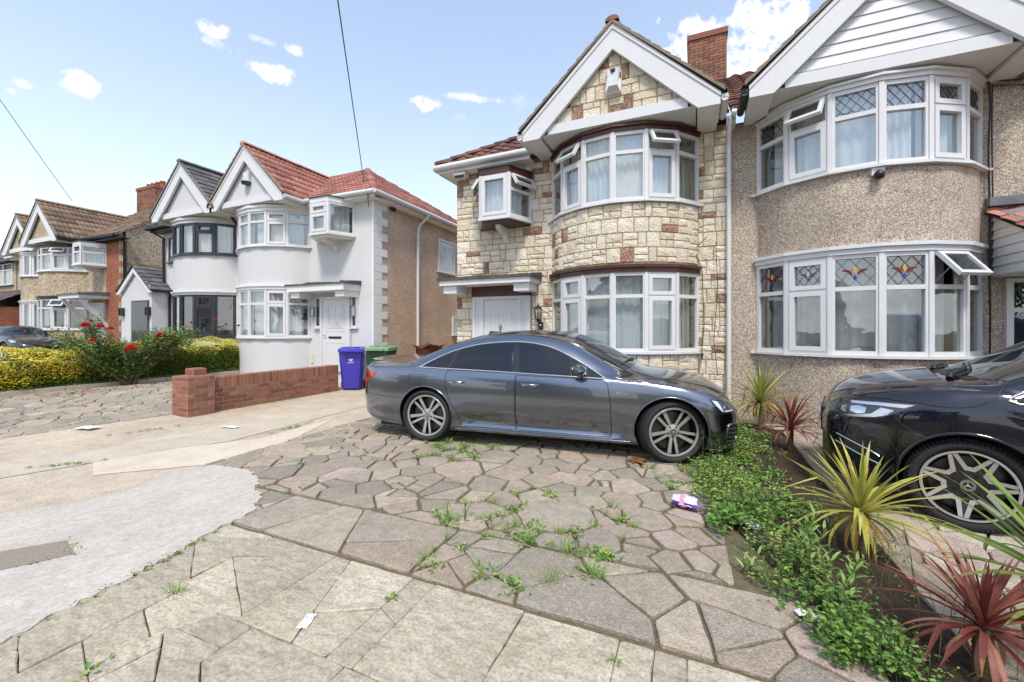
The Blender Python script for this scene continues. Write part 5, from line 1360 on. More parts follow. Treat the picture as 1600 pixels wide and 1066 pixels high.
        for i in range(13):
            t = i/12; y = .885+.235*t; sc_ = math.sin(math.pi*clamp(.12+.83*t))**.55
            hx, hz = .062*sc_*(1+.25*t), .078*sc_; ring = []
            for j in range(20):
                a = 2*math.pi*j/20; ring.append((cx+.03*(1-t)+hx*math.cos(a)*(1.25 if math.cos(a) > 0 else .75), s*y, cz+.004+hz*math.sin(a)*(1 if math.sin(a) > 0 else .8)))
            rows.append(ring+[ring[0]])
        mr.grid(rows, 0); mr.add([p for p in rows[-1][:-1]], [list(range(20))], 0); mr.add([p for p in rows[0][:-1]], [list(range(20))], 0)
        mo = mr.build('door_mirror', PT, root)
        q = MB(); q.tube([(3.08, s*.86, .915), (3.06, s*.93, .93), (3.05, s*.97, .95)], [.03, .022, .03], 8); q.build('mirror_arm', TRIM, mo)
        q = MB(); q.box(2.985, 2.99, min(s*.93, s*1.10), max(s*.93, s*1.10), .945, 1.045); q.build('mirror_glass', CHROME, mo)
    # badge by the front door: dark lozenge and small bright lettering
    to = text_mesh('badge', 'S line', .036, .0015, CHROME, root)
    bx_, bz_ = 3.50, .735; to.location = (bx_, -(S.W(bx_+.05, bz_)+.004), bz_); to.rotation_euler = (R(90), 0, 0)
    q = MB(); S.patch(q, [(3.455, .735), (3.49, .735), (3.50, .762), (3.465, .762)], -1, .004, step=.03); q.build('badge_emblem', SATIN, root)
    # glass in the roof, screens, bonnet edge
    ws = [(3.66, 0), (3.645, .3), (3.60, .55), (3.52, .70), (3.3, .675), (3.05, .595), (2.94, .555), (2.92, .3), (2.915, 0)]
    full = lambda q: q+[(x, -y) for x, y in q[::-1] if y > 0]
    m_ = MB(); S.patch(m_, full(ws), 1, .004, 'top', .07); o = m_.build('windscreen', SCREEN, root)
    q = MB(); 
    for (a, b) in (((3.62, -.05), (3.50, -.60)), ((3.63, .25), (3.56, -.25))):
        q.tube([(a[0], a[1], S.T(*a)+.02), ((a[0]+b[0])/2, (a[1]+b[1])/2, S.T((a[0]+b[0])/2, (a[1]+b[1])/2)+.018), (b[0], b[1], S.T(*b)+.012)], .009, 6)
    q.build('wiper', BLACKP, root)
    rs = [(.80, 0), (.80, .55), (.95, .60), (1.25, .56), (1.60, .505), (1.66, .3), (1.67, 0)]
    m_ = MB(); S.patch(m_, full(rs), 1, .004, 'top', .07); m_.build('rear_screen', TINT, root)
    sr = [(1.78, 0), (1.78, .46), (2.0, .50), (2.6, .50), (2.80, .48), (2.84, 0)]
    m_ = MB(); S.patch(m_, full(sr), 1, .003, 'top', .07); m_.build('sunroof', SCREEN, root)
    bn = [(3.66, .62), (3.9, .70), (4.2, .69), (4.5, .60), (4.72, .46), (4.80, .3), (4.82, 0)]
    q = MB(); S.line(q, bn, 1, .004, .001, 'top'); S.line(q, [(x, -y) for x, y in bn], 1, .004, .001, 'top'); q.build('bonnet_line', BLACKP, root)
    q = MB(); P = [(.10, y/20*.62, 1.0) for y in range(-20, 21)]
    rows = [[(.03+abs(y)*.06, y, S.T(.12+abs(y)*.1, y)+.028) for y in [t/20*.60 for t in range(-20, 21)]], [(.17+abs(y)*.08, y, S.T(.2+abs(y)*.1, y)+.004) for y in [t/20*.60 for t in range(-20, 21)]]]
    rows.append([(p[0]-.0, p[1], p[2]-.02) for p in rows[0]]); q.grid([rows[2], rows[0], rows[1]]); q.build('boot_spoiler', PT, root)
    # aerial fin, grille, plate
    q = MB(); q.prism([(1.60, S.T(1.6, 0)-.01), (1.86, S.T(1.86, 0)-.01), (1.80, S.T(1.8, 0)+.012), (1.63, S.T(1.63, 0)+.055)], -.012, .012, 'y'); q.build('aerial_fin', PT, root)
    q = MB(); q.box(4.90, 4.955, -.46, .46, .27, .545); g = q.build('grille', BLACKP, root)
    q = MB()
    for j in range(8): q.box(4.955, 4.963, -.44, .44, .29+j*.032, .298+j*.032)
    q.build('grille_bar', SATIN, g)
    q = MB(); q.box(-.015, .01, -.26, .26, .62, .73); q.build('rear_plate_recess', TRIM, root)
    q = MB(); q.box(.3, 4.6, -.72, .72, .13, .19); q.build('underbody', BLACKP, root)
    # short front overhang
    for o in root.children_recursive:
        if o.type == 'MESH' and o.location.length < .01:
            for v in o.data.vertices:
                if v.co.x > 4.40: v.co.x = 4.40+(v.co.x-4.40)*.60
    return root
saloon()
full_ = lambda q: q+[(x, -y) for x, y in q[::-1] if y > 0]
def people_carrier():
    L = 5.14; AX = (1.045, 4.245); r = .348; zc = .345
    K = dict(
        wm=[(0, .86), (.06, .92), (.2, .95), (2.0, .965), (4.3, .965), (4.62, .945), (4.82, .895), (4.97, .80), (5.08, .66), (5.14, .50)],
        zb=[(0, .32), (.2, .26), (.5, .2), (4.7, .19), (4.95, .20), (5.08, .24), (5.14, .32)],
        zbt=[(0, .98), (.1, 1.0), (3.9, 1.0), (4.1, 1.055), (4.3, 1.06), (4.6, 1.02), (4.85, .965), (5.0, .91), (5.09, .84), (5.14, .74)],
        ybt=[(0, .80), (.06, .87), (.2, .905), (3.9, .915), (4.3, .885), (4.6, .84), (4.82, .78), (4.97, .69), (5.08, .57), (5.14, .44)],
        zr=[(0, 1.66), (.05, 1.74), (.15, 1.79), (2.6, 1.80), (3.0, 1.76), (3.3, 1.60), (3.65, 1.36), (3.95, 1.17), (4.12, 1.12), (4.3, 1.115), (4.6, 1.075), (4.85, 1.015), (5.0, .955), (5.09, .88), (5.14, .77)],
        yr=[(0, .66), (.2, .72), (2.6, .735), (3.2, .755), (3.7, .80), (4.0, .83), (4.2, .80), (4.6, .70), (4.9, .56), (5.08, .42), (5.14, .32)],
        zc=[(0, 1.74), (.05, 1.83), (.2, 1.88), (1.5, 1.91), (2.5, 1.905), (2.9, 1.875), (3.2, 1.76), (3.6, 1.52), (4.0, 1.29), (4.22, 1.19), (4.32, 1.18), (4.6, 1.135), (4.85, 1.07), (5.0, .995), (5.09, .91), (5.14, .79)],
        bow=[(0, .02), (3.2, .02), (4.0, .0), (5.14, .0)], ind=[(0, 0), (1.6, 1), (3.5, 1), (3.8, 0), (5.14, 0)])
    S = CarShape(L, K); PT = paint('midnight_paint', lin(12, 12, 30), .4, .2)
    root = thing('people_carrier', 'black people carrier with polished split spoke alloys beside the planting bed', 'van', (6.13, 3.97, .004), math.pi-R(15))
    root.scale = (.985, .985, .965)
    bd = S.body(170, 4).build('body', [PT, BLACKP], root); cut_arches(bd, AX, zc+.01, .395, .56, L)
    for ax in AX:
        for s in (-1, 1): wheel(root, (ax, s*.81, zc), 0, s, r, .262, .245, 'seven')
    lip = MB()
    for ax in AX:
        for s in (-1, 1):
            P = []
            for i in range(41):
                a = R(-16)+(math.pi+R(32))*i/40; x, z = ax+.402*math.cos(a), zc+.01+.402*math.sin(a)
                if z < .22: continue
                P.append((x, s*(S.W(x, z)+.0), z))
            lip.tube(P, .013, 6)
    lip.build('arch_lip', PT, root)
    hous = mat('lamp_dark', (.05, .05, .055), .2); lensw = mat('lamp_silver', (.62, .64, .68), .12, metal=.6, coat=1)
    for s in (1, -1):
        gl = [(4.03, 1.02), (3.97, 1.06), (3.66, 1.30), (3.3, 1.54), (3.0, 1.68), (2.7, 1.72), (.6, 1.71), (.40, 1.60), (.35, 1.12), (.45, 1.03), (3.9, 1.012)]
        m_ = MB(); S.patch(m_, gl, s, .002, step=.09); m_.build('window_surround', TRIM, root)
        for a, b in ((3.68, 4.05), (2.66, 3.62), (1.42, 2.58), (.3, 1.34)):
            q = clip_half(clip_half(gl, 1, 0, b), -1, 0, -a); cx = sum(p[0] for p in q)/len(q); cz = sum(p[1] for p in q)/len(q); q = [(p[0]+(cx-p[0])*.03, p[1]+(cz-p[1])*.06) for p in q]
            m_ = MB(); S.patch(m_, q, s, .006, step=.08); m_.build('window', TINT, root)
        ch = MB(); S.line(ch, [(.45, 1.018), (3.9, 1.0), (4.0, 1.005), (4.045, 1.025), (4.03, 1.05), (3.95, 1.10)], s, .010, .004); ch.build('window_trim', CHROME, root)
        fd = [(3.62, .28), (3.66, .7), (3.63, 1.0), (2.65, 1.005), (2.64, .28)]
        m_ = MB(); S.patch(m_, fd, s, .0015, step=.09, thick=.002); o = m_.build('door', PT, root)
        q = MB(); S.line(q, fd, s, .004, .0005, closed=True); q.build('shut_line', BLACKP, o)
        q = MB(); S.line(q, [(2.74, .90), (2.76, .91), (2.93, .905), (2.95, .895)], s, .016, .02); q.build('handle', PT, o)
        q = MB(); S.line(q, [(4.50, .955), (4.42, .945), (4.3, .948), (4.22, .965), (4.15, 1.0), (4.10, 1.05), (4.07, 1.10), (4.06, 1.125)], s, .0055, .0); S.line(q, [(4.95, .955), (4.7, .962), (4.5, .955)], s, .0055, .0); S.line(q, [(4.66, .83), (4.60, .76), (4.52, .70), (4.45, .69)], s, .0035, .0); q.build('shut_line', BLACKP, root)
        hl = [(4.515, .945), (4.75, .938), (4.965, .915), (5.02, .86), (5.035, .79), (4.99, .762), (4.86, .785), (4.72, .82), (4.60, .885)]
        m_ = MB(); S.patch(m_, hl, s, .002, step=.04); o = m_.build('headlight', hous, root)
        m_ = MB(); S.patch(m_, [(4.54, .935), (4.75, .929), (4.93, .915), (4.93, .895), (4.75, .905), (4.60, .905)], s, .005, step=.03); S.patch(m_, [(4.66, .88), (4.74, .89), (4.80, .83), (4.92, .80), (4.98, .785), (4.92, .782), (4.78, .805), (4.70, .835)], s, .005, step=.03); m_.build('light_strip', lensw, o)
        m_ = MB(); S.patch(m_, [(4.83, .875), (4.88, .885), (4.93, .87), (4.94, .83), (4.89, .815), (4.84, .83)], s, .007, step=.025); S.patch(m_, [(4.955, .87), (4.99, .865), (5.0, .82), (4.97, .81)], s, .006, step=.025); m_.build('projector', CHROME, o)
        m_ = MB(); S.patch(m_, hl, s, .011, step=.05); m_.build('lens', LAMPC, o)
        it = [(4.74, .40), (4.78, .52), (4.98, .60), (5.06, .58), (5.07, .36), (4.98, .30), (4.80, .33)]
        m_ = MB(); S.patch(m_, it, s, .002, step=.05); o = m_.build('air_intake', TRIM, root)
        q = MB(); S.line(q, [(5.03, .60), (4.93, .565), (4.80, .515), (4.75, .48)], s, .006, .008); S.line(q, [(5.04, .53), (4.93, .49), (4.80, .435), (4.74, .41)], s, .006, .008); q.build('intake_bar', CHROME, o)
        m_ = MB(); 
        mr = []; cx, cy, cz = 3.72, 0, 1.13
        for i in range(9):
            t = i/8; y = .98+.24*t; sc_ = math.sin(math.pi*(.1+.8*t))**.4; mr.append([(cx+.02+.075*sc_*math.cos(2*math.pi*j/16), s*y, cz+.02+.115*sc_*math.sin(2*math.pi*j/16)) for j in range(17)])
        m_.grid(mr, 0); m_.add(mr[-1][:-1], [list(range(16))]); m_.add(mr[0][:-1], [list(range(16))]); mo = m_.build('door_mirror', PT, root)
        q = MB(); q.tube([(3.76, s*.90, 1.03), (3.75, s*1.02, 1.06)], .035, 8); q.build('mirror_arm', BLACKP, mo)
        q = MB(); S.patch(q, [(.02, 1.0), (.10, .98), (.12, 1.35), (.03, 1.38)], s, .004, step=.06); q.build('taillight', REDL, root)
    ws = [(4.28, 0), (4.25, .4), (4.15, .68), (4.02, .80), (3.7, .765), (3.3, .70), (3.12, .64), (3.08, .3), (3.07, 0)]
    m_ = MB(); S.patch(m_, full_(ws), 1, .004, 'top', .08); m_.build('windscreen', SCREEN, root)
    q = MB(); S.patch(q, full_([(4.36, 0), (4.33, .45), (4.22, .70), (4.16, .69), (4.26, .4), (4.285, 0)]), 1, .006, 'top', .06); q.build('scuttle', BLACKP, root)
    q = MB()
    for pts in ([(4.30, .62), (4.19, .40), (4.14, .05)], [(4.33, .10), (4.24, -.20), (4.20, -.50)]):
        P = [(a, b, S.T(a, b)+.03) for a, b in pts]; q.tube(P, [.016, .012, .008], 6); P2 = [(a-.03, b*1.02, S.T(a-.03, b)+.016) for a, b in smooth_poly(pts, 4, False)]; q.tube(P2, .007, 5)
        q.tube([(pts[0][0]+.01, pts[0][1]+.03, S.T(*pts[0])+.0), P[0]], .024, 8)
    q.build('wiper', BLACKP, root)
    q = MB(); q.box(5.10, 5.155, -.42, .42, .55, .78); g = q.build('grille', BLACKP, root)
    q = MB(); q.box(5.155, 5.17, -.40, .40, .63, .65); q.box(5.155, 5.17, -.40, .40, .69, .71); q.build('grille_bar', SATIN, g)
    q = MB(); q.lathe([(.085, .0), (.095, .0), (.095, .012), (.085, .012), (.085, 0)], (5.168, 0, .67), 'x', 30)
    for i in range(3):
        a = math.pi/2+i*2*math.pi/3; q.add([(5.185, 0, .67)]+[(5.175, .018*math.cos(a+math.pi/3), .67+.018*math.sin(a+math.pi/3)), (5.175, .088*math.cos(a), .67+.088*math.sin(a)), (5.175, .018*math.cos(a-math.pi/3), .67+.018*math.sin(a-math.pi/3))], [(0, 1, 2), (0, 2, 3)])
    q.build('grille_emblem', CHROME, g)
    q = MB(); q.box(.4, 4.8, -.74, .74, .16, .24); q.build('underbody', BLACKP, root)
    return root
people_carrier()
def sports_car():
    L = 4.4; AX = (.95, 3.38); r = .335; zc = .33
    K = dict(wm=[(0, .6), (.1, .74), (.4, .87), (1.0, .925), (2.2, .88), (3.4, .89), (3.9, .84), (4.2, .70), (4.4, .42)], zb=[(0, .4), (.5, .17), (4.0, .16), (4.4, .28)],
             zbt=[(0, .66), (.2, .80), (1.0, .88), (2.2, .85), (2.9, .86), (3.4, .84), (3.8, .76), (4.15, .64), (4.4, .50)], ybt=[(0, .5), (.1, .66), (.4, .78), (1.0, .84), (2.2, .82), (3.4, .80), (3.9, .74), (4.2, .6), (4.4, .36)],
             zr=[(0, .68), (.3, .84), (.9, 1.0), (1.5, 1.17), (2.0, 1.20), (2.4, 1.10), (2.8, .92), (2.95, .87), (3.4, .845), (3.8, .77), (4.15, .66), (4.4, .51)], yr=[(0, .4), (.9, .58), (1.6, .52), (2.2, .54), (2.8, .66), (3.2, .55), (3.9, .5), (4.4, .25)],
             zc=[(0, .7), (.3, .88), (.9, 1.09), (1.5, 1.26), (1.9, 1.30), (2.3, 1.24), (2.85, .95), (3.1, .86), (3.6, .78), (4.0, .68), (4.4, .52)], bow=[(0, .01), (4.4, .01)])
    S = CarShape(L, K); PT = paint('charcoal_paint', lin(44, 46, 52), .6, .35)
    root = thing('sports_car', 'low dark grey sports car parked behind the yellow hedge', 'car', (-22.0-4.4, 7.1, .37), R(3))
    bd = S.body(90, 3).build('body', [PT, BLACKP], root); cut_arches(bd, AX, zc+.01, .37, .5, L)
    for ax in AX:
        for s in (-1, 1): wheel(root, (ax, s*.76, zc), 0, s, r, .25, .24, 'five')
    for s in (-1, 1):
        m_ = MB(); S.patch(m_, smooth_poly([(1.0, .93), (1.5, 1.09), (2.0, 1.12), (2.35, 1.06), (2.72, .90), (1.8, .90)], 3), s, .004, step=.08); m_.build('window', TINT, root)
        m_ = MB(); S.patch(m_, smooth_poly([(3.62, .76), (3.85, .74), (3.98, .66), (3.82, .66)], 3), s, .005, step=.05); o = m_.build('headlight', CHROME, root)
    m_ = MB(); S.patch(m_, full_([(2.88, 0), (2.8, .5), (2.35, .50), (2.3, 0)]), 1, .004, 'top', .08); m_.build('windscreen', SCREEN, root)
sports_car()
# ------------------------------------------------------------------ wheelie bins
def wheelie_bin(name, label, loc, rz, c, lid_c, logo=True, sc_=1.0):
    root = thing(name, label, 'bin', loc, rz, None); P = mat(name+'_plastic', c, .42, vary=[(5, tuple(v*.75 for v in c), .35)], bump=(200, .0008)); PL = mat(name+'_lid', lid_c, .45, vary=(7, tuple(min(1, v*1.3) for v in lid_c), .4))
    root.scale = (sc_,)*3
    # front faces -y ; tapered body with side recesses
    H_ = .98; b = MB()
    def ring(z, k):
        w0, d0, d1 = .215+.07*k, -.27-.07*k, .24+.06*k; q = .05; return [(-w0+q, d0, z), (w0-q, d0, z), (w0, d0+q, z), (w0, d1-q, z), (w0-q, d1, z), (-w0+q, d1, z), (-w0, d1-q, z), (-w0, d0+q, z)]
    rows = [ring(z, k)+[ring(z, k)[0]] for z, k in ((.03, .0), (.06, .04), (.5, .5), (.9, .95), (H_, 1.0))]
    b.grid(rows, 0, sm=False); b.add(ring(.03, 0), [list(range(8))], 0); b.add(ring(H_, 1), [list(range(8))], 0)
    for s in (1, -1):  # raised side and front panels
        pts = [(-.16, .10), (.10, .10), (.13, .84), (.10, .90), (-.17, .90), (-.20, .84)]
        X = lambda z: s*(.215+.07*(z/H_))
        vs = [(X(z)+s*.010, y, z) for y, z in pts]+[(X(z)-s*.004, y+(.012 if y < 0 else -.012), z) for y, z in pts]; n = 6
        b.add(vs, [list(range(6))]+[(i, (i+1) % n, n+(i+1) % n, n+i) for i in range(n)])
    vs = []; 
    F = lambda z: -.27-.07*(z/H_)
    pts = [(-.13, .06), (.13, .06), (.14, .60), (.10, .64), (-.10, .64), (-.14, .60)]
    vs = [(x, F(z)-.012, z) for x, z in pts]+[(x, F(z)+.003, z) for x, z in pts]; b.add(vs, [list(range(6))]+[(i, (i+1) % 6, 6+(i+1) % 6, 6+i) for i in range(6)])
    body = b.build('body', P, root)
    l = MB(); R0 = [(-.275, -.37), (.275, -.37), (.30, -.34), (.30, .31), (-.30, .31), (-.30, -.34)]
    l.prism(R0, H_-.035, H_+.03, 'z'); R1 = [(x*.93, y*.93) for x, y in R0]
    n = 6; vs = [(x, y, H_+.03) for x, y in R0]+[(x, y-.0, H_+.075-.02*(y < 0)) for x, y in R1]; l.add(vs, [(i, (i+1) % n, n+(i+1) % n, n+i) for i in range(n)]+[list(range(n, 2*n))])
    l.box(-.20, .20, -.45, -.36, H_-.02, H_+.015)
    lid = l.build('lid', PL, root)
    q = MB(); q.box(-.19, -.02, -.28, -.10, H_+.06, H_+.085); q.box(.04, .19, -.28, -.10, H_+.06, H_+.085); q.build('lid_panel', PL, lid)
    h = MB(); h.tube([(-.24, .34, .95), (-.24, .40, .97), (.24, .40, .97), (.24, .34, .95)], .016, 8); h.box(-.26, -.2, .29, .36, .9, .99); h.box(.2, .26, .29, .36, .9, .99); h.build('handle', P, root)
    for s in (1, -1):
        w_ = MB(); w_.lathe([(.03, -.02), (.10, -.028), (.102, 0), (.10, .028), (.03, .02)], (s*.265, .245, .10), 'x', 24); wo = w_.build('wheel', BLACKP, root)
        q = MB(); q.lathe([(.0, s*.03), (.05, s*.03), (.055, s*.02)], (s*.265, .245, .10), 'x', 16); q.build('hub', RIMD, wo)
    if logo:
        e = MB()
        for s in (1, -1):
            X = s*(.215+.07*.72+.012)
            X = s*(.215+.07*.74+.011)
            ell = [(X, -.23+.026*math.cos(t*math.pi/10), .73+.045*math.sin(t*math.pi/10)) for t in range(20)]; e.add(ell, [list(range(20))])
            for j in range(6): e.box(min(X, X-s*.01), max(X, X-s*.01), -.265+j*.013, -.257+j*.013, .650+.004*(j % 2), .668)
        F_ = F(.74)
        e.add([(-.0+.05*math.cos(t*math.pi/10), F_-.004, .78+.065*math.sin(t*math.pi/10)) for t in range(20)], [list(range(20))])
        for j in range(7): e.box(-.075+j*.022, -.062+j*.022, F_-.006, F_+.01, .672, .698)
        e.build('council_mark', mat('bin_print', lin(196, 190, 226), .6), root)
    return root
wheelie_bin('blue_bin', 'violet blue wheelie bin with white printed mark at end of brick wall', (-7.93, 8.02, 0), R(38), lin(66, 56, 168), lin(70, 62, 176))
wheelie_bin('green_bin', 'faded dark green wheelie bin behind the violet one', (-7.28, 8.35, 0), R(20), lin(34, 74, 48), lin(120, 158, 120), False, 1.03)
def brown_bin():
    r = thing('garden_bin', 'rust brown open garden refuse bin against the pebbledashed side wall', 'bin', (-6.93, 9.9, 0)); P = mat('brown_plastic', lin(84, 48, 36), .6, vary=(6, lin(112, 66, 48), .6))
    b = MB(); rows = []
    for z, k in ((.0, .8), (.5, .92), (.98, 1.0), (1.02, 1.04)): rows.append([(.34*k*math.cos(2*math.pi*j/24)*1.0, .42*k*math.sin(2*math.pi*j/24), z+(.05*math.sin(j*.9) if z > .97 else 0)) for j in range(25)])
    b.grid(rows, 0); b.build('body', P, r); q = MB(); q.grid([[(.36*x/4, .44*y/4, 1.03+.07*math.cos(x*.7)*math.cos(y*.8)) for x in range(-4, 5)] for y in range(-4, 5)], 0); q.build('lid', P, r)
brown_bin()
# ------------------------------------------------------------------ plants
LEAF = leaf_mat('leaf'); STEM = mat('stem', lin(96, 84, 58), .8, vary=(8, lin(70, 58, 40), .6))
def leaf_quad(mb, P, d, n, l, w, c):
    d = Vector(d).normalized(); n = Vector(n); s = d.cross(n)
    if s.length < 1e-4: s = d.orthogonal()
    s.normalize(); P = Vector(P); up = s.cross(d)
    a = P+d*l*.35+s*w*.5+up*w*.12; b = P+d*l*.35-s*w*.5+up*w*.12; a2 = P+d*l*.72+s*w*.36+up*w*.08; b2 = P+d*l*.72-s*w*.36+up*w*.08; t = P+d*l-up*l*.08; m1 = P+d*l*.5
    mb.add([tuple(P), tuple(a), tuple(a2), tuple(t), tuple(b2), tuple(b), tuple(m1)], [(0, 6, 1), (1, 6, 2), (2, 6, 3), (0, 5, 6), (5, 4, 6), (4, 3, 6)], 0, c)
def jit(c, r, a=.2): f = r.uniform(1-a, 1+a); return (c[0]*f, c[1]*f, c[2]*f)
def cordyline(name, label, x, y, h, n, length, width, pal, seed, spread=1.0, old=None, lean=(0, 0), zg=.03):
    r = random.Random(seed); root = thing(name, label, 'plant', (x, y, zg), 0, None)
    t = MB(); t.tube([(0, 0, -.05), (lean[0]*.4, lean[1]*.4, h*.5), (lean[0], lean[1], h)], [.034, .028, .03], 10)
    for i in range(9): z = h*(i+.5)/9; q = i/9; t.lathe([(.030, -.012), (.036, 0), (.030, .012)], (lean[0]*q, lean[1]*q, z), 'z', 10)
    t.build('trunk', STEM, root)
    b = MB()
    for i in range(n):
        f = (i+.5)/n; az = i*2.39996+r.uniform(-.25, .25); el = R(88)-f*R(108)*spread+r.uniform(-.12, .12); l = length*r.uniform(.75, 1.1)*(.58+.5*math.sin(math.pi*min(1, .08+f*.95))); wd = width*r.uniform(.8, 1.15)
        dr = r.uniform(.25, .75)*(.35+f)*(1.0 if f < .8 else 1.3); P = Vector((lean[0], lean[1], h-.02*f)); rows = []; c = jit(r.choice(old if (old and f > .84) else pal), r, .16)
        k = 9; pos = P.copy(); e = el; kink = r.randint(4, 7) if (f > .35 and r.random() < .22) else -1; tipb = r.random() < .3; cols = []
        for j in range(k+1):
            u = j/k; d = Vector((math.cos(e)*math.cos(az), math.cos(e)*math.sin(az), math.sin(e)))
            ww = wd*(.42+.58*math.sin(math.pi*min(1, .18+u*.62)))*(1-max(0, (u-.55)/.45)**1.6)+.0008
            s = Vector((-math.sin(az), math.cos(az), 0)); up = s.cross(d)*(-1)
            rows.append([tuple(pos+s*ww*.5+up*ww*.20), tuple(pos), tuple(pos-s*ww*.5+up*ww*.20)])
            pos = pos+d*(l/k); e -= dr/k*1.6+(.9 if j == kink else 0); az += r.uniform(-.03, .03)
            cols.append(mixc(c, lin(150, 118, 76), .75) if (tipb and j > k-3) else jit(c, r, .07))
            if pos.z < -.02 and e < 0: e = max(e, -.2); 
        for j in range(k): b.grid(rows[j:j+2], 0, cols[j], True)
    b.build('foliage', LEAF, root, recalc=False)
    return root
YEL = [lin(*q) for q in ((196,188,96),(178,176,84),(206,196,116),(150,158,72),(190,176,80))]; GRN = [lin(*q) for q in ((126,146,70),(112,136,62),(146,158,84))]
OCH = [lin(*q) for q in ((176,134,64),(188,150,76),(150,106,58))]; REDL_ = [lin(*q) for q in ((126,66,60),(144,84,74),(108,52,50),(160,104,90),(132,72,64))]; PNK = [lin(*q) for q in ((182,130,108),(170,116,98),(190,142,116))]
cordyline('cordyline', 'small yellow green spiky cordyline against the pebbledashed wall beside the downpipe', 0.88, 7.05, .42, 86, .66, .026, YEL+GRN+GRN, 3, old=OCH)
cordyline('cordyline', 'dark red spiky cordyline beside the bumper of the black people carrier', 1.06, 5.95, .28, 50, .56, .03, REDL_, 5, old=PNK, spread=.85)
cordyline('cordyline', 'large bright yellow spiky cordyline in front of the alloy wheel', 1.0, 3.42, .27, 92, .54, .024, YEL, 8, old=OCH+YEL, spread=1.02)
cordyline('cordyline', 'maroon cordyline with dry pink lower leaves in bare soil', 1.12, 2.42, .21, 76, .42, .021, REDL_+REDL_+PNK, 12, old=PNK, spread=1.08)
cordyline('cordyline', 'green long leaved cordyline cut by the frame edge', 1.47, 2.56, .36, 60, .62, .028, GRN+[lin(92,122,56), lin(100,132,60)], 15, spread=.95)
GW = [lin(*q) for q in ((122,160,78),(106,148,70),(140,176,88),(96,136,64),(158,186,96),(128,166,92),(176,190,104))]
def bed_weeds():
    r = random.Random(4); b = MB()
    for i in range(3300):
        y = 2.25+(r.random()**1.0)*4.6; e = bed_edge(y); wd = .62 if y > 3.2 else .34
        t = r.gauss(.40, .28); 
        if y > 5.6: t = r.gauss(.45, .3)
        x = e-.14+wd*t*1.25
        if x > 1.05 or x < e-.2: continue
        hmax = (.36 if y > 3 else .25)*(1-abs(t-.4)*.9)*(.55+.45*math.sin(y*3.1+x*5)*math.sin(y*1.3+1))
        pt_ = math.sin(x*9+y*4.3)+math.sin(y*7.7-x*5)+math.sin(y*2.9+2)
        if pt_ < -.55 and r.random() < .8: continue
        hmax = max(.05, hmax)*(1.25 if pt_ > .9 else .85); h = hmax*r.uniform(.35, 1.15)*(1.5 if r.random() < .06 else 1); lx, ly = r.uniform(-.08, .08), r.uniform(-.08, .08)
        sp = math.sin(x*6+y*3)+math.sin(y*5-x*3.3); c0 = r.choice(GW[4:] if sp > .7 else GW[:4] if sp < -.4 else GW); k = r.randint(5, 10); big_ = 1.5 if sp < -.9 else 1.0; tall_ = r.random() < .05 and y > 3.0
        if tall_: h *= 1.7; k += 6
        b.tube([(x, y, 0), (x+lx*.5, y+ly*.5, h*.55), (x+lx, y+ly, h)], .0022, 3, 0, lin(110, 122, 70), caps=False)
        for j in range(k):
            f = .25+.75*(j+.5)/k; az = r.random()*6.28; d = (math.cos(az), math.sin(az), r.uniform(-.3, .5)); l = r.uniform(.014, .034)*(1.1 if y > 3.2 else .8)*big_
            P = (x+lx*f+.012*math.cos(az), y+ly*f+.012*math.sin(az), h*f)
            leaf_quad(b, P, d, (r.uniform(-.4, .4), r.uniform(-.4, .4), 1), l, l*r.uniform(.6, .85), jit(c0, r, .22))
    for i in range(90):
        y = r.uniform(2.4, 6.4); x = bed_edge(y)-.12+r.random()*.75; h = r.uniform(.2, .5); lx, ly = r.uniform(-.15, .15), r.uniform(-.15, .15)
        cst = lin(158, 142, 100) if r.random() < .6 else lin(120, 132, 78); b.tube([(x, y, 0), (x+lx*.3, y+ly*.3, h*.6), (x+lx, y+ly, h)], [.0028, .002, .001], 3, 0, cst, caps=False)
        for j in range(r.randint(3, 7)):
            f = r.uniform(.5, 1); leaf_quad(b, (x+lx*f, y+ly*f, h*f), (r.uniform(-1, 1), r.uniform(-1, 1), r.uniform(-.2, .8)), (0, 0, 1), r.uniform(.012, .028), .010, jit(r.choice(GW+[lin(170,150,96)]), r, .2))
    o = b.build('ground_cover', LEAF, None, recalc=False); tag(o, 'low tangled green weeds spilling over the bed edge onto the paving', 'weeds', None, 'stuff')
bed_weeds()
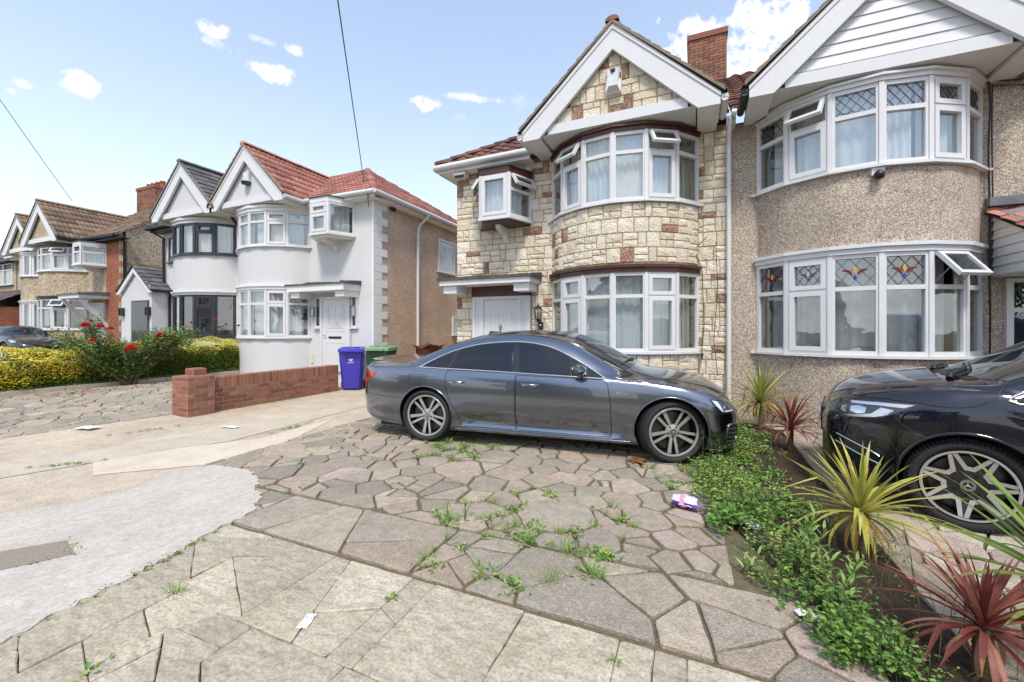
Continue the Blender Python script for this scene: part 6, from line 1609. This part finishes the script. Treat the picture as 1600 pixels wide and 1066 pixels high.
def joint_weeds():
    r = random.Random(9); b = MB(); J = [p for p in JOINTS if -3.4 < p[0] < .6 and 2.05 < p[1] < 5.0]
    more = [p for p in JOINTS if p[0] < -3.4 or (p[1] < 2.05 and p[0] < .8)]
    r.shuffle(J); r.shuffle(more)
    J = [p for p in J if not inside(p, PATCH)]; more = [p for p in more if not inside(p, PATCH)]
    spots = [(p, 1) for p in J[:420]]+[(p, .7) for p in more[:90]]
    for (x, y), k in spots:
        cl = math.sin(x*2.1+1)*math.sin(y*1.7)+.7*math.exp(-((x+.9)**2+(y-2.9)**2)/.5)
        if cl < .0+r.random()*.5 and k == 1: continue
        z = gh(x); s = r.uniform(.5, 1.2)*(1.6 if cl > .5 else .9)*k
        if r.random() < .5:
            for i in range(int(r.uniform(8, 26)*s)):
                az = r.random()*6.28; l = r.uniform(.03, .09)*s; e = r.uniform(.5, 1.4); ox, oy = r.gauss(0, .02), r.gauss(0, .02)
                d = Vector((math.cos(az)*math.cos(e), math.sin(az)*math.cos(e), math.sin(e))); q = Vector((-math.sin(az), math.cos(az), 0))*.0022; P = Vector((x+ox, y+oy, z-.01)); M = P+d*l*.6; T = M+Vector((d.x, d.y, d.z*.3))*l*.5
                b.add([tuple(P-q), tuple(P+q), tuple(M+q*.8), tuple(T), tuple(M-q*.8)], [(0, 1, 2, 4), (4, 2, 3)], 0, jit(r.choice([lin(136,164,84), lin(158,178,100), lin(120,150,74)]), r))
        else:
            for i in range(int(r.uniform(9, 26)*s)):
                az = r.random()*6.28; ox, oy = r.gauss(0, .028*s), r.gauss(0, .028*s)
                leaf_quad(b, (x+ox, y+oy, z+r.uniform(0, .018)), (math.cos(az), math.sin(az), r.uniform(.0, .8)), (0, 0, 1), r.uniform(.014, .036)*(.7+s*.5), r.uniform(.010, .02), jit(r.choice(GW), r))
    # moss and grass along the edges of the pale cement and round the cover
    for (pa, pb, n) in (((-3.0, .7), (-3.32, 2.3), 34), ((-3.76, 1.36), (-4.06, 1.43), 26), ((-3.93, 1.08), (-3.76, 1.36), 24), ((-4.28, 1.12), (-3.93, 1.06), 14), ((-6.6, 2.0), (-6.2, 2.5), 22), ((-5.6, 4.1), (-5.7, 4.9), 36), ((-7.6, 3.0), (-7.3, 4.0), 20), ((-8.0, 4.3), (-7.8, 7.3), 40)):
        for i in range(n):
            t = r.random(); t = t if r.random() < .5 else .3+.4*t; x = pa[0]+(pb[0]-pa[0])*t+r.gauss(0, .02); y = pa[1]+(pb[1]-pa[1])*t+r.gauss(0, .02)
            for j in range(7):
                az = r.random()*6.28; leaf_quad(b, (x+r.gauss(0, .012), y+r.gauss(0, .012), gh(x)), (math.cos(az), math.sin(az), r.uniform(.1, 1.2)), (0, 0, 1), r.uniform(.015, .035), r.uniform(.006, .014), jit(r.choice(GW), r))
    o = b.build('joint_grass', LEAF, None, recalc=False); tag(o, 'tufts of grass and small weeds growing in the paving joints', 'weeds', None, 'stuff')
joint_weeds()
def tall_weed(x, y, h, n, label, seed, z=.02):
    r = random.Random(seed); root = thing('leafy_weed', label, 'weed', (x, y, z)); s_ = MB(); b = MB()
    for q in range(n):
        ax, ay = r.gauss(0, .05), r.gauss(0, .05); hh = h*r.uniform(.65, 1.05); lx, ly = r.uniform(-.1, .1), r.uniform(-.1, .1)
        s_.tube([(ax, ay, -.03), (ax+lx*.4, ay+ly*.4, hh*.5), (ax+lx, ay+ly, hh)], [.005, .004, .002], 5, 0, caps=False)
        k = int(hh/.022)
        for j in range(k):
            f = .2+.8*j/k; az = j*2.4; e = .2+.9*f; l = .085*(1-.45*abs(f-.55))*r.uniform(.8, 1.15)
            leaf_quad(b, (ax+lx*f, ay+ly*f, hh*f), (math.cos(az)*math.cos(e), math.sin(az)*math.cos(e), math.sin(e)), (0, 0, 1), l, l*.26, jit(r.choice([lin(140,178,92), lin(126,166,82), lin(160,192,110)]), r))
    s_.build('stem', STEM, root); b.build('foliage', LEAF, root, recalc=False); return root
tall_weed(.62, 3.05, .36, 6, 'upright bright green willowy weed at the paving edge of the bed', 3)
tall_weed(.72, 2.78, .28, 5, 'shorter bushy narrow leaved weed nearest the maroon cordyline', 6)
tall_weed(.30, 2.95, .14, 3, 'small leafy weed standing alone among the paving slabs', 9, -.01)
tall_weed(-1.72, 2.78, .13, 3, 'small broad weed in a joint of the middle paving', 11, -.01)
def hedge():
    r = random.Random(3); x0, x1, y0, y1 = -13.25, -12.12, 2.3, 8.35
    root = thing('privet_hedge', 'clipped golden privet hedge with bright yellow top beside the drive', 'hedge', (0, 0, .25))
    core = MB(); rows = []
    prof = [(-12.36, .1), (-12.30, .5), (-12.34, .82), (-12.5, .90), (-12.9, .90), (-13.05, .8), (-13.1, .1)]
    core.grid([[(x, y, z*(.56+.06*(y-y0))) for x, z in prof] for y in [y0+.1+i*.4 for i in range(15)]], 0, lin(38, 46, 20), True); core.build('dark_core', mat('hedge_core', lin(44, 48, 24), .95), root)  # solid core, its dark colour standing in for shade inside the hedge
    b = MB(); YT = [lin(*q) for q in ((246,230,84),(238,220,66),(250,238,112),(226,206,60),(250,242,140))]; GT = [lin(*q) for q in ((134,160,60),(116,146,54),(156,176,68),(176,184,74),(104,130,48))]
    n = 30000
    for i in range(n):
        y = r.uniform(y0, y1); q = r.random(); top = .52+.048*(y-2.5)+.03*math.sin(y*2.3)+.04*math.sin(y*5.1+1)+.02*math.sin(y*11)
        e_end = min(1, (y1-y)/.35); top *= .72+.28*e_end**.5
        if q < .47: x = x1-r.random()**2*.14+.03*math.sin(y*4.0)+.02*math.sin(y*9); z = r.uniform(.06, top); nx, nz = 1, .1
        elif q < .88: x = r.uniform(x0, x1); top += .24*min(1, (x1-x)/.8)**.8; z = top-r.random()**2*.10+.03*math.sin(x*7+y*3)*math.sin(y*6); nx, nz = .1, 1
        else: y = y1-r.random()**2*.12; x = r.uniform(x0, x1); z = r.uniform(.05, top*.75); nx, nz = .4, .2
        if z > top-.16 and nx == 1: x -= (z-top+.16)**2*4
        az = r.uniform(-1.5, 1.5); az2 = r.random()*6.28; d = Vector((nx+.6*math.cos(az), math.sin(az)+(.8 if q >= .88 else 0), nz+r.uniform(-.5, .6))) if nz < 1 else Vector((math.cos(az2)+.3, math.sin(az2), r.uniform(.0, .6)))
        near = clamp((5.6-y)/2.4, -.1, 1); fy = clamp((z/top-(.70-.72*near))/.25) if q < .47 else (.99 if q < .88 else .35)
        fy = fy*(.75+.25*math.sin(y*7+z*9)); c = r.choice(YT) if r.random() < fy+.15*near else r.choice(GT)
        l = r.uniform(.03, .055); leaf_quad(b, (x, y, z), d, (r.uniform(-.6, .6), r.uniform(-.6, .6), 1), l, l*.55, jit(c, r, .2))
    b.build('foliage', LEAF, root, recalc=False)
hedge()
def rose_bush():
    r = random.Random(21); root = thing('rose_bush', 'tall rose bush with red blooms in front of the golden hedge', 'bush', (-11.92, 5.1, .25)); s_ = MB(); b = MB(); fl = []
    tips = []
    for i in range(22):
        dy = r.uniform(-1.0, 1.5); h = (1.0+.45*math.exp(-(dy+.5)**2/.2)+.3*math.exp(-(dy-1.1)**2/.3))*r.uniform(.62, 1.03); dx = r.uniform(-.5, .35)
        P = [(0+r.gauss(0, .05), .1+r.gauss(0, .08), -.05), (dx*.4, dy*.45, h*.5), (dx*.8, dy*.85, h*.85), (dx, dy, h)]
        s_.tube(P, [.014, .010, .007, .004], 5); tips.append(P)
        for j in range(4):
            f = r.uniform(.4, .9); k = f*3; a = int(k); t = k-a; q = Vector(P[a]).lerp(P[min(a+1, 3)], t); e = q+Vector((r.uniform(-.22, .22), r.uniform(-.3, .3), r.uniform(.05, .3))); s_.tube([tuple(q), tuple(e)], [.005, .003], 4); tips.append([tuple(q), tuple(q.lerp(e, .4)), tuple(q.lerp(e, .7)), tuple(e)])
    RG = [lin(*q) for q in ((98,132,68),(114,146,76),(132,160,86),(86,116,58),(148,172,98),(146,132,88))]
    for P in tips:
        L_ = sum(math.dist(P[i], P[i+1]) for i in range(3)); n = int(L_*165)
        for i in range(n):
            f = r.uniform(.16, 1); k = f*2.999; a = int(k); q = Vector(P[a]).lerp(P[a+1], k-a)+Vector((r.gauss(0, .07), r.gauss(0, .07), r.gauss(0, .06)))
            l = r.uniform(.04, .075); leaf_quad(b, q, (r.uniform(-1, 1), r.uniform(-1, 1), r.uniform(-.6, .6)), (r.uniform(-.5, .5), r.uniform(-.5, .5), 1), l, l*.6, jit(r.choice(RG), r))
    s_.build('stem', STEM, root); b.build('foliage', LEAF, root, recalc=False)
    RM = leaf_mat('rose_petal', .5, .25)
    spots = [(.25, -.72, 1.32, .05), (.3, -.5, 1.30, .045), (.28, -.32, 1.26, .035), (.4, -.02, .80, .075), (.25, .62, 1.08, .06), (.25, .85, 1.07, .045), (.2, -.62, 1.42, .03), (.1, 1.95, 1.5, .03), (0, 1.42, 1.42, .028), (.05, 2.6, 1.35, .028), (.3, -.62, 1.0, .04)]
    for x, y, z, q in spots:
        m_ = MB(); q *= 1.45
        for k in range(26):
            a = k*2.4; f = k/26; d = Vector((math.cos(a)*math.cos(1.5-f*1.6), math.sin(a)*math.cos(1.5-f*1.6), math.sin(1.5-f*1.6))); leaf_quad(m_, (x+d.x*q*.25*f, y+d.y*q*.25*f, z), d, (d.x*.3, d.y*.3, 1) if f > .5 else (-d.y, d.x, .2), q*1.2, q*1.3, jit(r.choice([lin(206,44,38), lin(188,34,34), lin(222,70,56)]), r, .12))
        m_.build('rose_flower', RM, root, recalc=False)
        t = MB(); t.tube([(x*.8, y*.97, z-.3), (x, y, z)], .004, 4); t.build('stalk', STEM, root)
    pt = MB()
    for i in range(70):
        x, y = -11.92+r.uniform(.12, .75)+r.gauss(0, .08), 4.35+r.gauss(0, .75); leaf_quad(pt, (x, y, gh(x)+.012), (r.uniform(-1, 1), r.uniform(-1, 1), .1), (0, 0, 1), .05, .045, jit(r.choice([lin(206,84,80), lin(216,120,112), lin(190,62,60)]), r))
    o = pt.build('fallen_petals', RM, None, recalc=False); tag(o, 'scattered red rose petals fallen on the paving by the hedge', 'petals', None, 'stuff')
rose_bush()
# ------------------------------------------------------------------ small things
def crumple(name, label, cat, x, y, a, b, h, rz, m, seed, z=.0, colf=None):
    r = random.Random(seed); mb = MB(); n = 9; rows = []
    for i in range(n+1):
        row = []
        for j in range(7):
            u, v = i/n*2-1, j/6*2-1; e = 1-.25*r.random()
            row.append((a*u*e, b*v*e, h*(1-.7*abs(u))*(1-.55*v*v)*r.uniform(.15, 1.2)+.004))
        rows.append(row)
    mb.grid(rows, 0, (1, 1, 1), False)
    o = mb.build(name, m, None, recalc=False); o.location = (x, y, gh(x)+z); o.rotation_euler = (0, 0, rz); return tag(o, label, cat)
PAPER = mat('white_paper', (.78, .78, .80), .6, vary=(30, (.55, .56, .58), .5))
crumple('paper_scrap', 'crumpled white paper scrap on the pale footpath flags', 'litter', -1.82, 1.53, .062, .03, .02, R(112), PAPER, 1)
crumple('paper_scrap', 'white paper sheet lying on the paved drive by the brick pillar', 'litter', -8.25, 3.12, .16, .10, .03, R(20), PAPER, 2, .01)
crumple('paper_scrap', 'flat white tissue on the concrete strip of the driveway', 'litter', -6.55, 4.12, .16, .06, .012, R(15), PAPER, 3, -.002)
crumple('wrapper', 'white wrapper caught in the weeds nearest the dark grey saloon', 'litter', .35, 3.98, .13, .06, .05, R(-30), PAPER, 4, .07)
crumple('wrapper', 'folded white carton piece at the foot of the weeds', 'litter', .37, 3.58, .10, .05, .04, R(-38), PAPER, 5, .03)
crumple('wrapper', 'white plastic wrapper on the slab beside the bed weeds', 'litter', .55, 2.58, .075, .035, .03, R(-35), PAPER, 6, .008)
def packet():
    root = thing('plastic_packet', 'empty clear plastic tissue packet printed purple and pink on the paving', 'litter', (-.03, 3.78, .0), R(-14)); root.scale = (.86, .86, .86)
    clear = glass_mat('film', .06, (.90, .88, .94), .12); PU = mat('purple_print', lin(104, 56, 150), .3); PK = mat('pink_print', lin(206, 150, 176), .35); WH_ = mat('pale_print', lin(222, 210, 228), .35)
    r = random.Random(2); mb = MB(); rows = []
    for i in range(15):
        u = i/14*2-1; row = []
        for j in range(14):
            a = 2*math.pi*j/13; k = (1-.25*abs(u)**3)*r.uniform(.86, 1.1); row.append((.16*u+r.gauss(0, .004), .075*math.cos(a)*k, .062+.06*math.sin(a)*k))
        rows.append(row)
    for i in range(14):
        for j in range(13):
            q = [rows[i][j], rows[i][j+1], rows[i+1][j+1], rows[i+1][j]]; u = (i+.5)/14; a = 2*math.pi*(j+.5)/13; fr_ = math.sin(a+.6) ; front = math.cos(a) < .1
            mi = 0
            if front and u < .68: mi = 1 if -.85 < math.sin(a) < .05 else 3
            if front and .22 < u < .34: mi = 2
            if not front and u < .5: mi = 3 if j % 3 else 2
            mb.add(q, [(0, 1, 2, 3)], mi)
    mb.build('packet', [clear, PU, PK, WH_], root)
    q = MB(); q.tube([(-.09, -.082, .05), (-.06, -.084, .06), (-.03, -.084, .05), (.0, -.084, .06), (.03, -.084, .05)], .005, 5); q.build('print', WH_, root)
packet()
def dead_leaf(x, y, rz, label, s=1):
    mb = MB(); c = lin(150, 104, 62)
    for k, (a, l) in enumerate(((0, .16), (1.0, .12), (-1.1, .12), (2.4, .09), (-2.3, .08))): leaf_quad(mb, (0, 0, .012), (math.cos(a), math.sin(a), .12*(k % 2)), (0, 0, 1), l*s, l*.6*s, jit(c, random.Random(k), .2))
    o = mb.build('dead_leaf', LEAF, None, recalc=False); o.location = (x, y, .005); o.rotation_euler = (0, 0, rz); tag(o, label, 'leaf')
dead_leaf(-.62, 4.86, .6, 'curled brown dead leaf behind the turned front tyre', 1.1)
def alarm(name, label, x, y, z, w_, h_, m_body, flash=True):
    r = thing(name, label, 'alarm box', (x, y, z)); b = MB()
    b.prism([(-w_/2, 0), (w_/2, 0), (w_*.36, h_*.28), (w_/2, h_), (-w_/2, h_), (-w_*.36, h_*.28)], -.09, 0, 'y'); b = MB()
    b.add([(-w_/2, 0, 0), (w_/2, 0, 0), (w_/2, 0, h_), (-w_/2, 0, h_), (-w_*.28, -.11, h_*.30), (w_*.28, -.11, h_*.30), (w_*.32, -.11, h_*.97), (-w_*.32, -.11, h_*.97), (-w_*.46, -.10, 0.0), (w_*.46, -.10, 0.0)],
          [(0, 3, 2, 1), (4, 5, 6, 7), (0, 8, 4, 7, 3), (1, 2, 6, 5, 9), (3, 7, 6, 2), (8, 9, 5, 4), (0, 1, 9, 8)]); o = b.build('housing', m_body, r)
    for s in (1, -1):
        q = MB()
        for j in range(3): q.box(min(s*w_*.34, s*w_*.47), max(s*w_*.34, s*w_*.47), -.112+.05, -.085+.05, h_*(.62+.09*j), h_*(.66+.09*j))
        q.build('sounder_slot', BLACKP, r)
    q = MB(); q.lathe([(0, -.145), (.03, -.14), (.045, -.11), (.045, -.07)], (0, 0, h_*.93), 'y', 16); q.build('strobe', mat('strobe_lens', lin(70, 74, 84), .2), r)
    q = MB(); q.add([(-w_*.44, -.101, .004), (w_*.44, -.101, .004), (w_*.27, -.113, h_*.29), (-w_*.27, -.113, h_*.29)], [(0, 1, 2, 3)]); q.build('lower_panel', mat('grey_green_panel', lin(120, 122, 104), .7), r)
alarm('alarm_box', 'white bell box high in the stone gable', -1.255, 7.165, 5.47, .27, .40, WHITE)
def alarm2():
    r = thing('alarm_box', 'small white alarm box with dark blue base in the white gable', 'alarm box', (-11.46, 7.70, 5.55)); b = MB(); b.box(-.11, .11, -.07, 0, .06, .34); b.build('housing', WHITE, r); q = MB(); q.lathe([(0, -.0), (.12, .02), (.13, .09)], (0, -.05, -.02), 'z', 16); q.build('strobe', mat('blue_lens', lin(44, 58, 100), .3), r)
alarm2()
def flood():
    r = thing('flood_light', 'grey floodlight under the eaves beside the stone corner', 'light', (-4.62, 7.98, 4.83)); b = MB(); b.box(-.03, .03, -.1, 0, -.05, .05); b.build('bracket', WHITE, r)
    h = MB(); h.add([(-.15, -.30, .03), (.15, -.30, .03), (.15, -.08, .09), (-.15, -.08, .09), (-.12, -.26, -.08), (.12, -.26, -.08), (.12, -.07, -.03), (-.12, -.07, -.03)], [(0, 1, 2, 3), (4, 7, 6, 5), (0, 4, 5, 1), (1, 5, 6, 2), (2, 6, 7, 3), (3, 7, 4, 0)]); h.build('housing', WHITE, r); q = MB(); q.add([(-.115, -.262, -.078), (.115, -.262, -.078), (.13, -.292, .01), (-.13, -.292, .01)], [(0, 1, 2, 3)]); q.build('lens', GLASSG, r)
flood()
def lantern():
    r = thing('wall_lantern', 'black carriage lantern with white cable on the stone by the door', 'lamp', (-2.88, 7.96, 1.78)); b = MB()
    b.box(-.025, .025, -.1, .0, -.13, -.08); b.lathe([(.03, -.10), (.05, -.08), (.06, -.07)], (0, -.1, 0), 'z', 8); b.lathe([(.085, .13), (.06, .17), (.02, .21), (.008, .25)], (0, -.1, 0), 'z', 6)
    for i in range(6): a = i*math.pi/3; b.tube([(.055*math.cos(a), -.1+.055*math.sin(a), -.07), (.08*math.cos(a), -.1+.08*math.sin(a), .13)], .006, 4)
    b.build('frame', BLACKP, r); q = MB(); q.lathe([(.05, -.07), (.074, .13)], (0, -.1, 0), 'z', 6); q.build('glass', LAMPC, r)
    q = MB(); q.tube([(0, -.03, .2), (0, -.03, .80), (-.02, -.04, .84), (-.12, -.02, .84)], .012, 6); q.build('cable', WHITE, r)
    k = thing('key_safe', 'small black key safe on the stone below the lantern', 'key safe', (-2.84, 7.95, 1.58)); q = MB(); q.box(-.045, .045, -.07, 0, -.08, .07); q.tube([(-.03, -.04, .07), (-.03, -.04, .1), (.03, -.04, .1), (.03, -.04, .07)], .007, 5); q.build('case', BLACKP, k); q = MB(); q.lathe([(0, -.078), (.02, -.076), (.022, -.07)], (0, 0, .0), 'y', 12); q.build('dial', SATIN, k)
lantern()
def box_light(x, y, z, label, fm=None):
    r = thing('wall_light', label, 'lamp', (x, y, z)); b = MB()
    for (a, c) in ((.0, .02), (.26, .28)): b.box(-.08, .08, -.12, 0, a, c)
    b.box(-.08, -.06, -.12, 0, .02, .26); b.box(.06, .08, -.12, 0, .02, .26); b.box(-.06, .06, -.02, 0, .02, .26); b.build('frame', fm or GREYP, r); q = MB(); q.box(-.05, .05, -.09, -.03, .03, .25); q.build('diffuser', ANTH if fm else WHITE, r)
box_light(-9.86, 8.55, 1.86, 'grey square wall light beside the bow window of the white house'); box_light(-8.36, 8.55, 1.86, 'grey square wall light by the painted corner of the white house')
box_light(-18.60, 8.0, 1.98, 'dark box lamp on the far side of the porch door', ANTH); box_light(-16.95, 8.0, 1.98, 'dark box lamp near the black porch downpipe', ANTH)
def camera():
    r = thing('dome_camera', 'black dome security camera under the upper bow window sill', 'camera', (2.28, 7.22, 3.62)); b = MB(); b.box(-.07, .07, -.06, .02, -.02, .12); b.build('mount', WHITE, r); q = MB(); q.lathe([(.02, .02), (.055, .0), (.06, -.04), (.045, -.08), (0, -.095)], (0, -.10, .0), 'z', 18); q.tube([(0, -.02, .03), (0, -.1, .01)], .025, 8); q.build('dome', BLACKP, r)
camera()
q = MB(); q.box(-.022, .022, -.025, 0, -.06, .06); o = q.build('doorbell', BLACKP, None); o.location = (-9.74, 8.55, 1.70); tag(o, 'black doorbell camera on the white wall left of the door', 'doorbell')
def ground_lamp():
    r = thing('garden_light', 'grey square floodlight low on the stone near the white downpipe', 'light', (.22, 7.85, .40)); b = MB(); b.box(-.09, .09, -.07, .0, -.07, .09); b.build('housing', GREYP, r); q = MB(); q.box(-.02, .02, .0, .1, -.03, .03); q.build('bracket', BLACKP, r)
ground_lamp()
def wires(name, label, A, B, sag, r=.011):
    mb = MB(); A, B = Vector(A), Vector(B); mb.tube([tuple(A.lerp(B, i/24)-Vector((0, 0, sag*4*(i/24)*(1-i/24)))) for i in range(25)], r, 6); tag(mb.build(name, BLACKP, None), label, 'cable')
wires('overhead_cable', 'thin black telephone wire running down to the white house eaves', (-7.72, 8.2, 5.25), (4.1, -6.4, 9.9), .25, .010)
wires('overhead_cable', 'thin black telephone wire on the far side sloping to the brown roofed house', (-24.0, 8.6, 6.9), (-16.2, 2.4, 10.9), .08, .009)
sc = MB(); sc.tube([(.20, 7.92, 3.1), (.10, 7.9, 3.0), (-.0, 7.94, 2.9), (.12, 7.93, 2.5), (.15, 7.93, 1.6), (.1, 7.92, .9)], .007, 5); sc.tube([(.33, 7.9, 3.0), (.36, 7.9, 2.2), (.3, 7.9, 1.3), (.36, 7.9, .7)], .006, 5); tag(sc.build('loose_cable', BLACKP, None), 'thin black cables straggling down the stone by the downpipe', 'cable')
# ------------------------------------------------------------------ across the street (mirrored in panes and paintwork)
def copy_tree(o, parent=None):
    c = o.copy(); col.objects.link(c); c.parent = parent
    for ch in list(o.children): copy_tree(ch, c)
    return c
for i, (src, x, y, lab) in enumerate(((white, 7.5, -19.5, 'white rendered house across the street mirrored in the saloon windows'), (peb, -1.5, -19.5, 'pebbledashed house across the street mirrored in the lower bow window'), (peb, -14.0, -19.5, 'pebbledashed house across the street mirrored in the white house panes'))):
    c = copy_tree(src); c.location = (x, y, 0); c.rotation_euler = (0, 0, math.pi); c['label'] = lab; c['group'] = 'houses across the street'
def street_tree(x, y, h, cr, seed, label):
    r = random.Random(seed); root = thing('street_tree', label, 'tree', (x, y, -.02), 0, 'street trees behind the camera'); t = MB(); b = MB(); ends = []
    t.tube([(0, 0, -.1), (.05, .03, h*.25), (.0, .08, h*.45), (.05, 0, h*.75)], [.2, .16, .12, .04], 10)
    for i in range(14):
        z = h*r.uniform(.3, .7); a = r.random()*6.28; l = cr*r.uniform(.6, 1.0); e = (l*math.cos(a), l*math.sin(a), z+l*r.uniform(.2, .8)); t.tube([(.02, .03, z), (e[0]*.5, e[1]*.5, z+(e[2]-z)*.4), e], [.07, .045, .012], 6); ends += [Vector(e), Vector((e[0]*.6, e[1]*.6, z+(e[2]-z)*.55))]
    t.build('trunk', STEM, root)
    for i in range(2600):
        c = r.choice(ends)+Vector((r.gauss(0, cr*.22), r.gauss(0, cr*.22), r.gauss(.1, cr*.2))); l = r.uniform(.16, .3)
        leaf_quad(b, c, (r.uniform(-1, 1), r.uniform(-1, 1), r.uniform(-.7, .5)), (r.uniform(-.5, .5), r.uniform(-.5, .5), 1), l, l*.7, jit(r.choice(RG_), r))
    b.build('crown', LEAF, root, recalc=False)
RG_ = [lin(*q) for q in ((74,104,50),(60,90,44),(92,120,60))]
street_tree(-4.4, -8.9, 7.0, 2.3, 2, 'leafy street tree mirrored in the rear window of the saloon')
street_tree(4.8, -9.3, 7.6, 2.6, 5, 'leafy street tree mirrored in the flank of the people carrier')
street_tree(11.5, -9.0, 6.4, 2.2, 8, 'leafy street tree mirrored in the nearer side panes')
